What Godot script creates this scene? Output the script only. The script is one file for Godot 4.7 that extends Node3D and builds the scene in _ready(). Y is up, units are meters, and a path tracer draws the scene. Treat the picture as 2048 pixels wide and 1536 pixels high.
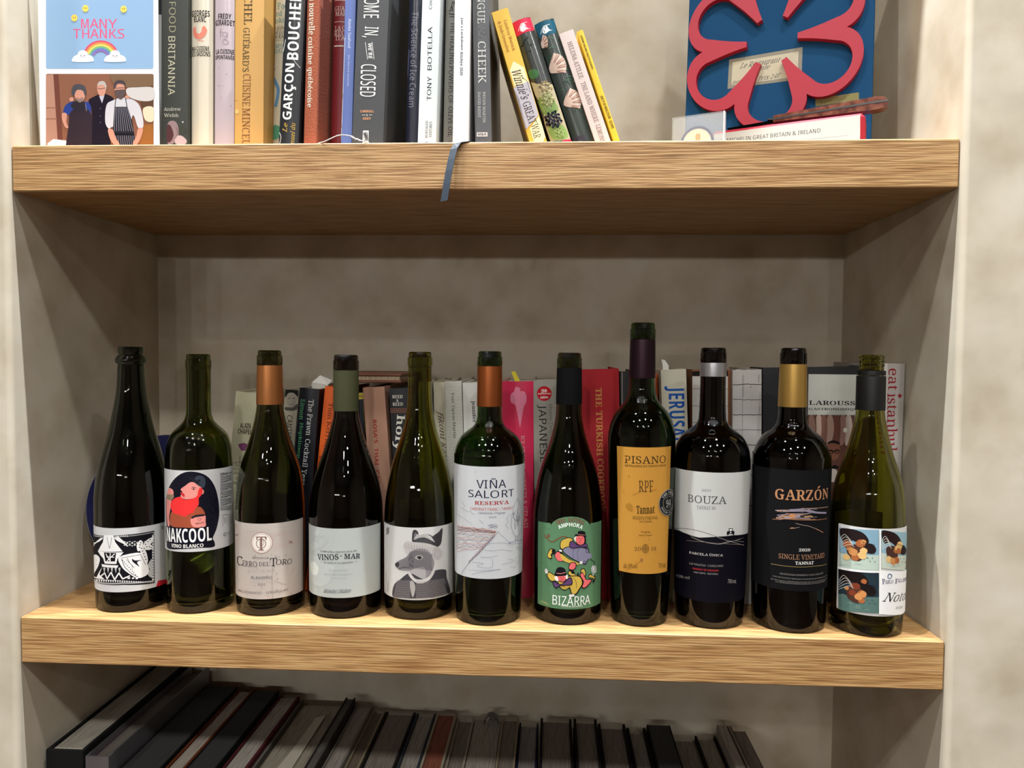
extends Node3D
# A built-in oak shelf alcove in a plastered restaurant wall: eleven wine bottles in front of cookbooks.
# Units are metres; drawings on labels and spines are given in millimetres of the printed surface.

const SHELF_TOP := 1.749      # top face of the upper oak shelf
const SHELF_MID := 1.2        # top face of the shelf that carries the bottles
const SHELF_LOW := 0.65       # top face of the shelf below
const HALF := 0.53            # half width of the alcove
const BACK := -0.3207         # plaster back of the alcove
const CEIL := 3.9

# lights: [x, z, energy]; a row tight against the wall, the room's downlights, and pendants farther back
const EXPOSURE := 0.8
const LAMP_COLOR := Color(0.965, 0.985, 1.0)
const WASH := [[-0.8, 0.15, 9.0], [-0.1, 0.15, 9.0], [0.7, 0.15, 9.0]]
const LAMPS := [[-0.8, 0.9, 2.4], [0.6, 0.9, 1.8], [-1.8, 2.3, 2.4], [-0.5, 2.5, 3.0], [0.7, 2.4, 3.0], [1.9, 2.3, 2.4], [-1.4, 4.3, 2.6], [0.1, 4.4, 2.6], [0.5, 4.9, 2.6], [1.7, 4.2, 2.6]]
const PENDANTS := [[-2.2, 5.2, 0.35], [-1.8, 5.2, 0.35], [-1.4, 5.2, 0.35], [-1.0, 5.2, 0.35], [0.4, 5.6, 0.35], [0.9, 5.6, 0.35]]
const BOARD_AT := Vector3(0.2685, 1.7490, -0.1987)
const PLAQUE_AT := Vector3(0.4507, 1.7965, -0.0600)
const MEDAL_AT := Vector3(0.2965, 1.8054, -0.0780)
const KNIFE_AT := Vector3(0.4773, 1.8078, -0.0593)
const STICKER := Vector2(32.3, 144.1)

const BOOKS := [
	{"key": "food_britannia", "name": "hardcover_book", "label": "dark green hardback spine reading FOOD BRITANNIA", "group": "books on the top shelf", "x": -0.3536, "y": 1.7492, "z": -0.032, "lean": -0.0129, "w": 32.8, "h": 262.0, "d": 170, "cover": "#24271f", "kind": "satin", "pages": "#d8cfbd", "bulge": 0.0, "board": 2.2, "over": 3.0},
	{"key": "blanc", "name": "hardcover_book", "label": "cream hardback spine with a salmon rooster, GEORGES BLANC", "group": "books on the top shelf", "x": -0.3233, "y": 1.7491, "z": -0.036, "lean": -0.0091, "w": 25.7, "h": 268.0, "d": 180, "cover": "#cfc6b2", "kind": "gloss", "pages": "#d8cfbd", "bulge": 3.0, "board": 2.2, "over": 3.0, "ox": -0.9},
	{"key": "girardet", "name": "hardcover_book", "label": "pale lilac hardback spine with thin fg monogram, FREDY GIRARDET", "group": "books on the top shelf", "x": -0.2956, "y": 1.7491, "z": -0.034, "lean": -0.0125, "w": 23.3, "h": 266.0, "d": 180, "cover": "#b9aab0", "kind": "gloss", "pages": "#d8cfbd", "bulge": 3.0, "board": 2.2, "over": 3.0},
	{"key": "guerard", "name": "hardcover_book", "label": "tan hardback spine lettered in black and brown, MICHEL GUÉRARD", "group": "books on the top shelf", "x": -0.2654, "y": 1.7492, "z": -0.033, "lean": -0.0122, "w": 34.4, "h": 270.0, "d": 175, "cover": "#c99a52", "kind": "satin", "pages": "#d8cfbd", "bulge": 2.5, "board": 2.2, "over": 3.0},
	{"key": "mcgee", "name": "hardcover_book", "label": "cream hardback spine lettered in teal, On Food and Cooking", "group": "books on the top shelf", "x": -0.2371, "y": 1.7495, "z": -0.062, "lean": -0.028, "w": 21.6, "h": 262.0, "d": 160, "cover": "#bdb69f", "kind": "gloss", "pages": "#d8cfbd", "bulge": 2.5, "board": 2.2, "over": 3.0, "ox": -5.57},
	{"key": "boucher", "name": "hardcover_book", "label": "black hardback spine in bold white capitals, GARÇON BOUCHER", "group": "books on the top shelf", "x": -0.2111, "y": 1.7496, "z": -0.014, "lean": -0.0522, "w": 22.7, "h": 230.0, "d": 170, "cover": "#1c1f24", "kind": "gloss", "pages": "#d8cfbd", "bulge": 2.0, "board": 2.2, "over": 3.0},
	{"key": "quebecoise", "name": "hardcover_book", "label": "rust brown cloth hardback spine, nouvelle cuisine québécoise", "group": "books on the top shelf", "x": -0.1879, "y": 1.7492, "z": -0.02, "lean": -0.0295, "w": 14.0, "h": 228.0, "d": 165, "cover": "#a3563a", "kind": "cloth", "pages": "#d8cfbd", "bulge": 1.0, "board": 2.2, "over": 3.0, "ox": -0.89},
	{"key": "marchesi", "name": "hardcover_book", "label": "dark red hardback with gilt bands beside the thin blue book", "group": "books on the top shelf", "x": -0.1671, "y": 1.7493, "z": -0.062, "lean": -0.0272, "w": 19.1, "h": 262.0, "d": 160, "cover": "#7a151c", "kind": "satin", "pages": "#d8cfbd", "bulge": 2.5, "board": 2.2, "over": 3.0},
	{"key": "alaska", "name": "paperback_book", "label": "thin blue paperback with worn white edge, Alaska Seafood", "group": "books on the top shelf", "x": -0.1473, "y": 1.7492, "z": -0.028, "lean": -0.0316, "w": 12.6, "h": 250.0, "d": 150, "cover": "#5b6fae", "kind": "satin", "pages": "#d8cfbd", "bulge": 0.0, "board": 0.5, "over": 0},
	{"key": "closed", "name": "hardcover_book", "label": "charcoal hardback spine, COME IN, WE'RE CLOSED", "group": "books on the top shelf", "x": -0.1196, "y": 1.7498, "z": -0.016, "lean": -0.0424, "w": 35.8, "h": 275.0, "d": 170, "cover": "#3a3b3d", "kind": "satin", "pages": "#d8cfbd", "bulge": 0.5, "board": 2.2, "over": 3.0},
	{"key": "icecream_science", "name": "hardcover_book", "label": "navy hardback spine in grey, The Science of Ice Cream", "group": "books on the top shelf", "x": -0.0775, "y": 1.7492, "z": -0.062, "lean": -0.0245, "w": 14.6, "h": 255.0, "d": 160, "cover": "#1e2136", "kind": "gloss", "pages": "#d8cfbd", "bulge": 1.5, "board": 2.2, "over": 3.0},
	{"key": "botella", "name": "hardcover_book", "label": "white spine with wide-set black capitals, TONY BOTELLA", "group": "books on the top shelf", "x": -0.052, "y": 1.7493, "z": -0.02, "lean": -0.0302, "w": 20.7, "h": 268.0, "d": 175, "cover": "#dfe6e6", "kind": "satin", "pages": "#d8cfbd", "bulge": 1.0, "board": 2.2, "over": 3.0},
	{"key": "olive_oil", "name": "hardcover_book", "label": "grey spine in black capitals, THE HEALING POWERS OF OLIVE OIL", "group": "books on the top shelf", "x": -0.0292, "y": 1.7491, "z": -0.042, "lean": -0.016, "w": 14.0, "h": 255.0, "d": 160, "cover": "#75746c", "kind": "satin", "pages": "#d8cfbd", "bulge": 0.5, "board": 2.2, "over": 3.0, "ox": 1.97},
	{"key": "lockdown", "name": "ring_bound_book", "label": "bright white spine in small black type, Jan's Lockdown Kitchen 2020", "group": "books on the top shelf", "x": -0.0124, "y": 1.7491, "z": -0.012, "lean": -0.0113, "w": 17.1, "h": 262.0, "d": 170, "cover": "#f1f1f0", "kind": "matte", "pages": "#d8cfbd", "bulge": 0.0, "board": 0.6, "over": 0},
	{"key": "tongue_cheek", "name": "hardcover_book", "label": "grey hardback spine in pale serif capitals, TONGUE & CHEEK", "group": "books on the top shelf", "x": 0.0131, "y": 1.7493, "z": -0.022, "lean": 0.0251, "w": 18.8, "h": 270.0, "d": 170, "cover": "#505154", "kind": "satin", "pages": "#d8cfbd", "bulge": 0.5, "board": 2.2, "over": 3.0, "ox": -1.11},
	{"key": "winnie", "name": "hardcover_book", "label": "leaning yellow spine with grey panel, Winnie's Great War", "group": "books on the top shelf", "x": 0.0762, "y": 1.7518, "z": -0.02, "lean": 0.2959, "w": 19.0, "h": 156.4, "d": 150, "cover": "#d9ae34", "kind": "satin", "pages": "#d8cfbd", "bulge": 0.3, "board": 2, "over": 3.0},
	{"key": "blackberry", "name": "hardcover_book", "label": "leaning black spine with blackberries and a red top band", "group": "books on the top shelf", "x": 0.1027, "y": 1.7527, "z": -0.026, "lean": 0.3314, "w": 22.6, "h": 149.1, "d": 150, "cover": "#262a26", "kind": "gloss", "pages": "#d8cfbd", "bulge": 4, "board": 2, "over": 3.0},
	{"key": "shells", "name": "hardcover_book", "label": "leaning black spine with scallop shells and a blue top band", "group": "books on the top shelf", "x": 0.129, "y": 1.7528, "z": -0.03, "lean": 0.3319, "w": 23.1, "h": 148.8, "d": 150, "cover": "#26302a", "kind": "gloss", "pages": "#d8cfbd", "bulge": 4, "board": 2, "over": 3.0},
	{"key": "attlee", "name": "hardcover_book", "label": "leaning pale pink spine, HELENA ATTLEE THE LAND WHERE LEMONS GROW", "group": "books on the top shelf", "x": 0.1509, "y": 1.7518, "z": -0.03, "lean": 0.3364, "w": 16.7, "h": 136.4, "d": 145, "cover": "#d8c6c0", "kind": "matte", "pages": "#d8cfbd", "bulge": 0.3, "board": 1.6, "over": 3.0},
	{"key": "sauces", "name": "paperback_book", "label": "thin leaning yellow paperback, SAUCES REFLECTIONS OF A CHEF", "group": "books on the top shelf", "x": 0.167, "y": 1.7502, "z": -0.03, "lean": 0.3357, "w": 7.1, "h": 138.9, "d": 140, "cover": "#e3b91f", "kind": "satin", "pages": "#d8cfbd", "bulge": 0.0, "board": 0.5, "over": 0},
	{"key": "chapel", "name": "hardcover_book", "label": "cream spine with a purple pot, ALAIN CHAPEL, behind bronze-necked bottle", "group": "books behind the bottles", "x": -0.3362, "y": 1.2017, "z": -0.142, "lean": -0.0949, "w": 35.8, "h": 258.9, "d": 160, "cover": "#b9b394", "kind": "satin", "pages": "#d8cfbd", "bulge": 2, "board": 2.2, "over": 3.0},
	{"key": "canteen", "name": "hardcover_book", "label": "cream spine with a black and white portrait, CANTEEN", "group": "books behind the bottles", "x": -0.2726, "y": 1.2008, "z": -0.132, "lean": -0.0898, "w": 18.2, "h": 264.9, "d": 150, "cover": "#b5ae98", "kind": "matte", "pages": "#d8cfbd", "bulge": 1, "board": 2.2, "over": 3.0},
	{"key": "prawn", "name": "hardcover_book", "label": "dark navy spine, The Prawn Cocktail Years Simon Hopkinson", "group": "books behind the bottles", "x": -0.2405, "y": 1.201, "z": -0.112, "lean": -0.0803, "w": 26.1, "h": 267.3, "d": 160, "cover": "#12161f", "kind": "gloss", "pages": "#d8cfbd", "bulge": 1.5, "board": 2.2, "over": 3.0},
	{"key": "kerridge", "name": "hardcover_book", "label": "bright orange spine, Tom Kerridge, behind the olive-capped bottle", "group": "books behind the bottles", "x": -0.2177, "y": 1.2011, "z": -0.116, "lean": -0.1023, "w": 19.2, "h": 269.4, "d": 160, "cover": "#d95b12", "kind": "satin", "pages": "#d8cfbd", "bulge": 1, "board": 2.2, "over": 3.0, "ox": -1.52},
	{"key": "stripe_navy", "name": "hardcover_book", "label": "dark navy spine banded in yellow beside the pinkish tan book", "group": "books behind the bottles", "x": -0.1527, "y": 1.2, "z": -0.132, "lean": 0.0114, "w": 8.1, "h": 261.8, "d": 150, "cover": "#14202e", "kind": "satin", "pages": "#d8cfbd", "bulge": 0, "board": 1.5, "over": 3.0},
	{"key": "rosas", "name": "hardcover_book", "label": "pinkish tan spine in red capitals, ROSA'S THAI CAFE", "group": "books behind the bottles", "x": -0.1163, "y": 1.201, "z": -0.112, "lean": 0.0707, "w": 28.0, "h": 269.5, "d": 160, "cover": "#b08670", "kind": "matte", "pages": "#d8cfbd", "bulge": 0.5, "board": 2.2, "over": 3.0},
	{"key": "holy", "name": "hardcover_book", "label": "black spine with fat white letters, REED & REED holy", "group": "books behind the bottles", "x": -0.0885, "y": 1.2008, "z": -0.118, "lean": 0.0541, "w": 27.1, "h": 267.9, "d": 155, "cover": "#15161c", "kind": "satin", "pages": "#d8cfbd", "bulge": 1, "board": 2.2, "over": 3.0, "ox": -1.27},
	{"key": "fermentation", "name": "hardcover_book", "label": "grey-white spine, The Noma Guide to Fermentation, seen through green glass", "group": "books behind the bottles", "x": -0.0607, "y": 1.2003, "z": -0.112, "lean": 0.0346, "w": 18.2, "h": 276.7, "d": 160, "cover": "#b9b6a6", "kind": "matte", "pages": "#d8cfbd", "bulge": 1, "board": 2.2, "over": 3.0},
	{"key": "script_cream", "name": "hardcover_book", "label": "cream spine with brown handwritten script beside the chevron book", "group": "books behind the bottles", "x": -0.044, "y": 1.2002, "z": -0.114, "lean": 0.0251, "w": 14.6, "h": 276.7, "d": 155, "cover": "#c4bda8", "kind": "matte", "pages": "#d8cfbd", "bulge": 0.5, "board": 2.2, "over": 3.0, "ox": -0.3},
	{"key": "tipton", "name": "hardcover_book", "label": "pale spine with chevron pattern, Toni Tipton-Martin", "group": "books behind the bottles", "x": -0.0233, "y": 1.2004, "z": -0.116, "lean": 0.0356, "w": 22.1, "h": 277.9, "d": 160, "cover": "#c3c1b6", "kind": "matte", "pages": "#d8cfbd", "bulge": 1, "board": 2.2, "over": 3.0, "ox": -0.2},
	{"key": "jennifer", "name": "hardcover_book", "label": "white spine in black serif type, Jennifer, behind the white-labelled bottle", "group": "books behind the bottles", "x": 0.0014, "y": 1.2004, "z": -0.112, "lean": 0.0306, "w": 26.8, "h": 276.6, "d": 160, "cover": "#cfcdc6", "kind": "matte", "pages": "#d8cfbd", "bulge": 1, "board": 2.2, "over": 3.0},
	{"key": "ices", "name": "hardcover_book", "label": "hot pink spine with an ice cream cone, ICES SORBETS & GELATI", "group": "books behind the bottles", "x": 0.0526, "y": 1.2002, "z": -0.112, "lean": 0.0098, "w": 40.2, "h": 278.8, "d": 165, "cover": "#c9284e", "kind": "gloss", "pages": "#d8cfbd", "bulge": 3, "board": 2.2, "over": 3.0},
	{"key": "japanese", "name": "hardcover_book", "label": "silver-grey spine with a red round sticker, JAPANESE", "group": "books behind the bottles", "x": 0.0939, "y": 1.2004, "z": -0.114, "lean": 0.0229, "w": 36.6, "h": 280.4, "d": 165, "cover": "#8f8b80", "kind": "satin", "pages": "#d8cfbd", "bulge": 2, "board": 2.2, "over": 3.0, "ox": -0.63},
	{"key": "turkish", "name": "hardcover_book", "label": "dark red cloth spine in gold capitals, THE TURKISH COOKBOOK", "group": "books behind the bottles", "x": 0.1609, "y": 1.2008, "z": -0.112, "lean": 0.0295, "w": 51.4, "h": 294.7, "d": 165, "cover": "#a01a22", "kind": "cloth", "pages": "#d8cfbd", "bulge": 3, "board": 2.2, "over": 3.0},
	{"key": "black_slim", "name": "hardcover_book", "label": "black spine with grey hinge between red book and orange book", "group": "books behind the bottles", "x": 0.1992, "y": 1.2003, "z": -0.124, "lean": 0.0231, "w": 24.3, "h": 292.1, "d": 160, "cover": "#1a1919", "kind": "satin", "pages": "#d8cfbd", "bulge": 1, "board": 2.2, "over": 3.0},
	{"key": "orange_slim", "name": "hardcover_book", "label": "burnt orange spine squeezed beside the JERUSALEM book", "group": "books behind the bottles", "x": 0.226, "y": 1.2001, "z": -0.132, "lean": 0.0143, "w": 15.4, "h": 289.0, "d": 155, "cover": "#b5531f", "kind": "cloth", "pages": "#d8cfbd", "bulge": 1, "board": 2.2, "over": 3.0},
	{"key": "jerusalem", "name": "hardcover_book", "label": "cream spine in tall blue capitals, JERUSALEM", "group": "books behind the bottles", "x": 0.2594, "y": 1.2007, "z": -0.112, "lean": 0.0457, "w": 31.6, "h": 295.4, "d": 165, "cover": "#c6c0ac", "kind": "matte", "pages": "#d8cfbd", "bulge": 1, "board": 2.2, "over": 3.0},
	{"key": "brown_inset", "name": "hardcover_book", "label": "brown leather-edged book with white ruled panel behind silver-necked bottle", "group": "books behind the bottles", "x": 0.2997, "y": 1.2005, "z": -0.118, "lean": 0.0165, "w": 48.4, "h": 295.5, "d": 165, "cover": "#7a4a26", "kind": "satin", "pages": "#d8cfbd", "bulge": 1, "board": 2.2, "over": 3.0, "ox": -1.91},
	{"key": "grid_white", "name": "hardcover_book", "label": "white corded spine with hand-drawn black grid lines", "group": "books behind the bottles", "x": 0.3425, "y": 1.2003, "z": -0.11, "lean": 0.0188, "w": 35.6, "h": 296.4, "d": 165, "cover": "#bab6b0", "kind": "matte", "pages": "#d8cfbd", "bulge": 1.5, "board": 2.2, "over": 3.0},
	{"key": "larousse", "name": "hardcover_book", "label": "black book standing cover out, LAROUSSE GASTRONOMIQUE, behind gold-necked bottle", "group": "books behind the bottles", "x": 0.4328, "y": 1.2018, "z": -0.124, "lean": 0.0241, "w": 132.6, "h": 298.6, "d": 62, "cover": "#17171a", "kind": "satin", "pages": "#d8cfbd", "bulge": 0, "board": 2.2, "over": 3.0, "ox": 7.54},
	{"key": "istanbul", "name": "hardcover_book", "label": "silver-grey spine in lower-case crimson letters, eat istanbul", "group": "books behind the bottles", "x": 0.5125, "y": 1.2001, "z": -0.11, "lean": -0.0092, "w": 26.3, "h": 305.4, "d": 165, "cover": "#a8a29c", "kind": "satin", "pages": "#d8cfbd", "bulge": 0.5, "board": 2.2, "over": 3.0},
]

const LOWER := [
	{"key": "", "name": "standing_book", "label": "tall black hardback against the plaster side wall, cream pages", "category": "book", "group": "books on the lowest shelf", "x": -0.499, "y": 0.65, "z": -0.03, "lean": 0.0, "w": 47.4, "h": 373.8, "d": 270.0, "cover": "#141413", "kind": "matte", "pages": "#8f897c", "pale": 0.12, "bulge": 0.0, "board": 4, "over": 2.5},
	{"key": "", "name": "slipcase", "label": "silver fronted slipcase with sunken grey top", "category": "slipcase", "group": "books on the lowest shelf", "x": -0.458, "y": 0.65, "z": -0.03, "lean": 0.0, "w": 29.5, "h": 367.5, "d": 270.0, "cover": "#8f8d92", "kind": "metal", "pages": "#4f463f", "pale": 0.12, "bulge": 0.0, "board": 2, "over": 9.0},
	{"key": "", "name": "box_file", "label": "wide matt black box file with a plain black top", "category": "box", "group": "books on the lowest shelf", "x": -0.4158, "y": 0.65, "z": -0.03, "lean": 0.0, "w": 51.0, "h": 342.8, "d": 255.0, "cover": "#0c0d0b", "kind": "matte", "pages": "#0c0d0b", "pale": 0.12, "bulge": 0.0, "board": 2, "over": 0.0},
	{"key": "", "name": "standing_book", "label": "slim book with rust brown boards and cream pages", "category": "book", "group": "books on the lowest shelf", "x": -0.3766, "y": 0.65, "z": -0.03, "lean": 0.0, "w": 25.0, "h": 338.8, "d": 255.0, "cover": "#5a2c16", "kind": "matte", "pages": "#8d8378", "pale": 0.12, "bulge": 0.0, "board": 3, "over": 2.5},
	{"key": "", "name": "standing_book", "label": "plain black book between rust boards and floral boards", "category": "book", "group": "books on the lowest shelf", "x": -0.3441, "y": 0.65, "z": -0.03, "lean": 0.0, "w": 37.6, "h": 338.3, "d": 255.0, "cover": "#0b0b0c", "kind": "matte", "pages": "#0b0b0c", "pale": 0.12, "bulge": 0.0, "board": 2, "over": 0.0},
	{"key": "", "name": "standing_book", "label": "cream paged book with maroon floral boards", "category": "book", "group": "books on the lowest shelf", "x": -0.3082, "y": 0.65, "z": -0.03, "lean": 0.0, "w": 32.0, "h": 330.7, "d": 255.0, "cover": "#4a1f22", "kind": "matte", "pages": "#8d867e", "pale": 0.12, "bulge": 0.0, "board": 3.5, "over": 2.0},
	{"key": "", "name": "standing_book", "label": "thin grey board book wedged beside floral boards", "category": "book", "group": "books on the lowest shelf", "x": -0.2888, "y": 0.65, "z": -0.03, "lean": 0.0, "w": 4.3, "h": 325.0, "d": 255.0, "cover": "#4a4740", "kind": "matte", "pages": "#5c554a", "pale": 0.12, "bulge": 0.0, "board": 1, "over": 0.0},
	{"key": "", "name": "standing_book", "label": "thick cream block with a paper slip on top", "category": "book", "group": "books on the lowest shelf", "x": -0.2531, "y": 0.65, "z": -0.03, "lean": 0.0, "w": 64.8, "h": 317.5, "d": 255.0, "cover": "#7f7664", "kind": "matte", "pages": "#7f7664", "pale": 0.12, "bulge": 0.0, "board": 1, "over": 0.0},
	{"key": "", "name": "standing_book", "label": "dark slim jacketed book rising above cream blocks", "category": "book", "group": "books on the lowest shelf", "x": -0.2122, "y": 0.65, "z": -0.03, "lean": 0.0, "w": 14.5, "h": 331.4, "d": 255.0, "cover": "#2c2724", "kind": "matte", "pages": "#3b3733", "pale": 0.12, "bulge": 0.0, "board": 2, "over": 1.5},
	{"key": "", "name": "standing_book", "label": "cream paged book with grey boards", "category": "book", "group": "books on the lowest shelf", "x": -0.1908, "y": 0.65, "z": -0.03, "lean": 0.0, "w": 24.6, "h": 319.6, "d": 255.0, "cover": "#6b665c", "kind": "matte", "pages": "#7d766d", "pale": 0.12, "bulge": 0.0, "board": 2.5, "over": 2.0},
	{"key": "", "name": "standing_book", "label": "brown paged book with pale tan boards", "category": "book", "group": "books on the lowest shelf", "x": -0.1678, "y": 0.65, "z": -0.03, "lean": 0.0, "w": 19.1, "h": 312.5, "d": 255.0, "cover": "#7a6f58", "kind": "matte", "pages": "#4a3c2e", "pale": 0.12, "bulge": 0.0, "board": 2.5, "over": 3.0},
	{"key": "", "name": "standing_book", "label": "thick book of greyish uneven pages, black left board", "category": "book", "group": "books on the lowest shelf", "x": -0.1339, "y": 0.65, "z": -0.03, "lean": 0.0, "w": 46.2, "h": 311.2, "d": 255.0, "cover": "#161310", "kind": "matte", "pages": "#5f564c", "pale": 0.12, "bulge": 0.0, "board": 3.5, "over": 3.0},
	{"key": "", "name": "standing_book", "label": "cream paged book with slate board", "category": "book", "group": "books on the lowest shelf", "x": -0.0943, "y": 0.65, "z": -0.03, "lean": 0.0, "w": 30.6, "h": 310.2, "d": 255.0, "cover": "#2b2d31", "kind": "matte", "pages": "#7b746c", "pale": 0.12, "bulge": 0.0, "board": 3.5, "over": 3.0},
	{"key": "", "name": "standing_book", "label": "book with rust orange page block and pale boards", "category": "book", "group": "books on the lowest shelf", "x": -0.0626, "y": 0.65, "z": -0.03, "lean": 0.0, "w": 30.5, "h": 312.0, "d": 255.0, "cover": "#857c6a", "kind": "matte", "pages": "#6a2810", "pale": 0.12, "bulge": 0.0, "board": 3, "over": 2.5},
	{"key": "", "name": "standing_book", "label": "pale boarded book with a hollow rounded page end", "category": "book", "group": "books on the lowest shelf", "x": -0.0332, "y": 0.65, "z": -0.03, "lean": 0.0, "w": 25.8, "h": 305.2, "d": 255.0, "cover": "#837a6b", "kind": "matte", "pages": "#5f574d", "pale": 0.12, "bulge": 0.0, "board": 3, "over": 4.0},
	{"key": "", "name": "standing_book", "label": "wide cream block topped by a curled dark ribbon", "category": "book", "group": "books on the lowest shelf", "x": 0.001, "y": 0.65, "z": -0.03, "lean": 0.0, "w": 40.3, "h": 303.2, "d": 255.0, "cover": "#7b746a", "kind": "matte", "pages": "#7b746a", "pale": 0.12, "bulge": 0.0, "board": 1, "over": 0.0},
	{"key": "", "name": "standing_book", "label": "tan boarded book with brown pages", "category": "book", "group": "books on the lowest shelf", "x": 0.0352, "y": 0.65, "z": -0.03, "lean": 0.0, "w": 25.7, "h": 307.5, "d": 255.0, "cover": "#7d705a", "kind": "matte", "pages": "#5a4f43", "pale": 0.12, "bulge": 0.0, "board": 2.5, "over": 3.0},
	{"key": "", "name": "standing_book", "label": "navy boarded book with pale pages", "category": "book", "group": "books on the lowest shelf", "x": 0.0635, "y": 0.65, "z": -0.03, "lean": 0.0, "w": 28.6, "h": 300.7, "d": 255.0, "cover": "#14162a", "kind": "matte", "pages": "#6b6560", "pale": 0.12, "bulge": 0.0, "board": 2.5, "over": 4.0},
	{"key": "", "name": "standing_book", "label": "black boarded thick book, taupe pages, beside navy boards", "category": "book", "group": "books on the lowest shelf", "x": 0.1046, "y": 0.65, "z": -0.03, "lean": 0.0, "w": 46.7, "h": 309.1, "d": 255.0, "cover": "#0d0c0b", "kind": "matte", "pages": "#584d43", "pale": 0.12, "bulge": 0.0, "board": 3.5, "over": 4.0},
	{"key": "", "name": "standing_book", "label": "black boarded book with a leaf-edged page block", "category": "book", "group": "books on the lowest shelf", "x": 0.1486, "y": 0.65, "z": -0.03, "lean": 0.0, "w": 34.4, "h": 309.8, "d": 255.0, "cover": "#0d0b0b", "kind": "matte", "pages": "#544a41", "pale": 0.12, "bulge": 0.0, "board": 3.5, "over": 4.5},
	{"key": "", "name": "standing_book", "label": "black boarded book with brown pages, twin boards", "category": "book", "group": "books on the lowest shelf", "x": 0.1884, "y": 0.65, "z": -0.03, "lean": 0.0, "w": 41.1, "h": 303.4, "d": 255.0, "cover": "#0f0d0c", "kind": "matte", "pages": "#5a4f46", "pale": 0.12, "bulge": 0.0, "board": 4, "over": 5.0},
	{"key": "", "name": "standing_book", "label": "narrow black boarded book next to the black box", "category": "book", "group": "books on the lowest shelf", "x": 0.2254, "y": 0.65, "z": -0.03, "lean": 0.0, "w": 28.9, "h": 298.4, "d": 255.0, "cover": "#0b0a0b", "kind": "matte", "pages": "#6a6259", "pale": 0.12, "bulge": 0.0, "board": 4, "over": 6.0},
	{"key": "", "name": "box_file", "label": "solid black slab standing above its neighbours", "category": "box", "group": "books on the lowest shelf", "x": 0.2591, "y": 0.65, "z": -0.03, "lean": 0.0, "w": 34.8, "h": 304.2, "d": 255.0, "cover": "#0a0a09", "kind": "matte", "pages": "#0a0a09", "pale": 0.12, "bulge": 0.0, "board": 2, "over": 0.0},
	{"key": "", "name": "standing_book", "label": "grey book of split page blocks", "category": "book", "group": "books on the lowest shelf", "x": 0.2969, "y": 0.65, "z": -0.03, "lean": 0.0, "w": 31.8, "h": 283.2, "d": 255.0, "cover": "#5c5348", "kind": "matte", "pages": "#6b6257", "pale": 0.12, "bulge": 0.0, "board": 1.5, "over": 1.5},
	{"key": "", "name": "standing_book", "label": "black spined book with cream pages and pale jacket edge", "category": "book", "group": "books on the lowest shelf", "x": 0.3292, "y": 0.65, "z": -0.03, "lean": 0.0, "w": 30.9, "h": 289.7, "d": 255.0, "cover": "#100e0d", "kind": "matte", "pages": "#736a5d", "pale": 0.12, "bulge": 0.0, "board": 3, "over": 4.0},
	{"key": "", "name": "magazine", "label": "pale magazine leaning at the row end", "category": "magazine", "group": "books on the lowest shelf", "x": 0.3531, "y": 0.65, "z": -0.03, "lean": 0.0, "w": 13.7, "h": 307.5, "d": 255.0, "cover": "#8a8177", "kind": "matte", "pages": "#8a8177", "pale": 0.12, "bulge": 0.0, "board": 0.8, "over": 0.0},
	{"key": "", "name": "magazine", "label": "brown edged magazine leaning beyond pale magazine", "category": "magazine", "group": "books on the lowest shelf", "x": 0.3647, "y": 0.65, "z": -0.03, "lean": 0.0, "w": 5.6, "h": 306.3, "d": 255.0, "cover": "#4e4036", "kind": "matte", "pages": "#6f655b", "pale": 0.12, "bulge": 0.0, "board": 0.8, "over": 0.0},
	{"key": "", "name": "folder", "label": "grey folder standing last in the row", "category": "folder", "group": "books on the lowest shelf", "x": 0.379, "y": 0.65, "z": -0.03, "lean": 0.0, "w": 18.9, "h": 299.1, "d": 255.0, "cover": "#6b6158", "kind": "matte", "pages": "#6b6158", "pale": 0.12, "bulge": 0.0, "board": 1, "over": 0.0},
]

var mats := {}
var used := {}


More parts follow.
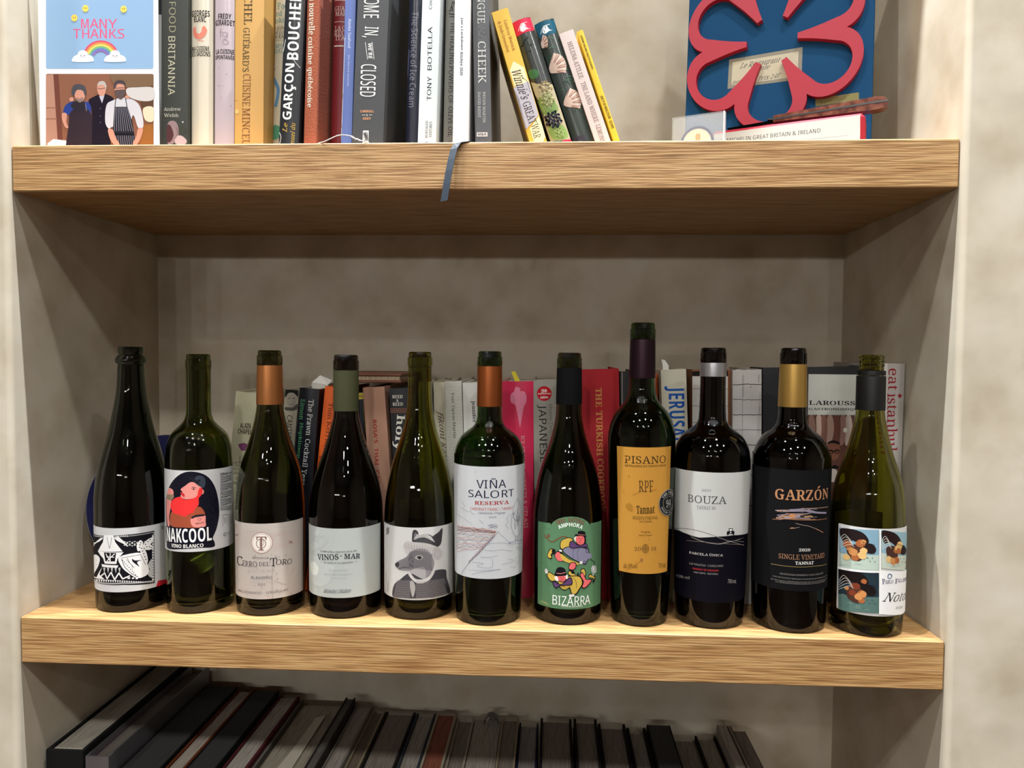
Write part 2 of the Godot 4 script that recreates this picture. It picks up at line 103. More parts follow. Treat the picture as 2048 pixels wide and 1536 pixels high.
# ------------------------------------------------------------------ flat drawing, printed on a surface
class Canvas:
	var tri := PackedVector2Array()
	var col := PackedColorArray()
	var lay := PackedFloat32Array()
	var step := 0.015
	var level := 0.0
	var last := ""
	var fonts: Dictionary
	var glyphs := {}

	func ink(c: String) -> Color:
		if c != last:
			level += step
			last = c
		return Color(c).srgb_to_linear()

	func put(a: Vector2, b: Vector2, d: Vector2, c: Color) -> void:
		if absf((b - a).cross(d - a)) < 1e-7:
			return
		if (b - a).cross(d - a) > 0.0:
			tri.append(a); tri.append(d); tri.append(b)
		else:
			tri.append(a); tri.append(b); tri.append(d)
		col.append(c)
		lay.append(level)

	static func pairs(p: Array) -> PackedVector2Array:
		var o := PackedVector2Array()
		for i in p.size() / 2:
			o.append(Vector2(p[2 * i], p[2 * i + 1]))
		return o

	func fill(p: PackedVector2Array, c: Color) -> void:
		var ix := Geometry2D.triangulate_polygon(p)
		if ix.is_empty():
			var hull := Geometry2D.convex_hull(p)
			hull.remove_at(hull.size() - 1)
			p = hull
			ix = Geometry2D.triangulate_polygon(p)
		for i in ix.size() / 3:
			put(p[ix[3 * i]], p[ix[3 * i + 1]], p[ix[3 * i + 2]], c)

	func poly(p: Array, c: String) -> void:
		fill(pairs(p), ink(c))

	static func spline(p: PackedVector2Array, closed: bool, n := 5) -> PackedVector2Array:
		var o := PackedVector2Array()
		var m := p.size()
		for i in (m if closed else m - 1):
			var a := p[(i - 1 + m) % m] if closed or i > 0 else p[0]
			var b := p[i]
			var d := p[(i + 1) % m]
			var e := p[(i + 2) % m] if closed or i + 2 < m else p[m - 1]
			for k in n:
				o.append(b.cubic_interpolate(d, a, e, float(k) / n))
		if not closed:
			o.append(p[m - 1])
		return o

	func blob(p: Array, c: String) -> void:
		fill(spline(pairs(p), true, 4), ink(c))

	func stroke(p: PackedVector2Array, w: float, c: Color, closed := false) -> void:
		var m := p.size()
		for i in (m if closed else m - 1):
			var a := p[i]
			var b := p[(i + 1) % m]
			var t := (b - a).normalized()
			var s := Vector2(-t.y, t.x) * w * 0.5
			if i > 0 or closed:
				a -= t * w * 0.2
			put(a - s, a + s, b + s, c)
			put(a - s, b + s, b - s, c)

	func line(p: Array, w: float, c: String, closed := false) -> void:
		stroke(pairs(p), w, ink(c), closed)

	func curve(p: Array, w: float, c: String) -> void:
		stroke(spline(pairs(p), false, 4), w, ink(c))

	static func round_points(x: float, y: float, rx: float, ry: float) -> PackedVector2Array:
		var o := PackedVector2Array()
		var n := clampi(int(6.0 + 5.0 * sqrt(maxf(rx, ry))), 8, 40)
		for k in n:
			o.append(Vector2(x + rx * cos(TAU * k / n), y + ry * sin(TAU * k / n)))
		return o

	func disc(x: float, y: float, rx: float, ry: float, c: String) -> void:
		var q := round_points(x, y, rx, ry)
		var k := ink(c)
		for i in q.size():
			put(Vector2(x, y), q[i], q[(i + 1) % q.size()], k)

	func ring(x: float, y: float, rx: float, ry: float, w: float, c: String) -> void:
		stroke(round_points(x, y, rx, ry), w, ink(c), true)

	func outline(s: String, font: String) -> PackedVector2Array:
		var key := font + s
		if not glyphs.has(key):
			var t := TextMesh.new()
			t.text = s
			t.font = fonts[font]
			t.font_size = 36
			t.pixel_size = 1.0
			t.curve_step = 1.6
			t.depth = 0.0
			var a := t.get_mesh_arrays()
			var o := PackedVector2Array()
			if a.size() and a[Mesh.ARRAY_VERTEX] != null:
				var v: PackedVector3Array = a[Mesh.ARRAY_VERTEX]
				if a[Mesh.ARRAY_INDEX] != null and a[Mesh.ARRAY_INDEX].size():
					for i in a[Mesh.ARRAY_INDEX]:
						o.append(Vector2(v[i].x, v[i].y))
				else:
					for i in v.size():
						o.append(Vector2(v[i].x, v[i].y))
			glyphs[key] = o
		return glyphs[key]

	# lettering whose middle line runs from (x0, y0) to (x1, y1) and whose drawn height is h
	func text(s: String, x0: float, y0: float, x1: float, y1: float, h: float, font: String, c: String, slant := 0.0) -> void:
		var g := outline(s, font)
		if g.is_empty():
			return
		var lo := Vector2(INF, INF)
		var hi := -lo
		for v in g:
			lo = lo.min(v)
			hi = hi.max(v)
		var k := ink(c)
		var a := Vector2(x0, y0)
		var b := Vector2(x1, y1)
		var ex := (b - a) / maxf(hi.x - lo.x, 0.001)
		var ey := Vector2(-(b - a).y, (b - a).x).normalized() * h / maxf(hi.y - lo.y, 0.001)
		var mid := (lo + hi) * 0.5
		var q := PackedVector2Array()
		for v in g:
			var u := v - mid
			q.append((a + b) * 0.5 + ex * (u.x + u.y * slant * ey.length() / maxf(ex.length(), 0.001)) + ey * u.y)
		for i in q.size() / 3:
			put(q[3 * i], q[3 * i + 1], q[3 * i + 2], k)

	# lettering bent round (x, y), from angle a0 to a1 in degrees, clockwise
	func text_arc(s: String, x: float, y: float, r: float, a0: float, a1: float, h: float, font: String, c: String) -> void:
		for i in s.length():
			var a := deg_to_rad(lerpf(a0, a1, (i + 0.5) / s.length()))
			var half := absf(deg_to_rad(a1 - a0)) / s.length() * r * 0.42
			var t := Vector2(sin(a), -cos(a)) * half
			var m := Vector2(x + r * cos(a), y + r * sin(a))
			if s[i] != " ":
				text(s[i], m.x - t.x, m.y - t.y, m.x + t.x, m.y + t.y, h, font, c)

	# the mesh: cut to the box, split where the surface bends, and laid on it by the callable (point, height) -> [position, normal]
	func mesh(box: Rect2, bend: float, lay_on: Callable, base: float, shift := Vector2.ZERO) -> ArrayMesh:
		var st := SurfaceTool.new()
		st.begin(Mesh.PRIMITIVE_TRIANGLES)
		var any := false
		for i in col.size():
			var p := [tri[3 * i] + shift, tri[3 * i + 1] + shift, tri[3 * i + 2] + shift]
			var inside := true
			for v in p:
				inside = inside and box.has_point(v)
			var todo := [p]
			if not inside:
				var q := cut(cut(cut(cut(PackedVector2Array(p), 0, box.position.x, 1.0), 0, box.end.x, -1.0), 1, box.position.y, 1.0), 1, box.end.y, -1.0)
				todo = []
				for k in range(1, q.size() - 1):
					todo.append([q[0], q[k], q[k + 1]])
			while todo.size():
				var t: Array = todo.pop_back()
				var e0 := absf(t[1].x - t[0].x)
				var e1 := absf(t[2].x - t[1].x)
				var e2 := absf(t[0].x - t[2].x)
				var e := maxf(e0, maxf(e1, e2))
				if bend > 0.0 and e > bend:
					var r := 0 if e == e0 else (1 if e == e1 else 2)
					var a: Vector2 = t[r]
					var b: Vector2 = t[(r + 1) % 3]
					var c: Vector2 = t[(r + 2) % 3]
					var m := (a + b) * 0.5
					todo.append([a, m, c])
					todo.append([m, b, c])
					continue
				if absf((t[1] - t[0]).cross(t[2] - t[0])) < 1e-7:
					continue
				any = true
				for v in t:
					var pn: Array = lay_on.call(v, base + lay[i])
					st.set_color(col[i])
					st.set_normal(pn[1])
					st.add_vertex(pn[0])
		return st.commit() if any else null

	static func cut(p: PackedVector2Array, axis: int, at: float, side: float) -> PackedVector2Array:
		var o := PackedVector2Array()
		for i in p.size():
			var a := p[i]
			var b := p[(i + 1) % p.size()]
			var da := (a[axis] - at) * side
			var db := (b[axis] - at) * side
			if da >= 0.0:
				o.append(a)
			if (da > 0.0 and db < 0.0) or (da < 0.0 and db > 0.0):
				o.append(a.lerp(b, da / (da - db)))
		return o


# ------------------------------------------------------------------ materials
func fonts() -> Dictionary:
	var d := {}
	for e in [["s", "Droid Sans", 400], ["S", "Droid Sans", 700], ["r", "Droid Serif", 400], ["R", "Droid Serif", 700], ["m", "Droid Sans Mono", 400]]:
		var f := SystemFont.new()
		f.font_names = PackedStringArray([e[1]])
		f.font_weight = e[2]
		d[e[0]] = f
	return d


func noise_tex(seed_: int, freq: float, size := 512, octaves := 4, ramp: Gradient = null, kind := FastNoiseLite.TYPE_SIMPLEX_SMOOTH) -> NoiseTexture2D:
	var n := FastNoiseLite.new()
	n.noise_type = kind
	n.seed = seed_
	n.frequency = freq
	n.fractal_octaves = octaves
	var t := NoiseTexture2D.new()
	t.width = size
	t.height = size
	t.seamless = true
	t.noise = n
	if ramp:
		t.color_ramp = ramp
	return t


func ramp(stops: Array) -> Gradient:
	var g := Gradient.new()
	g.offsets = PackedFloat32Array(stops.map(func(s): return s[0]))
	g.colors = PackedColorArray(stops.map(func(s): return Color(s[1])))
	return g


# plain surfaces by colour and finish
func paint(c: String, kind := "satin") -> StandardMaterial3D:
	var key := c + kind
	if mats.has(key):
		return mats[key]
	var m := StandardMaterial3D.new()
	m.albedo_color = Color(c)
	match kind:
		"gloss":
			m.roughness = 0.32
			m.clearcoat_enabled = true
			m.clearcoat = 0.5
			m.clearcoat_roughness = 0.15
		"satin":
			m.roughness = 0.5
		"matte":
			m.roughness = 0.85
			m.metallic_specular = 0.25
		"cloth":
			m.roughness = 0.9
			m.heightmap_enabled = true
			m.heightmap_texture = mats["weave"]
			m.heightmap_scale = 0.02
			m.uv1_triplanar = true
			m.uv1_scale = Vector3(14, 14, 14)
		"pages":
			m.roughness = 0.9
			m.albedo_texture = mats["leaves"]
			m.uv1_triplanar = true
			m.uv1_scale = Vector3(22, 0.6, 0.6)
		"metal":
			m.metallic = 0.85
			m.roughness = 0.38
		"foil":
			m.metallic = 0.7
			m.roughness = 0.4
		"steel":
			m.metallic = 1.0
			m.roughness = 0.15
	mats[key] = m
	return m


func glass(c: Color) -> StandardMaterial3D:
	var m := StandardMaterial3D.new()
	m.albedo_color = Color(c.linear_to_srgb(), 0.0)
	m.transparency = BaseMaterial3D.TRANSPARENCY_ALPHA
	m.refraction_enabled = true
	m.refraction_scale = 0.05
	m.roughness = 0.008
	return m


func make_materials() -> void:
	mats["weave"] = noise_tex(21, 0.09, 256, 2)
	mats["leaves"] = noise_tex(5, 0.05, 512, 4, ramp([[0.0, "#a8a49a"], [0.45, "#dedbd4"], [0.6, "#f2efea"], [1.0, "#ffffff"]]))
	var ink := StandardMaterial3D.new()
	ink.vertex_color_use_as_albedo = true
	ink.roughness = 0.6
	ink.metallic_specular = 0.3
	mats["ink"] = ink
	var shiny := ink.duplicate()
	shiny.roughness = 0.32
	mats["gloss_ink"] = shiny
	# clay plaster: soft trowelled clouds in two sizes, a faint relief
	var p := StandardMaterial3D.new()
	p.albedo_color = Color("#d3ccbe")
	p.albedo_texture = noise_tex(3, 0.006, 1024, 4, ramp([[0.0, "#e2ddd4"], [0.4, "#f0ede7"], [0.6, "#f7f4ef"], [1.0, "#ffffff"]]))
	p.uv1_triplanar = true
	p.uv1_world_triplanar = true
	p.uv1_scale = Vector3(1.1, 1.1, 1.1)
	p.detail_enabled = true
	p.detail_blend_mode = BaseMaterial3D.BLEND_MODE_MUL
	p.detail_albedo = noise_tex(8, 0.012, 1024, 5, ramp([[0.0, "#e4ddd2"], [0.5, "#f8f6f2"], [1.0, "#ffffff"]]), FastNoiseLite.TYPE_CELLULAR)
	p.detail_uv_layer = BaseMaterial3D.DETAIL_UV_1
	p.heightmap_enabled = true
	p.heightmap_texture = noise_tex(12, 0.01, 512, 5)
	p.heightmap_scale = 0.06
	p.roughness = 0.62
	mats["plaster"] = p
	# oiled oak, grain along x: fine pores over broad soft bands
	var w := StandardMaterial3D.new()
	w.albedo_color = Color("#c2a072")
	w.albedo_texture = noise_tex(31, 0.014, 1024, 4, ramp([[0.0, "#a8947c"], [0.34, "#d9ccb8"], [0.5, "#f0e8dc"], [0.68, "#f9f5ec"], [1.0, "#ffffff"]]))
	w.uv1_triplanar = true
	w.uv1_world_triplanar = true
	w.uv1_scale = Vector3(0.8, 25.0, 25.0)
	w.detail_enabled = true
	w.detail_blend_mode = BaseMaterial3D.BLEND_MODE_MUL
	w.detail_albedo = noise_tex(32, 0.008, 1024, 4, ramp([[0.0, "#dccbb4"], [0.5, "#f6efe4"], [1.0, "#ffffff"]]))
	w.detail_uv_layer = BaseMaterial3D.DETAIL_UV_2
	w.uv2_triplanar = true
	w.uv2_world_triplanar = true
	w.uv2_scale = Vector3(0.9, 8.0, 8.0)
	w.heightmap_enabled = true
	w.heightmap_texture = noise_tex(31, 0.014, 1024, 4)
	w.heightmap_scale = 0.03
	w.roughness = 0.55
	mats["oak"] = w


# ------------------------------------------------------------------ nodes
func named(called: String) -> String:
	used[called] = used.get(called, -1) + 1
	return called if used[called] == 0 else "%s_%03d" % [called, used[called]]


func thing(called: String, label: String, category: String, at := Vector3.ZERO, turn := Vector3.ZERO, group := "") -> Node3D:
	var o := Node3D.new()
	o.name = named(called)
	o.position = at
	o.rotation = turn
	o.set_meta("label", label)
	o.set_meta("category", category)
	if group:
		o.set_meta("group", group)
	add_child(o)
	return o


func part(called: String, m: Mesh, material: Material, parent: Node3D) -> MeshInstance3D:
	if m == null:
		return null
	var o := MeshInstance3D.new()
	o.name = called
	o.mesh = m
	o.material_override = material
	parent.add_child(o, true)
	return o


func structure(called: String, m: Mesh, material: Material, label: String, at := Vector3.ZERO) -> MeshInstance3D:
	var o := part(called, m, material, self)
	o.position = at
	o.set_meta("kind", "structure")
	o.set_meta("label", label)
	return o


# ------------------------------------------------------------------ shapes
# a box with chamfered edges, its least corner at lo
func box(lo: Vector3, size: Vector3, c := 0.0006) -> ArrayMesh:
	var st := SurfaceTool.new()
	st.begin(Mesh.PRIMITIVE_TRIANGLES)
	st.set_smooth_group(-1)
	var hi := lo + size
	c = minf(c, minf(size.x, minf(size.y, size.z)) * 0.45)
	var at := func(sx: int, sy: int, sz: int, axis: int) -> Vector3:
		var p := Vector3(hi.x if sx else lo.x, hi.y if sy else lo.y, hi.z if sz else lo.z)
		var s := [1 if sx else -1, 1 if sy else -1, 1 if sz else -1]
		for k in 3:
			if k != axis:
				p[k] -= s[k] * c
		return p
	var mid := (lo + hi) * 0.5
	var quad := func(a: Vector3, b: Vector3, d: Vector3, e: Vector3) -> void:
		var n := (b - a).cross(d - a)
		var out := n.dot((a + b + d + e) * 0.25 - mid) > 0.0
		for v in ([a, d, b, a, e, d] if out else [a, b, d, a, d, e]):
			st.add_vertex(v)
	for axis in 3:
		for s in 2:
			var q := []
			for k in [[0, 0], [1, 0], [1, 1], [0, 1]]:
				var g := [0, 0, 0]
				g[axis] = s
				g[(axis + 1) % 3] = k[0]
				g[(axis + 2) % 3] = k[1]
				q.append(at.call(g[0], g[1], g[2], axis))
			quad.call(q[0], q[1], q[2], q[3])
	for axis in 3:                                     # edges along this axis
		var b := (axis + 1) % 3
		var d := (axis + 2) % 3
		for k in [[0, 0], [1, 0], [1, 1], [0, 1]]:
			var g0 := [0, 0, 0]
			g0[b] = k[0]
			g0[d] = k[1]
			var g1 := g0.duplicate()
			g1[axis] = 1
			quad.call(at.call(g0[0], g0[1], g0[2], b), at.call(g1[0], g1[1], g1[2], b), at.call(g1[0], g1[1], g1[2], d), at.call(g0[0], g0[1], g0[2], d))
	for sx in 2:
		for sy in 2:
			for sz in 2:
				var a: Vector3 = at.call(sx, sy, sz, 0)
				var b: Vector3 = at.call(sx, sy, sz, 1)
				var d: Vector3 = at.call(sx, sy, sz, 2)
				var out := (b - a).cross(d - a).dot((a + b + d) / 3.0 - mid) > 0.0
				for v in ([a, d, b] if out else [a, b, d]):
					st.add_vertex(v)
	st.generate_normals()
	return st.commit()


# an outline in the x-z plane (counter-clockwise seen from above means x right, z towards you) raised from y0 to y1
func extrude(p: PackedVector2Array, y0: float, y1: float, smooth := 40.0) -> ArrayMesh:
	if Geometry2D.is_polygon_clockwise(p):
		p.reverse()
	var st := SurfaceTool.new()
	st.begin(Mesh.PRIMITIVE_TRIANGLES)
	var m := p.size()
	var nrm := []
	for i in m:
		var t := (p[(i + 1) % m] - p[i]).normalized()
		nrm.append(Vector3(t.y, 0, -t.x))
	for i in m:
		var a := p[i]
		var b := p[(i + 1) % m]
		var na: Vector3 = nrm[i]
		var nb: Vector3 = nrm[i]
		var before: Vector3 = nrm[(i - 1 + m) % m]
		var after: Vector3 = nrm[(i + 1) % m]
		if before.dot(na) > cos(deg_to_rad(smooth)):
			na = (na + before).normalized()
		if after.dot(nb) > cos(deg_to_rad(smooth)):
			nb = (nb + after).normalized()
		var v := [[Vector3(a.x, y0, a.y), na], [Vector3(b.x, y0, b.y), nb], [Vector3(b.x, y1, b.y), nb], [Vector3(a.x, y1, a.y), na]]
		var order := [0, 1, 2, 0, 2, 3]
		if (v[1][0] - v[0][0]).cross(v[2][0] - v[0][0]).dot(nrm[i]) > 0.0:
			order = [0, 2, 1, 0, 3, 2]
		for k in order:
			st.set_normal(v[k][1])
			st.add_vertex(v[k][0])
	var ix := Geometry2D.triangulate_polygon(p)
	for s in 2:
		var up := Vector3.UP if s else Vector3.DOWN
		for i in ix.size() / 3:
			var q := [p[ix[3 * i]], p[ix[3 * i + 1]], p[ix[3 * i + 2]]]
			var v := q.map(func(e): return Vector3(e.x, y1 if s else y0, e.y))
			if (v[1] - v[0]).cross(v[2] - v[0]).dot(up) > 0.0:
				v.reverse()
			for e in v:
				st.set_normal(up)
				st.add_vertex(e)
	return st.commit()


# turned shapes: profile of (radius, height) run so that its left-hand side faces out
func lathe(p: Array, around := 64, smooth := 38.0) -> ArrayMesh:
	var st := SurfaceTool.new()
	st.begin(Mesh.PRIMITIVE_TRIANGLES)
	var seg := []
	for i in p.size() - 1:
		var t: Vector2 = (p[i + 1] - p[i]).normalized()
		seg.append(Vector2(t.y, -t.x))
	for i in seg.size():
		var n0: Vector2 = seg[i]
		var n1: Vector2 = seg[i]
		if i > 0 and seg[i - 1].dot(n0) > cos(deg_to_rad(smooth)):
			n0 = (n0 + seg[i - 1]).normalized()
		if i + 1 < seg.size() and seg[i + 1].dot(n1) > cos(deg_to_rad(smooth)):
			n1 = (n1 + seg[i + 1]).normalized()
		for k in around:
			var v := []
			for e in [[p[i], n0, k], [p[i + 1], n1, k], [p[i + 1], n1, k + 1], [p[i], n0, k + 1]]:
				var a: float = TAU * e[2] / around
				v.append([Vector3(e[0].x * sin(a), e[0].y, e[0].x * cos(a)), Vector3(e[1].x * sin(a), e[1].y, e[1].x * cos(a))])
			for t in [[0, 1, 2], [0, 2, 3]]:
				var q := [v[t[0]], v[t[1]], v[t[2]]]
				var g: Vector3 = (q[1][0] - q[0][0]).cross(q[2][0] - q[0][0])
				if g.length() < 1e-14:
					continue
				if g.dot(q[0][1] + q[1][1] + q[2][1]) > 0.0:
					q.reverse()
				for e in q:
					st.set_normal(e[1])
					st.add_vertex(e[0])
	return st.commit()


# a round cord through points
func tube(p: PackedVector3Array, r: float, sides := 8) -> ArrayMesh:
	var st := SurfaceTool.new()
	st.begin(Mesh.PRIMITIVE_TRIANGLES)
	st.set_smooth_group(0)
	var rows := []
	for i in p.size():
		var t := (p[mini(i + 1, p.size() - 1)] - p[maxi(i - 1, 0)]).normalized()
		var u := t.cross(Vector3(0.3, 0.2, 0.9)).normalized()
		var w := u.cross(t)
		var row := []
		for k in sides:
			row.append(p[i] + (u * cos(TAU * k / sides) + w * sin(TAU * k / sides)) * r)
		rows.append(row)
	for i in p.size() - 1:
		for k in sides:
			var a: Vector3 = rows[i][k]
			var b: Vector3 = rows[i + 1][k]
			var c: Vector3 = rows[i + 1][(k + 1) % sides]
			var d: Vector3 = rows[i][(k + 1) % sides]
			for v in [a, b, c, a, c, d]:
				st.add_vertex(v)
	for e in [0, p.size() - 1]:
		for k in range(1, sides - 1):
			for v in ([rows[e][0], rows[e][k], rows[e][k + 1]] if e == 0 else [rows[e][0], rows[e][k + 1], rows[e][k]]):
				st.add_vertex(v)
	st.generate_normals()
	return st.commit()


# a strip of cloth or paper with thickness: pairs of edge points
func strip(l: PackedVector3Array, r: PackedVector3Array, thick: float) -> ArrayMesh:
	var st := SurfaceTool.new()
	st.begin(Mesh.PRIMITIVE_TRIANGLES)
	st.set_smooth_group(-1)
	var n := PackedVector3Array()
	for i in l.size():
		var a := mini(i + 1, l.size() - 1)
		var b := maxi(i - 1, 0)
		n.append((r[i] - l[i]).cross(l[a] - l[b]).normalized() * thick * 0.5)
	var quad := func(a: Vector3, b: Vector3, c: Vector3, d: Vector3) -> void:
		for v in [a, c, b, a, d, c]:
			st.add_vertex(v)
	for i in l.size() - 1:
		quad.call(l[i] + n[i], r[i] + n[i], r[i + 1] + n[i + 1], l[i + 1] + n[i + 1])
		quad.call(r[i] - n[i], l[i] - n[i], l[i + 1] - n[i + 1], r[i + 1] - n[i + 1])
		quad.call(r[i] + n[i], r[i] - n[i], r[i + 1] - n[i + 1], r[i + 1] + n[i + 1])
		quad.call(l[i] - n[i], l[i] + n[i], l[i + 1] + n[i + 1], l[i + 1] - n[i + 1])
	for i in [0, l.size() - 1]:
		quad.call(l[i] + n[i], l[i] - n[i], r[i] - n[i], r[i] + n[i])
	st.generate_normals()
	return st.commit()


func canvas() -> Canvas:
	var c := Canvas.new()
	c.fonts = font_set
	return c

var font_set := {}


# print on a flat face: local x right, y up, facing +z; bulge lets the face fall back towards its sides
func flat_print(c: Canvas, size: Vector2, parent: Node3D, bulge := 0.0, called := "print", material := "ink", shift := Vector2.ZERO, base := 0.12) -> void:
	var lay_on := func(v: Vector2, up: float) -> Array:
		var k := 2.0 * v.x / size.x
		var slope := -8.0 * bulge * v.x / (size.x * size.x)
		return [Vector3(v.x, v.y, up - bulge * k * k) * 0.001, Vector3(-slope, 0, 1).normalized()]
	part(called, c.mesh(Rect2(-size.x / 2, 0, size.x, size.y), 2.5 if bulge > 0.0 else 0.0, lay_on, base, shift), mats[material], parent)


# ------------------------------------------------------------------ books
# spine towards +z, origin at the middle of the spine's foot; all sizes in mm
func make_book(b: Dictionary, art: Callable) -> Node3D:
	var t := thing(b.name, b.label, b.get("category", "book"), Vector3(b.x, b.y, b.z), Vector3(0, 0, b.lean), b.group)
	var w: float = b.w
	var h: float = b.h
	var d: float = b.d
	var board: float = b.board
	var bulge: float = b.bulge
	var p := PackedVector2Array()
	var front := []
	var n := 12 if bulge > 0.2 else 1
	var r := minf(1.2, board)
	p.append(Vector2(-w / 2, -d))
	if bulge <= 0.2:
		for k in 4:
			var a := PI - PI / 2 * k / 3
			p.append(Vector2(-w / 2 + r + r * cos(a), -r + r * sin(a)))
		for k in 4:
			var a := PI / 2 - PI / 2 * k / 3
			p.append(Vector2(w / 2 - r + r * cos(a), -r + r * sin(a)))
	else:
		for k in n + 1:
			var x := -w / 2 + w * k / n
			p.append(Vector2(x, -bulge * pow(2.0 * x / w, 2)))
	p.append(Vector2(w / 2, -d))
	p.append(Vector2(w / 2 - board, -d))
	p.append(Vector2(w / 2 - board, -board - bulge - 0.5))
	p.append(Vector2(-w / 2 + board, -board - bulge - 0.5))
	p.append(Vector2(-w / 2 + board, -d))
	var q := PackedVector2Array()
	for v in p:
		q.append(v * 0.001)
	var cover := part("cover", extrude(q, 0.0, h * 0.001), paint(b.cover, b.kind), t)
	var over: float = b.over
	var inner := w - 2.0 * board - 0.2
	if inner > 0.5:
		part("page_block", box(Vector3(-inner / 2, over, -d + over + 0.5) * 0.001, Vector3(inner, h - 2.0 * over - 0.1, d - over - board - bulge - 1.2) * 0.001, 0.0003), paint("#" + Color(b.pages).lightened(b.get("pale", 0.0)).to_html(false), "pages"), t)
	if art.is_valid():
		var c := canvas()
		art.call(c)
		flat_print(c, Vector2(w, h), cover, bulge, "spine_print", "gloss_ink" if b.kind == "gloss" else "ink", Vector2(b.get("ox", 0.0), 0.0))
	return t


# ------------------------------------------------------------------ bottles
func neck_spline(p: PackedVector2Array) -> PackedVector2Array:
	var o := PackedVector2Array()
	for i in p.size() - 1:
		var a := p[maxi(i - 1, 0)]
		var e := p[mini(i + 2, p.size() - 1)]
		var n := clampi(int((p[i + 1] - p[i]).length() / 2.5), 1, 8)
		for k in n:
			var s := float(k) / n
			var q := p[i].cubic_interpolate(p[i + 1], a, e, s)
			o.append(Vector2(q.x, clampf(q.y, minf(p[i].y, p[i + 1].y) - 0.3, maxf(p[i].y, p[i + 1].y) + 0.3)))
	o.append(p[p.size() - 1])
	return o


# lip: [height, radius] pairs from the mouth down to the neck ring's foot; body: from there to the heel
func make_bottle(label: String, at: Vector2, lip: Array, body: Array, tint: Color) -> Node3D:
	var t := thing("wine_bottle", label, "bottle", Vector3(at.x, SHELF_MID, at.y), Vector3.ZERO, "empty wine bottles in a row")
	var b := PackedVector2Array()
	for i in body.size() / 2:
		b.append(Vector2(body[2 * i], body[2 * i + 1]))        # height, radius
	b = neck_spline(b)
	var heel := b[b.size() - 1].y
	var p := []
	p.append(Vector2(0, 24)); p.append(Vector2(heel * 0.3, 20)); p.append(Vector2(heel * 0.62, 6)); p.append(Vector2(heel * 0.78, 0.6)); p.append(Vector2(heel * 0.86, 0)); p.append(Vector2(heel - 2.2, 0.5)); p.append(Vector2(heel - 0.7, 2.0))
	for i in range(b.size() - 1, -1, -1):
		if b[i].x > 4.0:
			p.append(Vector2(b[i].y, b[i].x))
	var top: float = lip[0]
	for i in range(lip.size() / 2 - 1, -1, -1):
		p.append(Vector2(lip[2 * i + 1], lip[2 * i]))
	var rim: float = lip[1]
	p.append(Vector2(rim - 1.2, top + 0.9)); p.append(Vector2(rim - 3.2, top + 0.9)); p.append(Vector2(9.6, top - 1.0)); p.append(Vector2(9.3, top - 6.0))
	for q in b:
		if q.x < top - 12.0 and q.x > 14.0:
			p.append(Vector2(q.y - clampf(remap(q.y, 15.0, 32.0, 4.6, 3.0), 2.8, 4.8), q.x))
	p.append(Vector2(heel - 5.0, 11.0)); p.append(Vector2(heel * 0.7, 10.0)); p.append(Vector2(heel * 0.5, 15.0)); p.append(Vector2(heel * 0.26, 25.0)); p.append(Vector2(0, 29))
	var q := []
	for v in p:
		q.append(v * 0.001)
	part("glass", lathe(q, 72, 34.0), glass(tint), t)
	return t


# printed paper round the bottle: outline in mm of (arc, height); r0 at height v0 and r1 at v1
func make_label(t: Node3D, called: String, outline: Array, paper: String, radii: Array, art: Callable, lift := 0.15, back := false, gloss := false) -> MeshInstance3D:
	var lay_on := func(v: Vector2, up: float) -> Array:
		var r := lerpf(radii[1], radii[3], (v.y - radii[0]) / (radii[2] - radii[0]))
		var a := v.x / r + (PI if back else 0.0)
		var lean: float = (radii[1] - radii[3]) / (radii[0] - radii[2])
		return [Vector3(sin(a) * (r + up), v.y, cos(a) * (r + up)) * 0.001, Vector3(sin(a), -lean, cos(a)).normalized()]
	var c := canvas()
	c.level = -c.step
	c.poly(outline, paper)
	var lo := Vector2(INF, INF)
	var hi := -lo
	for v in Canvas.pairs(outline):
		lo = lo.min(v)
		hi = hi.max(v)
	var sheet := part(called, c.mesh(Rect2(lo, hi - lo).grow(0.1), 2.0, lay_on, lift), paint(paper, "gloss" if gloss else "matte"), t)
	if art.is_valid():
		var d := canvas()
		art.call(d)
		part("print", d.mesh(Rect2(lo, hi - lo), 2.0, lay_on, lift + 0.06), mats["gloss_ink" if gloss else "ink"], sheet)
	return sheet


# a sleeve round the neck between two heights; r at the top and at the foot
func sleeve(t: Node3D, called: String, y1: float, r1: float, y0: float, r0: float, c: String, kind: String) -> MeshInstance3D:
	var p := [Vector2(r0 - 0.6, y0), Vector2(r0 + 0.35, y0), Vector2(r0 + 0.4, y0 + 0.5), Vector2(r1 + 0.4, y1 - 0.5), Vector2(r1 + 0.35, y1), Vector2(r1 - 0.6, y1)]
	var q := []
	for v in p:
		q.append(v * 0.001)
	return part(called, lathe(q, 64), paint(c, kind), t)


func rect_outline(u0: float, u1: float, v0: float, v1: float, r := 1.2) -> Array:
	var o := []
	for e in [[u1 - r, v0 + r, -90], [u1 - r, v1 - r, 0], [u0 + r, v1 - r, 90], [u0 + r, v0 + r, 180]]:
		for k in 4:
			var a := deg_to_rad(e[2] + k * 30.0)
			o.append(e[0] + r * cos(a))
			o.append(e[1] + r * sin(a))
	return o


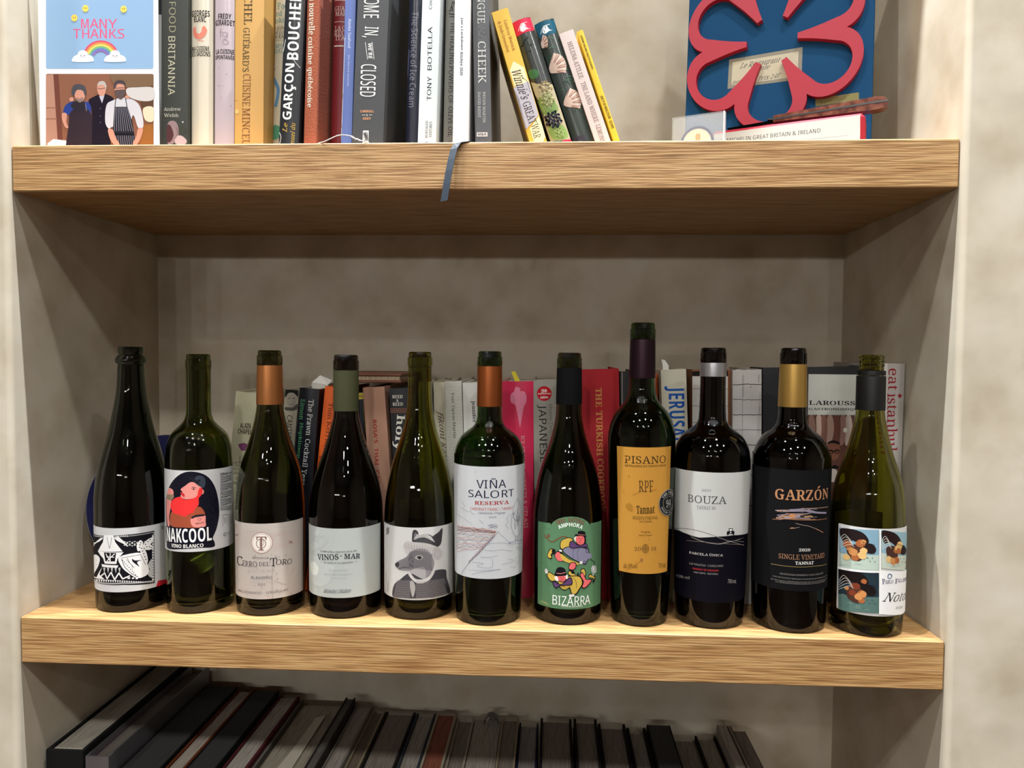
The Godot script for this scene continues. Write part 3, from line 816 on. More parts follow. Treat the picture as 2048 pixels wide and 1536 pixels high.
func bottles() -> void:
	var t: Node3D
	# 1 heavy sparkling bottle
	t = make_bottle("dark heavy sparkling wine bottle with a crown lip and black-and-white folk label", Vector2(-0.427, -0.062), [318.2, 14.4, 316.5, 14.9, 312.6, 14.6, 309.8, 13.4, 307.0, 15.8, 304.5, 17.4, 301.5, 17.9, 299.3, 17.0, 298.0, 15.2], [297.0, 14.9, 264.3, 16.9, 237.0, 21.7, 214.6, 26.5, 191.5, 33.1, 169.0, 38.7, 147.0, 41.7, 125.0, 42.9, 60.0, 42.8, 8.0, 42.5], Color(0.06, 0.085, 0.05))
	make_label(t, "label", rect_outline(-46, 78, 25.5, 102.7), "#c6c6c6", [125, 43.0, 11, 42.6], art_1)
	make_label(t, "back_label", rect_outline(-40, 40, 30, 128), "#d8d8d4", [125, 43.0, 11, 42.6], no_print, 0.15, true)
	# 2
	t = make_bottle("green bottle with a white label of a red-bearded man in a cap", Vector2(-0.3406, -0.06), [309.8, 13.4, 309.0, 14.0, 304.0, 14.0, 303.4, 15.0, 294.0, 15.0, 293.2, 14.6], [292.3, 14.4, 243.7, 14.4, 233.2, 15.9, 228.2, 17.9, 222.7, 22.5, 217.7, 27.9, 212.1, 32.4, 201.6, 36.4, 191.1, 38.0, 170.0, 39.1, 90.0, 39.3, 8.0, 38.6], Color(0.22, 0.26, 0.07))
	make_label(t, "label", rect_outline(-44, 80, 75.6, 173.0), "#d2d2d2", [170, 39.2, 36, 39.4], art_2, 0.15, false, true)
	# 3
	t = make_bottle("slope-shouldered olive bottle with a copper capsule and beige embossed bull-farm label", Vector2(-0.2516, -0.0612), [315.1, 13.4, 314.4, 13.9, 310.2, 13.9, 309.6, 15.2, 298.6, 15.2, 298.0, 14.8], [297.3, 14.4, 250.1, 15.6, 234.1, 17.8, 218.7, 21.3, 197.8, 27.5, 176.8, 34.4, 156.3, 38.4, 131.5, 40.6, 109.1, 41.1, 50.0, 41.0, 8.0, 40.6], Color(0.22, 0.23, 0.08))
	sleeve(t, "capsule", 297.6, 14.6, 250.1, 15.8, "#b0713f", "foil")
	make_label(t, "label", rect_outline(-54, 63, 21.1, 111.4), "#b9afa7", [109, 41.2, 13, 40.9], art_3)
	make_label(t, "back_label", rect_outline(-38, 38, 24, 132), "#c9c4ba", [109, 41.2, 13, 40.9], no_print, 0.15, true)
	# 4
	t = make_bottle("dark brown slope-shouldered bottle with an olive green capsule and pale grey label", Vector2(-0.1573, -0.0626), [310.3, 14.1, 309.5, 14.6, 304.8, 14.6, 304.2, 15.5, 293.2, 15.5, 292.6, 15.0], [292.0, 14.6, 243.1, 14.8, 224.1, 18.2, 203.2, 24.2, 182.3, 31.1, 161.3, 38.0, 142.2, 42.2, 120.5, 44.3, 60.0, 44.2, 8.0, 43.8], Color(0.07, 0.055, 0.04))
	sleeve(t, "capsule", 292.3, 14.8, 243.1, 14.9, "#4a4c34", "matte")
	make_label(t, "label", rect_outline(-58, 63, 25.6, 107.8), "#b2b7b3", [120, 44.4, 15, 44.2], art_4)
	# 5
	t = make_bottle("open olive green bottle with an engraved dog in a straw hat on its label", Vector2(-0.0665, -0.0629), [314.6, 13.3, 313.8, 13.8, 309.1, 13.8, 308.5, 15.0, 299.0, 15.0, 298.3, 14.5], [297.6, 14.1, 261.8, 14.8, 241.7, 16.5, 220.9, 20.7, 200.2, 27.2, 179.3, 33.3, 159.1, 37.8, 134.5, 41.5, 109.8, 42.5, 60.0, 42.4, 8.0, 42.0], Color(0.32, 0.33, 0.06))
	make_label(t, "label", rect_outline(-59, 61, 24.6, 110.3), "#c9c8c4", [110, 42.6, 17, 42.3], art_5)
	make_label(t, "back_label", rect_outline(-36, 36, 28, 128), "#d4d0c8", [110, 42.6, 17, 42.3], no_print, 0.15, true)
	# 6
	t = make_bottle("green bottle with an orange foil capsule and tall white label of a sketched vineyard", Vector2(0.0198, -0.0475), [315.8, 13.3, 315.0, 13.8, 310.4, 13.8, 309.8, 14.8, 300.0, 14.8, 299.3, 14.5], [298.6, 14.2, 251.6, 14.6, 238.5, 14.9, 233.7, 15.9, 228.3, 18.6, 223.6, 24.7, 218.2, 31.2, 213.4, 35.2, 203.2, 39.8, 193.1, 41.6, 181.1, 42.0, 45.4, 40.0, 8.0, 39.2], Color(0.09, 0.18, 0.05))
	sleeve(t, "capsule", 299.0, 14.3, 251.6, 14.7, "#9a5226", "foil")
	make_label(t, "label", rect_outline(-57, 66, 55.7, 185.3, 2.0), "#c4c6c8", [181, 42.1, 45, 40.1], art_6)
	# 7
	t = make_bottle("dark green bottle with a black capsule and green label of two tumbling acrobats", Vector2(0.1142, -0.0591), [314.7, 13.5, 313.9, 14.0, 309.9, 14.0, 309.3, 14.9, 298.8, 14.9, 298.1, 14.6], [297.4, 14.3, 254.2, 15.2, 238.6, 16.1, 223.6, 18.9, 203.1, 24.7, 182.6, 31.6, 162.7, 36.6, 135.4, 40.6, 114.2, 41.9, 60.0, 41.9, 8.0, 41.6], Color(0.11, 0.14, 0.05))
	sleeve(t, "capsule", 297.7, 14.5, 254.2, 15.2, "#0c0c0e", "matte")
	var arch := [-41.3, 19.4, 50.8, 19.4, 50.8, 118.0, 27.0, 118.2]
	for k in 9:
		var a := deg_to_rad(20.0 + 17.5 * k)
		arch.append(2.8 + 25.8 * cos(a)); arch.append(109.6 + 18.0 * sin(a))
	arch.append_array([-21.4, 118.2, -41.3, 117.4])
	make_label(t, "label", arch, "#587f5c", [114, 42.0, 17, 41.9], art_7)
	# 8
	t = make_bottle("tallest tapered bottle with a plum capsule and narrow ochre label", Vector2(0.2, -0.052), [350.4, 13.6, 349.6, 14.1, 344.7, 14.1, 344.1, 15.0, 332.6, 15.0, 331.9, 14.6], [331.2, 14.3, 286.4, 15.0, 271.0, 15.8, 261.0, 18.3, 255.6, 22.4, 250.9, 26.8, 245.6, 31.2, 235.5, 36.0, 225.4, 38.6, 210.5, 39.7, 141.4, 38.0, 50.7, 35.8, 8.0, 33.6], Color(0.07, 0.15, 0.05))
	sleeve(t, "capsule", 331.5, 14.4, 286.4, 15.1, "#2e1a24", "foil")
	make_label(t, "label", [-29.6, 63.4, 34.0, 63.0, 35.2, 209.2, -35.2, 208.6], "#bd8838", [210, 39.8, 51, 35.9], art_8)
	var st := make_label(t, "award_sticker", ring_outline(STICKER.x, STICKER.y, 15.5), "#8d8a84", [210, 39.8, 51, 35.9], art_sticker, 0.8)
	st.set_meta("label", "round black and silver award sticker")
	# 9
	t = make_bottle("broad-shouldered black bottle with a silver neck band and white-over-black label", Vector2(0.2836, -0.0571), [321.8, 13.9, 321.0, 14.4, 317.1, 14.4, 316.5, 15.1, 306.2, 15.1, 305.4, 14.9], [304.7, 14.6, 261.0, 15.0, 242.0, 15.7, 236.7, 16.6, 231.9, 19.3, 226.6, 25.4, 221.8, 32.0, 216.4, 36.9, 206.3, 41.8, 196.8, 43.7, 177.7, 44.4, 102.3, 42.5, 18.5, 40.4, 8.0, 39.8], Color(0.025, 0.02, 0.015))
	sleeve(t, "neck_band", 305.0, 14.9, 289.0, 14.9, "#b9b9bd", "metal")
	make_label(t, "label", rect_outline(-69, 61, 31.7, 181.5), "#bebfba", [178, 44.5, 18, 40.5], art_9)
	# 10
	t = make_bottle("broad black bottle with a gold capsule and black label lettered in copper", Vector2(0.3746, -0.0515), [322.2, 13.4, 321.4, 13.9, 317.8, 13.9, 317.2, 14.9, 305.2, 14.9, 304.5, 14.7], [303.8, 14.5, 254.7, 15.6, 238.3, 16.7, 233.6, 18.2, 228.3, 22.4, 223.6, 28.8, 218.3, 34.2, 208.3, 39.7, 198.9, 42.5, 183.0, 44.0, 38.8, 42.1, 8.0, 41.2], Color(0.02, 0.018, 0.018))
	sleeve(t, "capsule", 304.2, 14.7, 254.7, 15.9, "#b8924c", "foil")
	make_label(t, "label", rect_outline(-71, 58, 49.4, 186.5), "#0e0e10", [183, 44.1, 39, 42.2], art_10)
	# 11
	t = make_bottle("yellow-green screw-top bottle with a black collar and three-picture white label", Vector2(0.4604, -0.0435), [314.6, 13.2, 313.6, 13.9, 312.0, 13.2, 310.0, 13.2, 308.8, 14.1, 307.2, 13.2, 305.0, 13.2, 303.8, 14.1, 302.2, 13.2, 299.0, 13.2], [297.0, 13.3, 252.4, 15.2, 237.7, 17.2, 222.0, 20.4, 200.6, 25.9, 179.6, 32.9, 162.2, 37.1, 141.8, 39.5, 114.4, 40.3, 60.0, 40.2, 8.0, 39.4], Color(0.44, 0.43, 0.08))
	sleeve(t, "cap_ring", 297.5, 15.0, 292.3, 15.0, "#08080a", "satin")
	sleeve(t, "screw_collar", 291.4, 15.3, 252.4, 15.5, "#0a0a0c", "satin")
	make_label(t, "label", rect_outline(-49, 48, 25.0, 123.4, 1.6), "#d0cfcc", [114, 40.4, 19, 39.9], art_11)
	make_label(t, "back_label", rect_outline(-34, 34, 30, 128), "#d4d2cc", [114, 40.4, 19, 39.9], no_print, 0.15, true)


func ring_outline(x: float, y: float, r: float) -> Array:
	var o := []
	for k in 28:
		o.append(x + r * cos(TAU * k / 28)); o.append(y + r * sin(TAU * k / 28))
	return o


func art_sticker(c: Canvas) -> void:
	var x := STICKER.x
	var y := STICKER.y
	c.disc(x, y, 14.6, 14.6, "#17181b")
	c.ring(x, y, 9.6, 9.6, 0.5, "#8d8a84")
	c.text("94", x - 4.5, y - 0.5, x + 4.5, y - 0.5, 8.0, "s", "#b5b2ac")
	c.text_arc("TIM ATKIN", x, y, 12.0, 150.0, 30.0, 2.6, "S", "#b5b2ac")
	c.text_arc("MASTER OF WINE", x, y, 12.0, -160.0, -20.0, 2.0, "S", "#a09d97")
	c.line([x - 6.0, y + 5.2, x, y + 7.6, x + 6.0, y + 5.2], 0.4, "#8d8a84")
	c.line([x - 5.0, y - 5.6, x + 5.0, y - 5.6], 0.4, "#8d8a84")


# ------------------------------------------------------------------ things on the upper shelf besides the books
func upper_things() -> void:
	var t := thing("photo_card", "glossy thank-you photo card with blue panel over a group photo", "card", Vector3(-0.4433, SHELF_TOP, -0.03))
	var sheet := part("sheet", box(Vector3(-0.0727, 0.0, -0.0009), Vector3(0.1454, 0.215, 0.0009), 0.0002), paint("#eceaee", "gloss"), t)
	var c := canvas()
	art_card(c)
	flat_print(c, Vector2(145.4, 215.0), sheet, 0.0, "print", "gloss_ink", Vector2.ZERO, 0.05)
	t = thing("blank_card", "plain white card peeking out behind the photo card", "card", Vector3(-0.4170, SHELF_TOP, -0.0455))
	part("sheet", box(Vector3(-0.0475, 0.0, -0.0009), Vector3(0.0950, 0.165, 0.0009), 0.0002), paint("#dcdad8", "matte"), t)
	t = thing("navy_folder", "navy folder standing against the dark green spine", "folder", Vector3(-0.3745, SHELF_TOP, -0.0465))
	part("cover", box(Vector3(-0.0045, 0.0, -0.19), Vector3(0.0055, 0.25, 0.19), 0.0008), paint("#1c2230", "satin"), t)

	# blue board with the red flower emblem in relief
	var yaw := deg_to_rad(24.0)
	t = thing("emblem_board", "blue board with a red six-petalled flower outline in relief", "sign", BOARD_AT, Vector3(deg_to_rad(-4.0), -yaw, 0))
	t.rotation_order = EULER_ORDER_YXZ
	var board := part("board", box(Vector3(0.0, 0.0, -0.02), Vector3(0.2295, 0.31, 0.02), 0.001), paint("#1c4a72", "matte"), t)
	c = canvas()
	art_board(c)
	var on := func(v: Vector2, up: float) -> Array: return [Vector3(v.x, v.y, up) * 0.001, Vector3(0, 0, 1)]
	part("card_print", c.mesh(Rect2(0, 0, 229, 309), 0.0, on, 0.15), mats["ink"], board)
	part("emblem", flower(Vector2(111.0, 170.0)), paint("#b01c34", "satin"), t)

	# red case with white front, a knife on it, a medal in a clear sleeve
	t = thing("red_case", "red case with white panel reading MICHELIN GREAT BRITAIN & IRELAND", "case", PLAQUE_AT, Vector3(0, -yaw, 0))
	var hgt: float = PLAQUE_AT.y - SHELF_TOP
	part("body", box(Vector3(-0.1747, -hgt, -0.045), Vector3(0.1767, hgt, 0.045), 0.0045), paint("#a8162e", "satin"), t)
	c = canvas()
	art_plaque(c)
	part("panel", c.mesh(Rect2(-171, -hgt * 1000.0 + 3.0, 168, 60), 0.0, on, 0.2), mats["ink"], t)
	knife(yaw)
	t = thing("medal_sleeve", "clear plastic sleeve holding a navy-rimmed medal", "medal", MEDAL_AT, Vector3(0, -yaw, 0))
	var clear := StandardMaterial3D.new()
	clear.albedo_color = Color(0.93, 0.96, 0.98, 0.1)
	clear.transparency = BaseMaterial3D.TRANSPARENCY_ALPHA
	clear.roughness = 0.06
	var sh: float = MEDAL_AT.y - SHELF_TOP
	part("sleeve", box(Vector3(-0.0640, -sh, -0.0005), Vector3(0.0640, sh, 0.0005), 0.0002), clear, t)
	part("sleeve_back", box(Vector3(-0.0640, -sh, -0.0065), Vector3(0.0640, sh, 0.0005), 0.0002), clear, t)
	part("seam", box(Vector3(-0.0018, -sh, -0.0066), Vector3(0.0018, sh, 0.0068), 0.0003), paint("#c9d2d6", "gloss"), t)
	c = canvas()
	art_medal(c)
	var coin := part("medal", coin_mesh(Vector2(-33.4, -34.0), 20.4), paint("#26315c", "satin"), t)
	part("medal_print", c.mesh(Rect2(-60, -sh * 1000.0, 60, 60), 0.0, func(v: Vector2, up: float) -> Array: return [Vector3(v.x, v.y, up - 2.0) * 0.001, Vector3(0, 0, 1)], 0.05), mats["ink"], coin)

	# wire loop over the shelf edge and the ribbon marker
	t = thing("wire_loop", "thin white wire arched over the shelf edge under red and blue spines", "wire")
	var w := PackedVector3Array()
	var k := Canvas.spline(PackedVector2Array([Vector2(-0.1726, 1.7497), Vector2(-0.1640, 1.7503), Vector2(-0.1567, 1.7520), Vector2(-0.1454, 1.7555), Vector2(-0.1341, 1.7548), Vector2(-0.1284, 1.7520), Vector2(-0.1200, 1.7503), Vector2(-0.1143, 1.7497)]), false, 6)
	for i in k.size():
		var s := sin(PI * i / (k.size() - 1.0))
		w.append(Vector3(k[i].x, k[i].y, -0.004 + 0.011 * s))
	part("wire", tube(w, 0.0006), paint("#e8e6e2", "satin"), t)
	var tw := PackedVector3Array()
	for i in 9:
		tw.append(w[26 + i] + Vector3(0, 0.0006 * sin(i * 2.4), 0.0006 * cos(i * 2.4)))
	part("twist", tube(tw, 0.0011), paint("#e8e6e2", "satin"), t)
	t = thing("ribbon_marker", "slate blue ribbon bookmark hanging over the front of the oak shelf", "ribbon")
	var mid := [Vector3(0.0060, 1.7496, -0.030), Vector3(0.0040, 1.7496, -0.012), Vector3(-0.0050, 1.7497, -0.001), Vector3(-0.0135, 1.7470, 0.0030), Vector3(-0.0170, 1.7400, 0.0060), Vector3(-0.0195, 1.7280, 0.0090), Vector3(-0.0216, 1.7153, 0.0115), Vector3(-0.0238, 1.7000, 0.0135), Vector3(-0.0266, 1.6809, 0.0150)]
	var l := PackedVector3Array()
	var r := PackedVector3Array()
	for i in mid.size():
		var f := clampf((i - 1.0) / 3.0, 0.0, 1.0)
		var side := Vector3(0.0042, 0.0, 0.0).lerp(Vector3(0.0041, 0.0004, 0.0016), f)
		l.append(mid[i] - side)
		r.append(mid[i] + side)
	part("ribbon", strip(l, r, 0.0003), paint("#222f3d", "satin"), t)


func coin_mesh(at: Vector2, r: float) -> ArrayMesh:
	var p := PackedVector2Array()
	for k in 40:
		p.append(Vector2(at.x + r * cos(TAU * k / 40), at.y + r * sin(TAU * k / 40)) * 0.001)
	return turned(extrude(p, 0.0020, 0.0048))


# extruded in y, laid so that y becomes z (facing +z) and the outline's y stays up
func turned(m: ArrayMesh) -> ArrayMesh:
	var st := SurfaceTool.new()
	st.append_from(m, 0, Transform3D(Basis(Vector3(1, 0, 0), Vector3(0, 0, -1), Vector3(0, 1, 0)), Vector3.ZERO))
	return st.commit()


# the emblem: outer outline of six petals less six inner petals that open towards the middle
func flower(mid: Vector2) -> ArrayMesh:
	var outer := PackedVector2Array()
	var hole: Array[PackedVector2Array] = []
	for k in 6:
		var d := deg_to_rad(30.0 + 60.0 * k)
		var pet := PackedVector2Array()
		var inn := PackedVector2Array()
		for i in 48:
			var a := TAU * i / 48
			pet.append(Vector2(81.0 + 35.5 * cos(a), 44.5 * sin(a)).rotated(d))
		for i in range(-14, 15):
			var a := PI * 0.5 * i / 10.0
			if absf(a) <= PI * 0.62:
				inn.append(Vector2(82.0 + 23.8 * cos(a), 27.4 * sin(a)).rotated(d))
		var a1 := deg_to_rad(23.5)
		var tip := Vector2(31.0 * cos(a1), 31.0 * sin(a1))
		var q := []
		for i in range(1, 7):
			var s := i / 6.0
			var from := Vector2(82.0 + 23.8 * cos(PI * 0.62), 27.4 * sin(PI * 0.62))
			var ctrl := Vector2(56.0 * cos(deg_to_rad(22.5)), 56.0 * sin(deg_to_rad(22.5)))
			q.append(from.lerp(ctrl, s).lerp(ctrl.lerp(tip, s), s))
		for e in q:
			inn.append(e.rotated(d))
		for i in range(q.size() - 1, -1, -1):
			inn.append(Vector2(q[i].x, -q[i].y).rotated(d))
		outer = pet if outer.is_empty() else Geometry2D.merge_polygons(outer, pet)[0]
		hole.append(inn)
	var core := PackedVector2Array()
	for i in 48:
		core.append(Vector2(76.0 * cos(TAU * i / 48), 76.0 * sin(TAU * i / 48)))
	var merged := Geometry2D.merge_polygons(outer, core)
	outer = merged[0]
	for m in merged:
		if absf(area(m)) > absf(area(outer)):
			outer = m
	var centre := PackedVector2Array()
	for i in 36:
		centre.append(Vector2(31.5 * cos(TAU * i / 36), 31.5 * sin(TAU * i / 36)))
	var gap := centre
	for h in hole:
		var both := Geometry2D.merge_polygons(gap, h)
		gap = both[0]
		for m in both:
			if absf(area(m)) > absf(area(gap)):
				gap = m
	# one outline without a hole: cut the ring open along a hair line through a petal, as two halves
	var st := SurfaceTool.new()
	st.begin(Mesh.PRIMITIVE_TRIANGLES)
	for side in [1.0, -1.0]:
		var half := PackedVector2Array([Vector2(-200, 0), Vector2(200, 0), Vector2(200, 200 * side), Vector2(-200, 200 * side)])
		for a in Geometry2D.intersect_polygons(outer, half):
			for piece in Geometry2D.clip_polygons(a, gap):
				var p := PackedVector2Array()
				for v in piece:
					p.append((v + mid) * 0.001)
				if absf(area(piece)) > 1.0:
					st.append_from(turned(extrude(p, -0.0085, 0.0002, 30.0)), 0, Transform3D.IDENTITY)
	return st.commit()


func area(p: PackedVector2Array) -> float:
	var s := 0.0
	for i in p.size():
		s += p[i].cross(p[(i + 1) % p.size()])
	return s * 0.5


func knife(yaw: float) -> void:
	var t := thing("folding_knife", "knife with burl wood handle lying on the red case", "knife", KNIFE_AT, Vector3(0, -yaw, 0))
	var up := func(pts: Array, z0: float, z1: float) -> ArrayMesh:
		var p := PackedVector2Array()
		for i in pts.size() / 2:
			p.append(Vector2(pts[2 * i], pts[2 * i + 1]) * 0.001)
		return turned(extrude(p, -z1 * 0.001, -z0 * 0.001))
	var burl := StandardMaterial3D.new()
	burl.albedo_color = Color("#7a5042")
	burl.albedo_texture = noise_tex(77, 0.02, 256, 4, ramp([[0.0, "#7a6058"], [0.5, "#d8b8a4"], [1.0, "#ffffff"]]))
	burl.uv1_triplanar = true
	burl.uv1_scale = Vector3(14, 14, 14)
	burl.roughness = 0.25
	part("handle_scale", up.call([-126.0, 1.2, -11.0, 8.0, -3.0, 6.4, 0.0, 2.6, -12.0, 2.6, -126.0, -2.2], -16.0, 0.0), burl, t)
	part("bolster", up.call([-133.0, -1.6, -126.0, -2.1, -12.0, 2.5, 0.0, 2.5, 0.6, 0.4, -12.0, 0.4, -126.0, -4.0, -133.0, -3.2], -16.5, 0.4), paint("#c9c9cc", "steel"), t)
	part("handle_scale", up.call([-126.0, -4.1, -12.0, 0.3, 0.3, 0.3, 0.0, -3.6, -4.0, -6.2, -11.0, -7.3, -126.0, -6.4], -16.0, 0.0), burl, t)
	part("blade", up.call([-183.0, -5.0, -130.0, -2.4, -126.5, -2.6, -126.5, -6.2, -181.0, -8.0], -9.5, -7.0), paint("#26262a", "steel"), t)


# ------------------------------------------------------------------ small things on the middle shelf
func middle_things() -> void:
	var t := thing("award_plate", "round navy plate with gold lettering leaning at the back behind two bottles", "plate", Vector3(-0.4180, SHELF_MID - 0.0035, -0.152), Vector3(deg_to_rad(-24.0), deg_to_rad(38.0), 0))
	var p := []
	for e in [[0.0, 0.004], [0.075, 0.004], [0.082, 0.006], [0.099, 0.012], [0.1040, 0.0135], [0.1050, 0.0128], [0.1036, 0.0108], [0.084, 0.003], [0.070, 0.0], [0.0, 0.0]]:
		p.append(Vector2(e[0], -e[1]))
	var dish := part("dish", turned(lathe(p, 72)), paint("#191c48", "gloss"), t)
	dish.position = Vector3(0, 0.105, 0)
	var rim := PackedVector3Array()
	for k in 73:
		rim.append(Vector3(0.1045 * cos(TAU * k / 72), 0.105 + 0.1045 * sin(TAU * k / 72), 0.0134))
	part("rim_line", tube(rim, 0.0004, 6), paint("#6a675f", "satin"), t)
	var c := canvas()
	c.text("NATIONAL", -60.0, 150.0, 60.0, 150.0, 20.0, "S", "#b8a23c")
	c.text("RESTAURANT", -68.0, 118.0, 68.0, 118.0, 20.0, "S", "#b8a23c")
	c.text("AWARDS", -46.0, 86.0, 46.0, 86.0, 20.0, "S", "#b8a23c")
	part("lettering", c.mesh(Rect2(-75, 20, 150, 190), 0.0, func(v: Vector2, up: float) -> Array: return [Vector3(v.x, v.y, 4.0 + up) * 0.001, Vector3(0, 0, 1)], 0.15), mats["gloss_ink"], t)

	t = thing("paper_marker", "crumpled white paper marker sticking up beside the orange spine", "paper")
	var l := PackedVector3Array([Vector3(-0.231, 1.440, -0.160), Vector3(-0.233, 1.462, -0.158), Vector3(-0.229, 1.474, -0.154), Vector3(-0.220, 1.483, -0.160)])
	var r := PackedVector3Array([Vector3(-0.212, 1.440, -0.164), Vector3(-0.214, 1.458, -0.166), Vector3(-0.209, 1.470, -0.160), Vector3(-0.206, 1.476, -0.170)])
	part("sheet", strip(l, r, 0.0003), paint("#d6d4cc", "matte"), t)
	t = thing("page_flag", "yellow paper flag poking out above the pink spine", "paper")
	part("sheet", strip(PackedVector3Array([Vector3(0.046, 1.450, -0.150), Vector3(0.0455, 1.476, -0.150), Vector3(0.0395, 1.490, -0.150)]), PackedVector3Array([Vector3(0.052, 1.450, -0.152), Vector3(0.0515, 1.478, -0.152), Vector3(0.0445, 1.491, -0.152)]), 0.0002), paint("#c9b83a", "matte"), t)
	t = thing("paper_marker", "small white paper tip above the JERUSALEM spine", "paper")
	part("sheet", strip(PackedVector3Array([Vector3(0.238, 1.470, -0.150), Vector3(0.238, 1.500, -0.150), Vector3(0.236, 1.508, -0.150)]), PackedVector3Array([Vector3(0.247, 1.470, -0.152), Vector3(0.246, 1.500, -0.152), Vector3(0.241, 1.507, -0.152)]), 0.0003), paint("#d0cec6", "matte"), t)
	t = thing("flat_book", "brown book lying flat across the tops of the spines", "book", Vector3(-0.150, 1.4745, -0.215))
	part("cover", box(Vector3(-0.045, 0.0, -0.075), Vector3(0.09, 0.003, 0.15), 0.0006), paint("#6e3f2c", "satin"), t)
	part("page_block", box(Vector3(-0.043, 0.003, -0.073), Vector3(0.086, 0.006, 0.146), 0.0003), paint("#a8957c", "pages"), t)
	part("cover", box(Vector3(-0.045, 0.009, -0.075), Vector3(0.09, 0.003, 0.15), 0.0006), paint("#6e3f2c", "satin"), t)


# ------------------------------------------------------------------ things on the lower shelf besides the books
func lower_things() -> void:
	var t := thing("paper_slip", "pale paper slip lying on top of the thick cream block", "paper")
	var y := 0.9685
	part("sheet", strip(PackedVector3Array([Vector3(-0.2620, y + 0.0004, -0.095), Vector3(-0.2560, y + 0.0012, -0.165), Vector3(-0.2520, y + 0.0030, -0.238)]), PackedVector3Array([Vector3(-0.2420, y + 0.0004, -0.095), Vector3(-0.2410, y + 0.0012, -0.165), Vector3(-0.2390, y + 0.0045, -0.243)]), 0.0003), paint("#a39c8c", "matte"), t)
	t = thing("curled_band", "curled dark glossy band standing on the wide cream block", "ribbon")
	var l := PackedVector3Array()
	var r := PackedVector3Array()
	for k in 15:
		var a := deg_to_rad(-15.0 + 210.0 * k / 14.0)
		l.append(Vector3(0.0065 + 0.0105 * cos(a), 0.9563 + 0.0105 * sin(a), -0.270))
		r.append(Vector3(0.0065 + 0.0105 * cos(a), 0.9563 + 0.0105 * sin(a), -0.283))
	part("band", strip(l, r, 0.0008), paint("#2a2826", "gloss"), t)
	part("crumpled_foil", strip(PackedVector3Array([Vector3(-0.0010, 0.9545, -0.273), Vector3(0.003, 0.9625, -0.276), Vector3(0.008, 0.9585, -0.272), Vector3(0.0130, 0.9615, -0.276)]), PackedVector3Array([Vector3(-0.0010, 0.9540, -0.281), Vector3(0.004, 0.9600, -0.283), Vector3(0.008, 0.9605, -0.280), Vector3(0.0135, 0.9580, -0.282)]), 0.0004), paint("#8f8a82", "foil"), t)


# ------------------------------------------------------------------ the room
func downlight(x: float, z: float, energy: float, kind: int) -> void:
	var t := thing("ceiling_downlight", ["small recessed downlight tight against the plaster wall", "recessed round downlight out in the room"][kind], "lamp", Vector3(x, CEIL, z), Vector3.ZERO, ["wall-washing downlights", "room downlights"][kind])
	var r: float = [0.022, 0.07][kind]
	part("trim_ring", lathe([Vector2(r + 0.002, -0.001), Vector2(r + 0.006, -0.006), Vector2(r + 0.016, -0.005), Vector2(r + 0.018, 0.0)], 40), paint("#d8d6d0", "satin"), t)
	part("lamp_lens", lathe([Vector2(0.0, -0.003), Vector2(r, -0.003), Vector2(r + 0.002, -0.001)], 32), glow(), t)
	var s := SpotLight3D.new()
	s.name = "lamp_light"
	s.light_color = LAMP_COLOR
	s.light_energy = energy
	s.light_size = [0.012, 0.05][kind]
	s.spot_angle = 62.0
	s.spot_angle_attenuation = 0.6
	s.spot_range = 12.0
	s.spot_attenuation = 2.0
	s.shadow_enabled = true
	s.position = Vector3(0, -0.02, 0)
	s.rotation.x = -PI / 2
	t.add_child(s)


func glow() -> StandardMaterial3D:
	if not mats.has("glow"):
		var g := StandardMaterial3D.new()
		g.albedo_color = Color("#fff4e0")
		g.emission_enabled = true
		g.emission = Color("#fffaf4")
		g.emission_energy_multiplier = 330.0
		mats["glow"] = g
	return mats["glow"]


func pendant(x: float, z: float, energy: float) -> void:
	var t := thing("pendant_lamp", "small bare-bulb pendant hanging over the far tables", "lamp", Vector3(x, 2.3, z), Vector3.ZERO, "pendants over the far tables")
	part("cord", tube(PackedVector3Array([Vector3(0, 0.07, 0), Vector3(0, CEIL - 2.3, 0)]), 0.003, 6), paint("#1c1a18", "satin"), t)
	part("holder", lathe([Vector2(0.0, 0.03), Vector2(0.018, 0.03), Vector2(0.02, 0.06), Vector2(0.008, 0.075), Vector2(0.0, 0.075)], 20), paint("#6a5a40", "metal"), t)
	var p := []
	for k in 13:
		var a := -PI / 2 + PI * k / 12.0
		p.append(Vector2(0.032 * cos(a), 0.032 * sin(a)))
	part("bulb", lathe(p, 24), glow(), t)
	var o := OmniLight3D.new()
	o.name = "bulb_light"
	o.light_color = LAMP_COLOR
	o.light_energy = energy
	o.light_size = 0.03
	o.omni_range = 14.0
	o.omni_attenuation = 2.0
	o.shadow_enabled = true
	t.add_child(o)


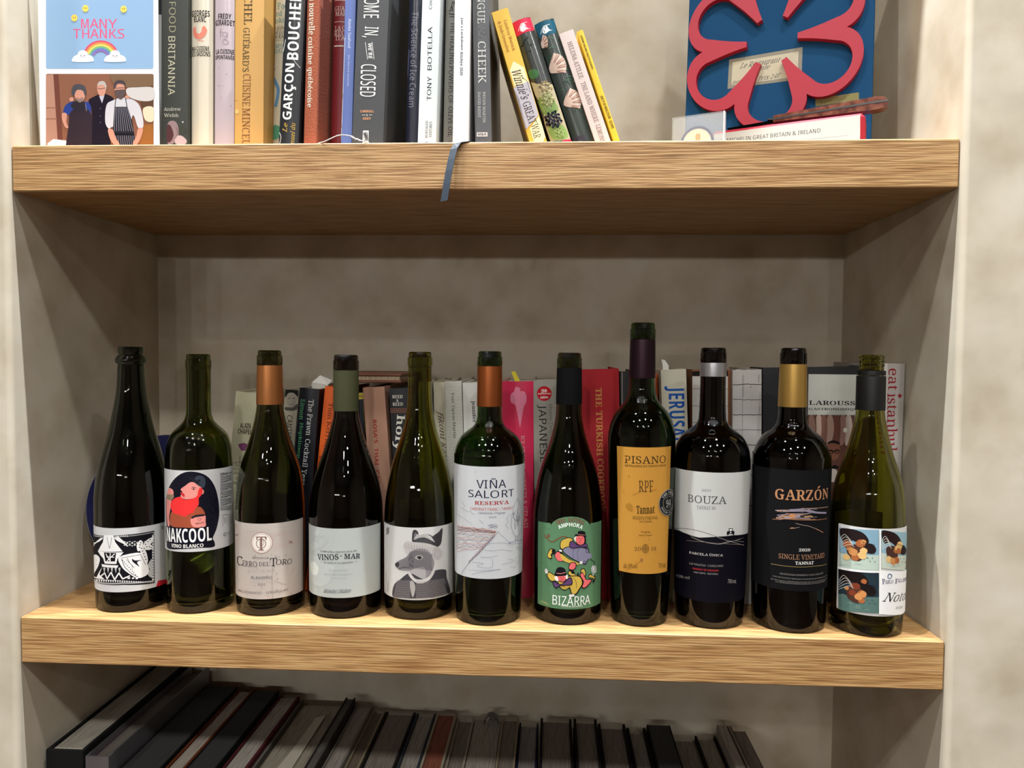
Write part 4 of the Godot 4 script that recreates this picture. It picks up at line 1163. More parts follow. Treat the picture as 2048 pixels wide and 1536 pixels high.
func room() -> void:
	var plaster: Material = mats["plaster"]
	# the two wall fields left and right of the alcove: front face, rounded arris, return into the alcove
	for s in [-1, 1]:
		var p := PackedVector2Array()
		var r := 0.007
		p.append(Vector2(s * 3.2, -0.40)); p.append(Vector2(s * 3.2, 0.007))
		for k in 7:
			var a := PI / 2 * k / 6.0
			p.append(Vector2(s * (HALF + r - r * sin(a)), 0.007 - r + r * cos(a)))
		p.append(Vector2(s * HALF, -0.40))
		structure("wall_left" if s < 0 else "wall_right", extrude(p, 0.0, CEIL), plaster, "clay plaster wall beside the shelf alcove")
	structure("wall_back", box(Vector3(-HALF - 0.01, 0.0, BACK - 0.06), Vector3(2 * HALF + 0.02, CEIL, 0.06), 0.0), plaster, "clay plaster back of the shelf alcove")
	structure("wall_header", box(Vector3(-HALF, 2.72, BACK), Vector3(2 * HALF, CEIL - 2.72, -BACK + 0.007), 0.004), plaster, "clay plaster above the alcove")
	var dark := StandardMaterial3D.new()
	dark.albedo_color = Color("#4a3626")
	dark.albedo_texture = noise_tex(41, 0.01, 512, 4, ramp([[0.0, "#8a8078"], [0.5, "#d8d2ca"], [1.0, "#ffffff"]]))
	dark.uv1_triplanar = true
	dark.uv1_world_triplanar = true
	dark.uv1_scale = Vector3(0.5, 4, 4)
	dark.roughness = 0.5
	structure("floor", box(Vector3(-3.2, -0.1, -0.40), Vector3(6.4, 0.1, 7.9), 0.0), dark, "dark wooden floor of the restaurant")
	structure("ceiling", box(Vector3(-3.2, CEIL, -0.40), Vector3(6.4, 0.1, 7.9), 0.0), paint("#625e58", "matte"), "flat dark grey ceiling of the restaurant")
	structure("wall_far", box(Vector3(-3.2, 0.0, 7.5), Vector3(6.4, CEIL, 0.1), 0.0), paint("#5a4c40", "matte"), "brown painted wall across the restaurant")
	structure("wall_west", box(Vector3(-3.3, 0.0, -0.40), Vector3(0.1, CEIL, 8.0), 0.0), paint("#6a5f54", "matte"), "brown painted side wall west of the shelves")
	structure("wall_east", box(Vector3(3.2, 0.0, -0.40), Vector3(0.1, CEIL, 8.0), 0.0), paint("#6a5f54", "matte"), "brown painted side wall east of the shelves")


func oak_shelf(label: String, top: float, thick: float, wood: String) -> void:
	var t := thing("oak_shelf", label, "shelf", Vector3(0, top, 0), Vector3.ZERO, "built-in oak shelves")
	part("board", box(Vector3(-HALF + 0.0006, -thick, BACK), Vector3(2 * HALF - 0.0012, thick, -BACK), 0.0014), mats[wood], t)


func shelves() -> void:
	oak_shelf("thick oak shelf under the standing cookbooks, with a ribbon over its edge", SHELF_TOP, 0.0526, "oak")
	oak_shelf("thick oak shelf that the row of wine bottles stands on", SHELF_MID, 0.055, "oak")
	oak_shelf("oak shelf far below, under the row of tall books", SHELF_LOW, 0.055, "oak")


func _ready() -> void:
	# camera: a phone at eye height, turned a little left and down
	var cam := Camera3D.new()
	cam.name = "camera"
	cam.position = Vector3(0.0938, 1.5136, 0.8444)
	cam.rotation = Vector3(-0.03979, 0.0532, 0.00738)
	cam.fov = 54.005
	cam.near = 0.02
	add_child(cam)
	cam.current = true
	var env := Environment.new()
	env.background_mode = Environment.BG_COLOR
	env.background_color = Color(0.02, 0.018, 0.015)
	env.tonemap_mode = Environment.TONE_MAPPER_LINEAR
	env.tonemap_exposure = EXPOSURE
	env.sdfgi_enabled = true
	env.ssao_enabled = true
	env.ssil_enabled = true
	var we := WorldEnvironment.new()
	we.name = "environment"
	we.environment = env
	add_child(we)
	font_set = fonts()
	make_materials()
	for e in WASH:
		downlight(e[0], e[1], e[2], 0)
	for e in LAMPS:
		downlight(e[0], e[1], e[2], 1)
	for e in PENDANTS:
		pendant(e[0], e[1], e[2])
	room()
	shelves()
	bottles()
	var spines := spine_prints()
	for b in BOOKS:
		make_book(b, spines[b.key])
	for b in LOWER:
		make_book(b, no_print)
	upper_things()
	middle_things()
	lower_things()


func no_print(_c: Canvas) -> void:
	pass


func art_1(c: Canvas) -> void:
	c.poly([-43.0, 91.4, 10.0, 94.5, 46.6, 95.4, 46.3, 30.6, 11.4, 34.3, -42.8, 33.7], "#15151a")
	c.line([-43.1, 89.7, 10.0, 92.7, 45.5, 93.5], 1.08, "#8f8f8f")
	c.line([45.5, 93.5, 44.9, 32.8], 1.08, "#8f8f8f")
	c.line([-42.8, 34.3, 11.5, 36.5, 44.9, 33.6], 1.68, "#a5a5a5")
	c.poly([-42.9, 34.7, -38.3, 31.5, -32.3, 37.0], "#e9e8e6")
	c.poly([-30.7, 37.4, -27.8, 33.9, -25.0, 38.4], "#e9e8e6")
	c.poly([-24.0, 38.6, -21.9, 35.0, -19.8, 39.2], "#e9e8e6")
	c.poly([-19.0, 39.3, -17.3, 35.8, -15.6, 39.6], "#e9e8e6")
	c.poly([-14.9, 39.7, -13.4, 36.3, -11.8, 39.9], "#e9e8e6")
	c.poly([-11.2, 40.0, -9.8, 36.6, -8.4, 40.1], "#e9e8e6")
	c.poly([-7.8, 40.2, -6.6, 36.9, -5.2, 40.2], "#e9e8e6")
	c.poly([-4.7, 40.2, -3.5, 37.1, -2.2, 40.2], "#e9e8e6")
	c.poly([-1.7, 40.2, -0.6, 37.2, 0.6, 40.2], "#e9e8e6")
	c.poly([1.1, 40.2, 2.2, 37.3, 3.4, 40.1], "#e9e8e6")
	c.poly([3.9, 40.0, 4.9, 37.3, 6.0, 39.9], "#e9e8e6")
	c.poly([6.5, 39.9, 7.5, 37.2, 8.6, 39.7], "#e9e8e6")
	c.poly([9.1, 39.6, 10.1, 37.1, 11.2, 39.4], "#e9e8e6")
	c.poly([11.6, 39.4, 12.6, 37.0, 13.7, 39.1], "#e9e8e6")
	c.poly([14.1, 39.1, 15.1, 36.8, 16.2, 38.8], "#e9e8e6")
	c.poly([16.6, 38.7, 17.6, 36.5, 18.6, 38.4], "#e9e8e6")
	c.poly([19.1, 38.3, 20.0, 36.3, 21.1, 38.0], "#e9e8e6")
	c.poly([21.5, 37.9, 22.5, 36.0, 23.5, 37.5], "#e9e8e6")
	c.poly([24.0, 37.4, 25.0, 35.6, 26.0, 37.0], "#e9e8e6")
	c.poly([26.4, 36.9, 27.4, 35.2, 28.5, 36.5], "#e9e8e6")
	c.poly([28.9, 36.4, 29.9, 34.8, 31.0, 35.9], "#e9e8e6")
	c.poly([31.5, 35.8, 32.5, 34.3, 33.6, 35.2], "#e9e8e6")
	c.poly([34.0, 35.1, 35.1, 33.8, 36.2, 34.6], "#e9e8e6")
	c.poly([36.6, 34.4, 37.7, 33.2, 38.8, 33.8], "#e9e8e6")
	c.poly([39.3, 33.7, 40.5, 32.6, 41.6, 33.0], "#e9e8e6")
	c.poly([42.1, 32.9, 43.3, 31.9, 44.5, 32.2], "#e9e8e6")
	c.poly([43.8, 90.6, 46.5, 88.5, 43.8, 87.8], "#e9e8e6")
	c.poly([43.8, 87.3, 46.5, 85.2, 43.8, 84.4], "#e9e8e6")
	c.poly([43.7, 83.9, 46.4, 81.8, 43.7, 81.1], "#e9e8e6")
	c.poly([43.7, 80.6, 46.4, 78.5, 43.7, 77.8], "#e9e8e6")
	c.poly([43.7, 77.3, 46.3, 75.2, 43.6, 74.5], "#e9e8e6")
	c.poly([43.6, 74.0, 46.3, 71.9, 43.6, 71.2], "#e9e8e6")
	c.poly([43.6, 70.6, 46.2, 68.5, 43.5, 67.8], "#e9e8e6")
	c.poly([43.5, 67.3, 46.2, 65.2, 43.5, 64.5], "#e9e8e6")
	c.poly([43.5, 64.0, 46.1, 61.9, 43.4, 61.2], "#e9e8e6")
	c.poly([43.4, 60.7, 46.1, 58.5, 43.4, 57.9], "#e9e8e6")
	c.poly([43.4, 57.3, 46.0, 55.2, 43.3, 54.5], "#e9e8e6")
	c.poly([43.3, 54.0, 46.0, 51.8, 43.3, 51.2], "#e9e8e6")
	c.poly([43.3, 50.7, 46.0, 48.5, 43.3, 47.9], "#e9e8e6")
	c.poly([43.2, 47.4, 45.9, 45.2, 43.2, 44.5], "#e9e8e6")
	c.poly([43.2, 44.0, 45.9, 41.8, 43.2, 41.2], "#e9e8e6")
	c.poly([43.2, 40.7, 45.8, 38.5, 43.1, 37.9], "#e9e8e6")
	c.poly([43.1, 37.4, 45.8, 35.2, 43.1, 34.5], "#e9e8e6")
	c.line([-43.1, 89.0, -37.3, 87.9], 0.48, "#e9e8e6")
	c.line([-31.7, 91.3, -29.2, 89.4], 0.48, "#e9e8e6")
	c.line([-26.0, 92.2, -24.2, 90.2], 0.48, "#e9e8e6")
	c.line([-21.7, 92.8, -20.3, 90.7], 0.48, "#e9e8e6")
	c.line([-18.2, 93.3, -16.9, 91.2], 0.48, "#e9e8e6")
	c.line([-15.0, 93.6, -13.8, 91.5], 0.48, "#e9e8e6")
	c.line([-12.1, 93.9, -11.0, 91.7], 0.48, "#e9e8e6")
	c.line([-9.4, 94.1, -8.4, 91.9], 0.48, "#e9e8e6")
	c.line([-6.9, 94.3, -6.0, 92.1], 0.48, "#e9e8e6")
	c.line([-4.5, 94.4, -3.6, 92.2], 0.48, "#e9e8e6")
	c.line([-2.2, 94.5, -1.4, 92.3], 0.48, "#e9e8e6")
	c.line([-0.0, 94.5, 0.8, 92.3], 0.48, "#e9e8e6")
	c.line([2.1, 94.6, 2.9, 92.3], 0.48, "#e9e8e6")
	c.line([4.2, 94.6, 5.0, 92.3], 0.48, "#e9e8e6")
	c.line([6.2, 94.6, 7.0, 92.3], 0.48, "#e9e8e6")
	c.line([8.3, 94.5, 9.0, 92.2], 0.48, "#e9e8e6")
	c.line([10.2, 94.5, 11.0, 92.2], 0.48, "#e9e8e6")
	c.line([12.2, 94.4, 12.9, 92.1], 0.48, "#e9e8e6")
	c.line([14.1, 94.3, 14.9, 92.0], 0.48, "#e9e8e6")
	c.line([16.0, 94.1, 16.8, 91.8], 0.48, "#e9e8e6")
	c.poly([-12.1, 93.9, 0.6, 94.3, 2.7, 86.1, 10.9, 74.8, -23.0, 73.7, -14.0, 85.2], "#e9e8e6")
	c.line([-7.6, 92.0, -6.5, 85.8, -4.5, 78.3, -2.4, 86.0, -1.5, 92.3], 0.48, "#15151a")
	c.poly([-24.5, 73.7, 12.0, 73.8, 9.7, 70.9, 4.9, 66.0, 3.6, 59.7, -11.6, 59.6, -13.9, 65.6, -19.4, 69.4], "#e9e8e6")
	c.poly([-12.6, 73.0, 3.5, 73.3, 2.1, 62.8, -10.5, 62.6], "#15151a")
	c.line([-9.7, 71.7, -4.1, 63.3], 1.08, "#e9e8e6")
	c.line([1.9, 72.2, -8.1, 63.0], 1.08, "#e9e8e6")
	c.line([-3.7, 72.6, -3.9, 62.6], 1.08, "#e9e8e6")
	c.line([-8.9, 68.0, 1.2, 68.0], 1.08, "#e9e8e6")
	c.poly([-16.8, 58.4, 5.9, 58.1, 4.7, 55.3, -15.9, 55.3], "#e9e8e6")
	c.poly([-29.5, 39.1, -15.9, 54.7, -21.2, 45.1, -12.0, 40.6], "#e9e8e6")
	c.line([-43.0, 37.8, -22.5, 40.4, -11.8, 48.2, -8.5, 41.3, -3.0, 49.5, 1.4, 40.8, 6.4, 48.9, 10.4, 41.6, 18.4, 44.8], 1.56, "#e9e8e6")
	c.poly([-14.2, 54.3, -10.5, 54.6, -12.3, 47.5], "#b9b9b7")
	c.poly([-8.4, 54.8, -5.2, 55.0, -6.8, 48.0], "#b9b9b7")
	c.poly([-3.3, 55.1, -0.4, 55.2, -1.8, 48.3], "#b9b9b7")
	c.poly([1.4, 55.3, 4.1, 55.3, 2.8, 48.4], "#b9b9b7")
	c.poly([5.8, 55.3, 8.4, 55.2, 7.1, 48.3], "#b9b9b7")
	c.curve([1.6, 91.1, 6.4, 87.3, 12.1, 84.3], 0.60, "#e9e8e6")
	c.curve([2.2, 91.4, 7.6, 87.0, 12.9, 83.7], 0.60, "#e9e8e6")
	c.curve([2.8, 91.8, 8.7, 86.7, 13.7, 83.0], 0.60, "#e9e8e6")
	c.curve([3.4, 92.2, 9.9, 86.4, 14.5, 82.3], 0.60, "#e9e8e6")
	c.curve([4.1, 92.6, 11.0, 86.1, 15.3, 81.6], 0.60, "#e9e8e6")
	c.curve([4.7, 93.0, 12.2, 85.8, 16.1, 80.9], 0.60, "#e9e8e6")
	c.curve([5.3, 93.3, 13.3, 85.5, 16.8, 80.3], 0.60, "#e9e8e6")
	c.curve([-13.4, 90.3, -22.2, 84.8, -43.1, 79.3], 0.60, "#e9e8e6")
	c.curve([-14.0, 90.2, -23.7, 84.2, -43.1, 78.1], 0.60, "#e9e8e6")
	c.curve([-14.7, 90.1, -25.2, 83.6, -43.1, 77.0], 0.60, "#e9e8e6")
	c.curve([-15.4, 90.0, -26.9, 82.9, -43.1, 75.8], 0.60, "#e9e8e6")
	c.curve([-16.2, 90.0, -28.8, 82.2, -43.1, 74.7], 0.60, "#e9e8e6")
	c.curve([-16.9, 89.9, -31.0, 81.5, -43.1, 73.5], 0.60, "#e9e8e6")
	c.disc(13.3, 86.4, 1.08, 0.60, "#c9c9c7")
	c.disc(16.0, 85.5, 1.08, 0.60, "#c9c9c7")
	c.disc(18.7, 86.0, 1.08, 0.60, "#c9c9c7")
	c.disc(21.4, 85.0, 1.08, 0.60, "#c9c9c7")
	c.disc(24.0, 85.5, 1.08, 0.60, "#c9c9c7")
	c.disc(26.7, 84.4, 1.08, 0.60, "#c9c9c7")
	c.disc(29.4, 84.8, 1.08, 0.60, "#c9c9c7")
	c.disc(32.2, 83.6, 1.08, 0.60, "#c9c9c7")
	c.disc(35.0, 83.9, 1.08, 0.60, "#c9c9c7")
	c.disc(13.3, 83.5, 1.08, 0.60, "#c9c9c7")
	c.disc(16.0, 84.1, 1.08, 0.60, "#c9c9c7")
	c.disc(18.7, 83.1, 1.08, 0.60, "#c9c9c7")
	c.disc(21.3, 83.6, 1.08, 0.60, "#c9c9c7")
	c.disc(24.0, 82.6, 1.08, 0.60, "#c9c9c7")
	c.disc(26.7, 83.0, 1.08, 0.60, "#c9c9c7")
	c.disc(29.4, 81.9, 1.08, 0.60, "#c9c9c7")
	c.disc(32.2, 82.2, 1.08, 0.60, "#c9c9c7")
	c.disc(35.0, 81.0, 1.08, 0.60, "#c9c9c7")
	c.disc(13.2, 82.1, 1.08, 0.60, "#c9c9c7")
	c.disc(15.9, 81.2, 1.08, 0.60, "#c9c9c7")
	c.disc(18.6, 81.7, 1.08, 0.60, "#c9c9c7")
	c.disc(21.3, 80.7, 1.08, 0.60, "#c9c9c7")
	c.disc(24.0, 81.2, 1.08, 0.60, "#c9c9c7")
	c.disc(26.7, 80.1, 1.08, 0.60, "#c9c9c7")
	c.disc(29.4, 80.5, 1.08, 0.60, "#c9c9c7")
	c.disc(32.1, 79.3, 1.08, 0.60, "#c9c9c7")
	c.blob([7.1, 68.4, 31.1, 71.0, 38.0, 54.7, 38.5, 44.3, 27.3, 40.7, 17.3, 47.7, 9.5, 56.4], "#e9e8e6")
	c.line([9.0, 67.1, 29.9, 69.1, 35.8, 55.1], 0.48, "#15151a")
	c.line([9.6, 65.8, 12.9, 55.6, 20.6, 46.7, 27.3, 42.0], 0.60, "#15151a")
	c.disc(10.9, 63.9, 0.60, 0.60, "#15151a")
	c.disc(12.6, 61.7, 0.60, 0.60, "#15151a")
	c.disc(14.3, 59.4, 0.60, 0.60, "#15151a")
	c.disc(16.0, 57.1, 0.60, 0.60, "#15151a")
	c.disc(17.6, 54.9, 0.60, 0.60, "#15151a")
	c.disc(19.3, 52.5, 0.60, 0.60, "#15151a")
	c.disc(20.9, 50.2, 0.60, 0.60, "#15151a")
	c.disc(22.5, 47.9, 0.60, 0.60, "#15151a")
	c.disc(24.2, 45.5, 0.60, 0.60, "#15151a")
	c.blob([20.9, 65.0, 24.2, 62.7, 31.0, 62.1, 26.2, 60.3, 28.6, 54.5, 23.9, 58.9, 21.4, 61.8], "#15151a")
	c.line([15.9, 66.7, 17.5, 61.6, 23.0, 54.0], 0.48, "#15151a")
	c.line([14.1, 65.0, 20.8, 57.4, 21.3, 52.3], 0.36, "#15151a")
	c.blob([32.4, 78.6, 37.2, 85.4, 45.5, 87.7, 43.5, 81.7, 37.1, 76.5], "#e9e8e6")
	c.blob([32.3, 76.1, 39.6, 79.9, 45.4, 74.9, 39.5, 72.9], "#e9e8e6")
	c.blob([28.9, 75.4, 32.4, 78.6, 37.0, 68.9, 38.1, 58.5, 34.5, 59.8, 31.1, 69.9], "#e9e8e6")
	c.blob([27.7, 73.0, 26.1, 80.8, 30.2, 86.6, 33.0, 81.1], "#e9e8e6")
	c.disc(35.7, 80.6, 0.72, 0.72, "#15151a")
	c.disc(38.4, 83.3, 0.72, 0.72, "#15151a")
	c.disc(41.2, 85.3, 0.72, 0.72, "#15151a")
	c.disc(37.1, 77.2, 0.72, 0.72, "#15151a")
	c.disc(40.2, 76.6, 0.72, 0.72, "#15151a")
	c.disc(42.7, 75.2, 0.72, 0.72, "#15151a")
	c.disc(31.2, 76.3, 0.72, 0.72, "#15151a")
	c.disc(32.3, 72.9, 0.72, 0.72, "#15151a")
	c.disc(33.6, 69.5, 0.72, 0.72, "#15151a")
	c.disc(34.8, 65.5, 0.72, 0.72, "#15151a")
	c.disc(35.7, 62.1, 0.72, 0.72, "#15151a")
	c.disc(29.1, 77.9, 0.72, 0.72, "#15151a")
	c.disc(29.5, 81.0, 0.72, 0.72, "#15151a")
	c.disc(30.3, 83.4, 0.72, 0.72, "#15151a")
	c.disc(34.1, 75.8, 0.72, 0.72, "#15151a")
	c.blob([38.0, 54.7, 43.2, 61.2, 44.3, 48.1, 42.9, 38.2, 37.9, 43.2, 40.2, 49.1], "#b5b5b3")
	c.blob([-43.0, 62.5, -28.2, 68.0, -19.6, 64.3, -25.9, 51.9, -42.9, 40.5, -42.9, 47.1], "#e9e8e6")
	c.disc(-37.9, 62.2, 0.60, 0.48, "#15151a")
	c.disc(-27.8, 61.4, 0.60, 0.48, "#15151a")
	c.disc(-38.7, 56.3, 0.60, 0.48, "#15151a")
	c.disc(-28.1, 55.8, 0.60, 0.48, "#15151a")
	c.disc(-39.8, 50.4, 0.60, 0.48, "#15151a")
	c.disc(-28.3, 50.1, 0.60, 0.48, "#15151a")
	c.disc(17.2, 42.0, 1.68, 0.96, "#e9e8e6")
	c.disc(21.7, 41.5, 1.44, 0.96, "#e9e8e6")
	c.disc(25.6, 40.6, 1.44, 0.96, "#e9e8e6")
	c.text("Rhum", 35.5, 32.8, 43.0, 32.0, 2.16, "r", "#2a2a2a", 0.40)
	c.text("VINO", 56.2, 96.4, 78.7, 94.5, 3.83, "r", "#3c4a3c")
	c.poly([47.9, 25.6, 50.9, 32.5, 68.8, 29.4, 70.3, 21.2], "#b8232c")


func art_2(c: Canvas) -> void:
	c.blob([10.0, 171.7, 25.0, 166.2, 34.7, 152.7, 39.6, 134.3, 40.5, 116.4, 36.9, 100.5, 32.2, 89.9, 34.1, 85.2, 33.4, 79.0, 17.3, 79.9, -0.4, 79.3, -28.3, 77.5, -28.6, 89.4, -29.3, 102.0, -31.3, 123.1, -28.3, 141.2, -17.4, 157.5, -3.5, 168.9], "#1b1c22")
	c.blob([-23.9, 149.9, -15.7, 149.5, -14.1, 144.0, -17.7, 137.4, -19.9, 126.0, -22.7, 115.6, -21.9, 106.2, -26.2, 105.0, -29.8, 120.8, -28.1, 137.5], "#e8938a")
	c.blob([-28.0, 141.2, -17.6, 143.7, -13.3, 141.6, -17.7, 136.8, -25.5, 136.5], "#8f7d66")
	c.blob([-3.9, 150.6, 1.5, 154.7, 7.6, 159.0, 13.4, 158.2, 19.1, 154.2, 19.6, 147.9, 15.5, 141.9, 7.4, 139.1, 0.1, 139.1, -4.4, 142.1, -1.7, 146.9], "#e8938a")
	c.blob([12.2, 158.9, 12.0, 163.2, 16.9, 166.8, 22.6, 164.5, 24.3, 158.1, 22.5, 152.0, 17.9, 153.6], "#3f4654")
	c.poly([4.1, 166.5, 13.4, 162.6, 19.6, 154.8, 12.2, 158.3], "#23262e")
	c.disc(17.1, 160.5, 1.67, 1.67, "#23262e")
	c.blob([20.4, 149.7, 22.5, 148.3, 21.9, 144.6, 19.6, 144.8], "#e8938a")
	c.blob([-20.2, 106.5, -18.0, 122.4, -5.3, 119.7, 7.3, 121.1, 10.8, 127.2, 17.7, 129.3, 22.3, 123.9, 23.4, 118.8, 22.2, 105.2, -0.2, 104.9], "#a4523a")
	c.blob([-17.8, 134.9, -11.7, 139.5, -4.4, 141.5, 0.1, 138.5, 7.4, 138.8, 14.4, 142.0, 16.2, 148.1, 17.9, 151.8, 20.8, 150.3, 20.1, 144.1, 16.7, 139.4, 16.6, 131.9, 12.6, 127.1, 10.8, 122.9, 6.1, 121.1, 1.2, 118.0, -5.3, 119.7, -14.4, 121.5, -19.4, 128.5], "#ee3a3a")
	c.blob([-4.4, 146.8, 0.2, 145.4, 0.8, 141.6, -1.8, 142.8], "#c8303a")
	c.blob([8.4, 116.7, 22.8, 118.9, 23.9, 111.2, 23.3, 105.0, 10.1, 106.0], "#e8938a")
	c.poly([8.2, 117.3, 13.1, 119.9, 22.8, 120.1, 22.9, 117.9, 13.1, 117.1, 8.6, 115.1], "#23262e")
	c.curve([8.9, 151.5, 11.0, 153.1, 13.6, 151.7], 0.60, "#15151a")
	c.disc(11.2, 150.6, 0.96, 0.84, "#15151a")
	c.ring(17.4, 114.4, 1.67, 1.43, 0.36, "#15151a")
	c.text("NAKCOOL", 13.2, 109.4, 22.4, 110.1, 1.67, "S", "#15151a")
	c.curve([28.3, 140.8, 29.8, 138.7, 29.5, 136.4], 0.48, "#0c0c10")
	c.curve([30.7, 133.0, 32.2, 130.8, 31.9, 128.6], 0.48, "#0c0c10")
	c.curve([33.2, 137.7, 34.8, 135.5, 34.5, 133.3], 0.48, "#0c0c10")
	c.curve([28.2, 125.8, 29.6, 123.6, 29.4, 121.4], 0.48, "#0c0c10")
	c.curve([31.9, 121.5, 33.4, 119.3, 33.1, 117.1], 0.48, "#0c0c10")
	c.curve([34.5, 127.5, 36.0, 125.2, 35.7, 123.0], 0.48, "#0c0c10")
	c.curve([29.3, 115.6, 30.8, 113.4, 30.5, 111.1], 0.48, "#0c0c10")
	c.curve([35.7, 117.2, 37.3, 114.9, 37.0, 112.7], 0.48, "#0c0c10")
	c.curve([27.2, 147.2, 28.6, 145.1, 28.3, 142.8], 0.48, "#0c0c10")
	c.text("NAKCOOL", -33.1, 93.7, 31.9, 95.7, 19.72, "S", "#1b1c22")
	c.text("NAKCOOL", -28.5, 94.5, 30.7, 95.9, 16.73, "S", "#f4f3f1")
	c.text("VINO BLANCO", -18.2, 82.3, 21.4, 82.9, 4.30, "S", "#efece6")
	c.line([42.4, 164.9, 54.6, 164.8], 0.60, "#55565a")
	c.line([42.3, 163.1, 63.4, 161.5], 0.60, "#55565a")
	c.line([42.3, 161.2, 63.4, 159.6], 0.60, "#55565a")
	c.line([42.3, 159.4, 63.4, 157.7], 0.60, "#55565a")
	c.line([42.3, 157.5, 63.3, 155.9], 0.60, "#55565a")
	c.line([42.3, 155.7, 54.4, 155.5], 0.60, "#55565a")
	c.line([42.3, 153.8, 63.2, 152.1], 0.60, "#55565a")
	c.line([42.2, 152.0, 63.2, 150.2], 0.60, "#55565a")
	c.line([42.2, 150.1, 63.2, 148.3], 0.60, "#55565a")
	c.line([42.2, 148.3, 63.1, 146.4], 0.60, "#55565a")
	c.line([42.2, 146.4, 54.3, 146.1], 0.60, "#55565a")
	c.line([42.2, 144.6, 63.1, 142.7], 0.60, "#55565a")
	c.line([42.2, 142.7, 63.0, 140.8], 0.60, "#55565a")
	c.line([42.1, 140.9, 63.0, 138.9], 0.60, "#55565a")
	c.line([42.1, 139.0, 62.9, 137.0], 0.60, "#55565a")
	c.line([42.1, 137.2, 54.2, 136.8], 0.60, "#55565a")
	c.line([42.1, 135.3, 62.9, 133.2], 0.60, "#55565a")
	c.line([42.1, 133.5, 62.8, 131.4], 0.60, "#55565a")
	c.line([42.1, 131.6, 62.8, 129.5], 0.60, "#55565a")
	c.line([42.0, 129.8, 62.7, 127.6], 0.60, "#55565a")
	c.line([42.0, 127.9, 54.1, 127.4], 0.60, "#55565a")
	c.line([42.0, 126.1, 62.7, 123.8], 0.60, "#55565a")
	c.line([42.0, 124.2, 62.6, 121.9], 0.60, "#55565a")
	c.line([42.0, 122.4, 62.6, 120.0], 0.60, "#55565a")
	c.text("NAKCOOL WHITE", 42.4, 166.6, 65.8, 164.6, 1.67, "S", "#15151a")
	c.line([45.0, 115.6, 45.3, 101.5], 0.36, "#6a6a6a")
	c.line([45.0, 115.6, 55.0, 114.9], 0.36, "#6a6a6a")
	c.line([55.0, 114.9, 54.8, 100.7], 0.36, "#6a6a6a")
	c.curve([46.5, 112.7, 48.2, 109.2, 47.3, 105.5], 0.48, "#555")
	c.curve([50.0, 112.0, 51.3, 108.6, 50.1, 105.0], 0.48, "#555")
	c.line([57.2, 113.1, 67.4, 112.0], 0.36, "#77787c")
	c.line([57.2, 111.0, 67.3, 109.9], 0.36, "#77787c")
	c.line([57.2, 109.0, 67.3, 107.8], 0.36, "#77787c")
	c.line([57.2, 106.9, 67.2, 105.8], 0.36, "#77787c")
	c.line([57.1, 104.9, 67.1, 103.7], 0.36, "#77787c")
	c.line([57.1, 102.8, 67.1, 101.6], 0.36, "#77787c")
	c.ring(48.5, 91.2, 1.91, 1.91, 0.60, "#444")
	c.line([52.6, 92.2, 59.4, 91.7], 0.36, "#666")
	c.line([52.6, 90.3, 58.1, 89.9], 0.36, "#666")


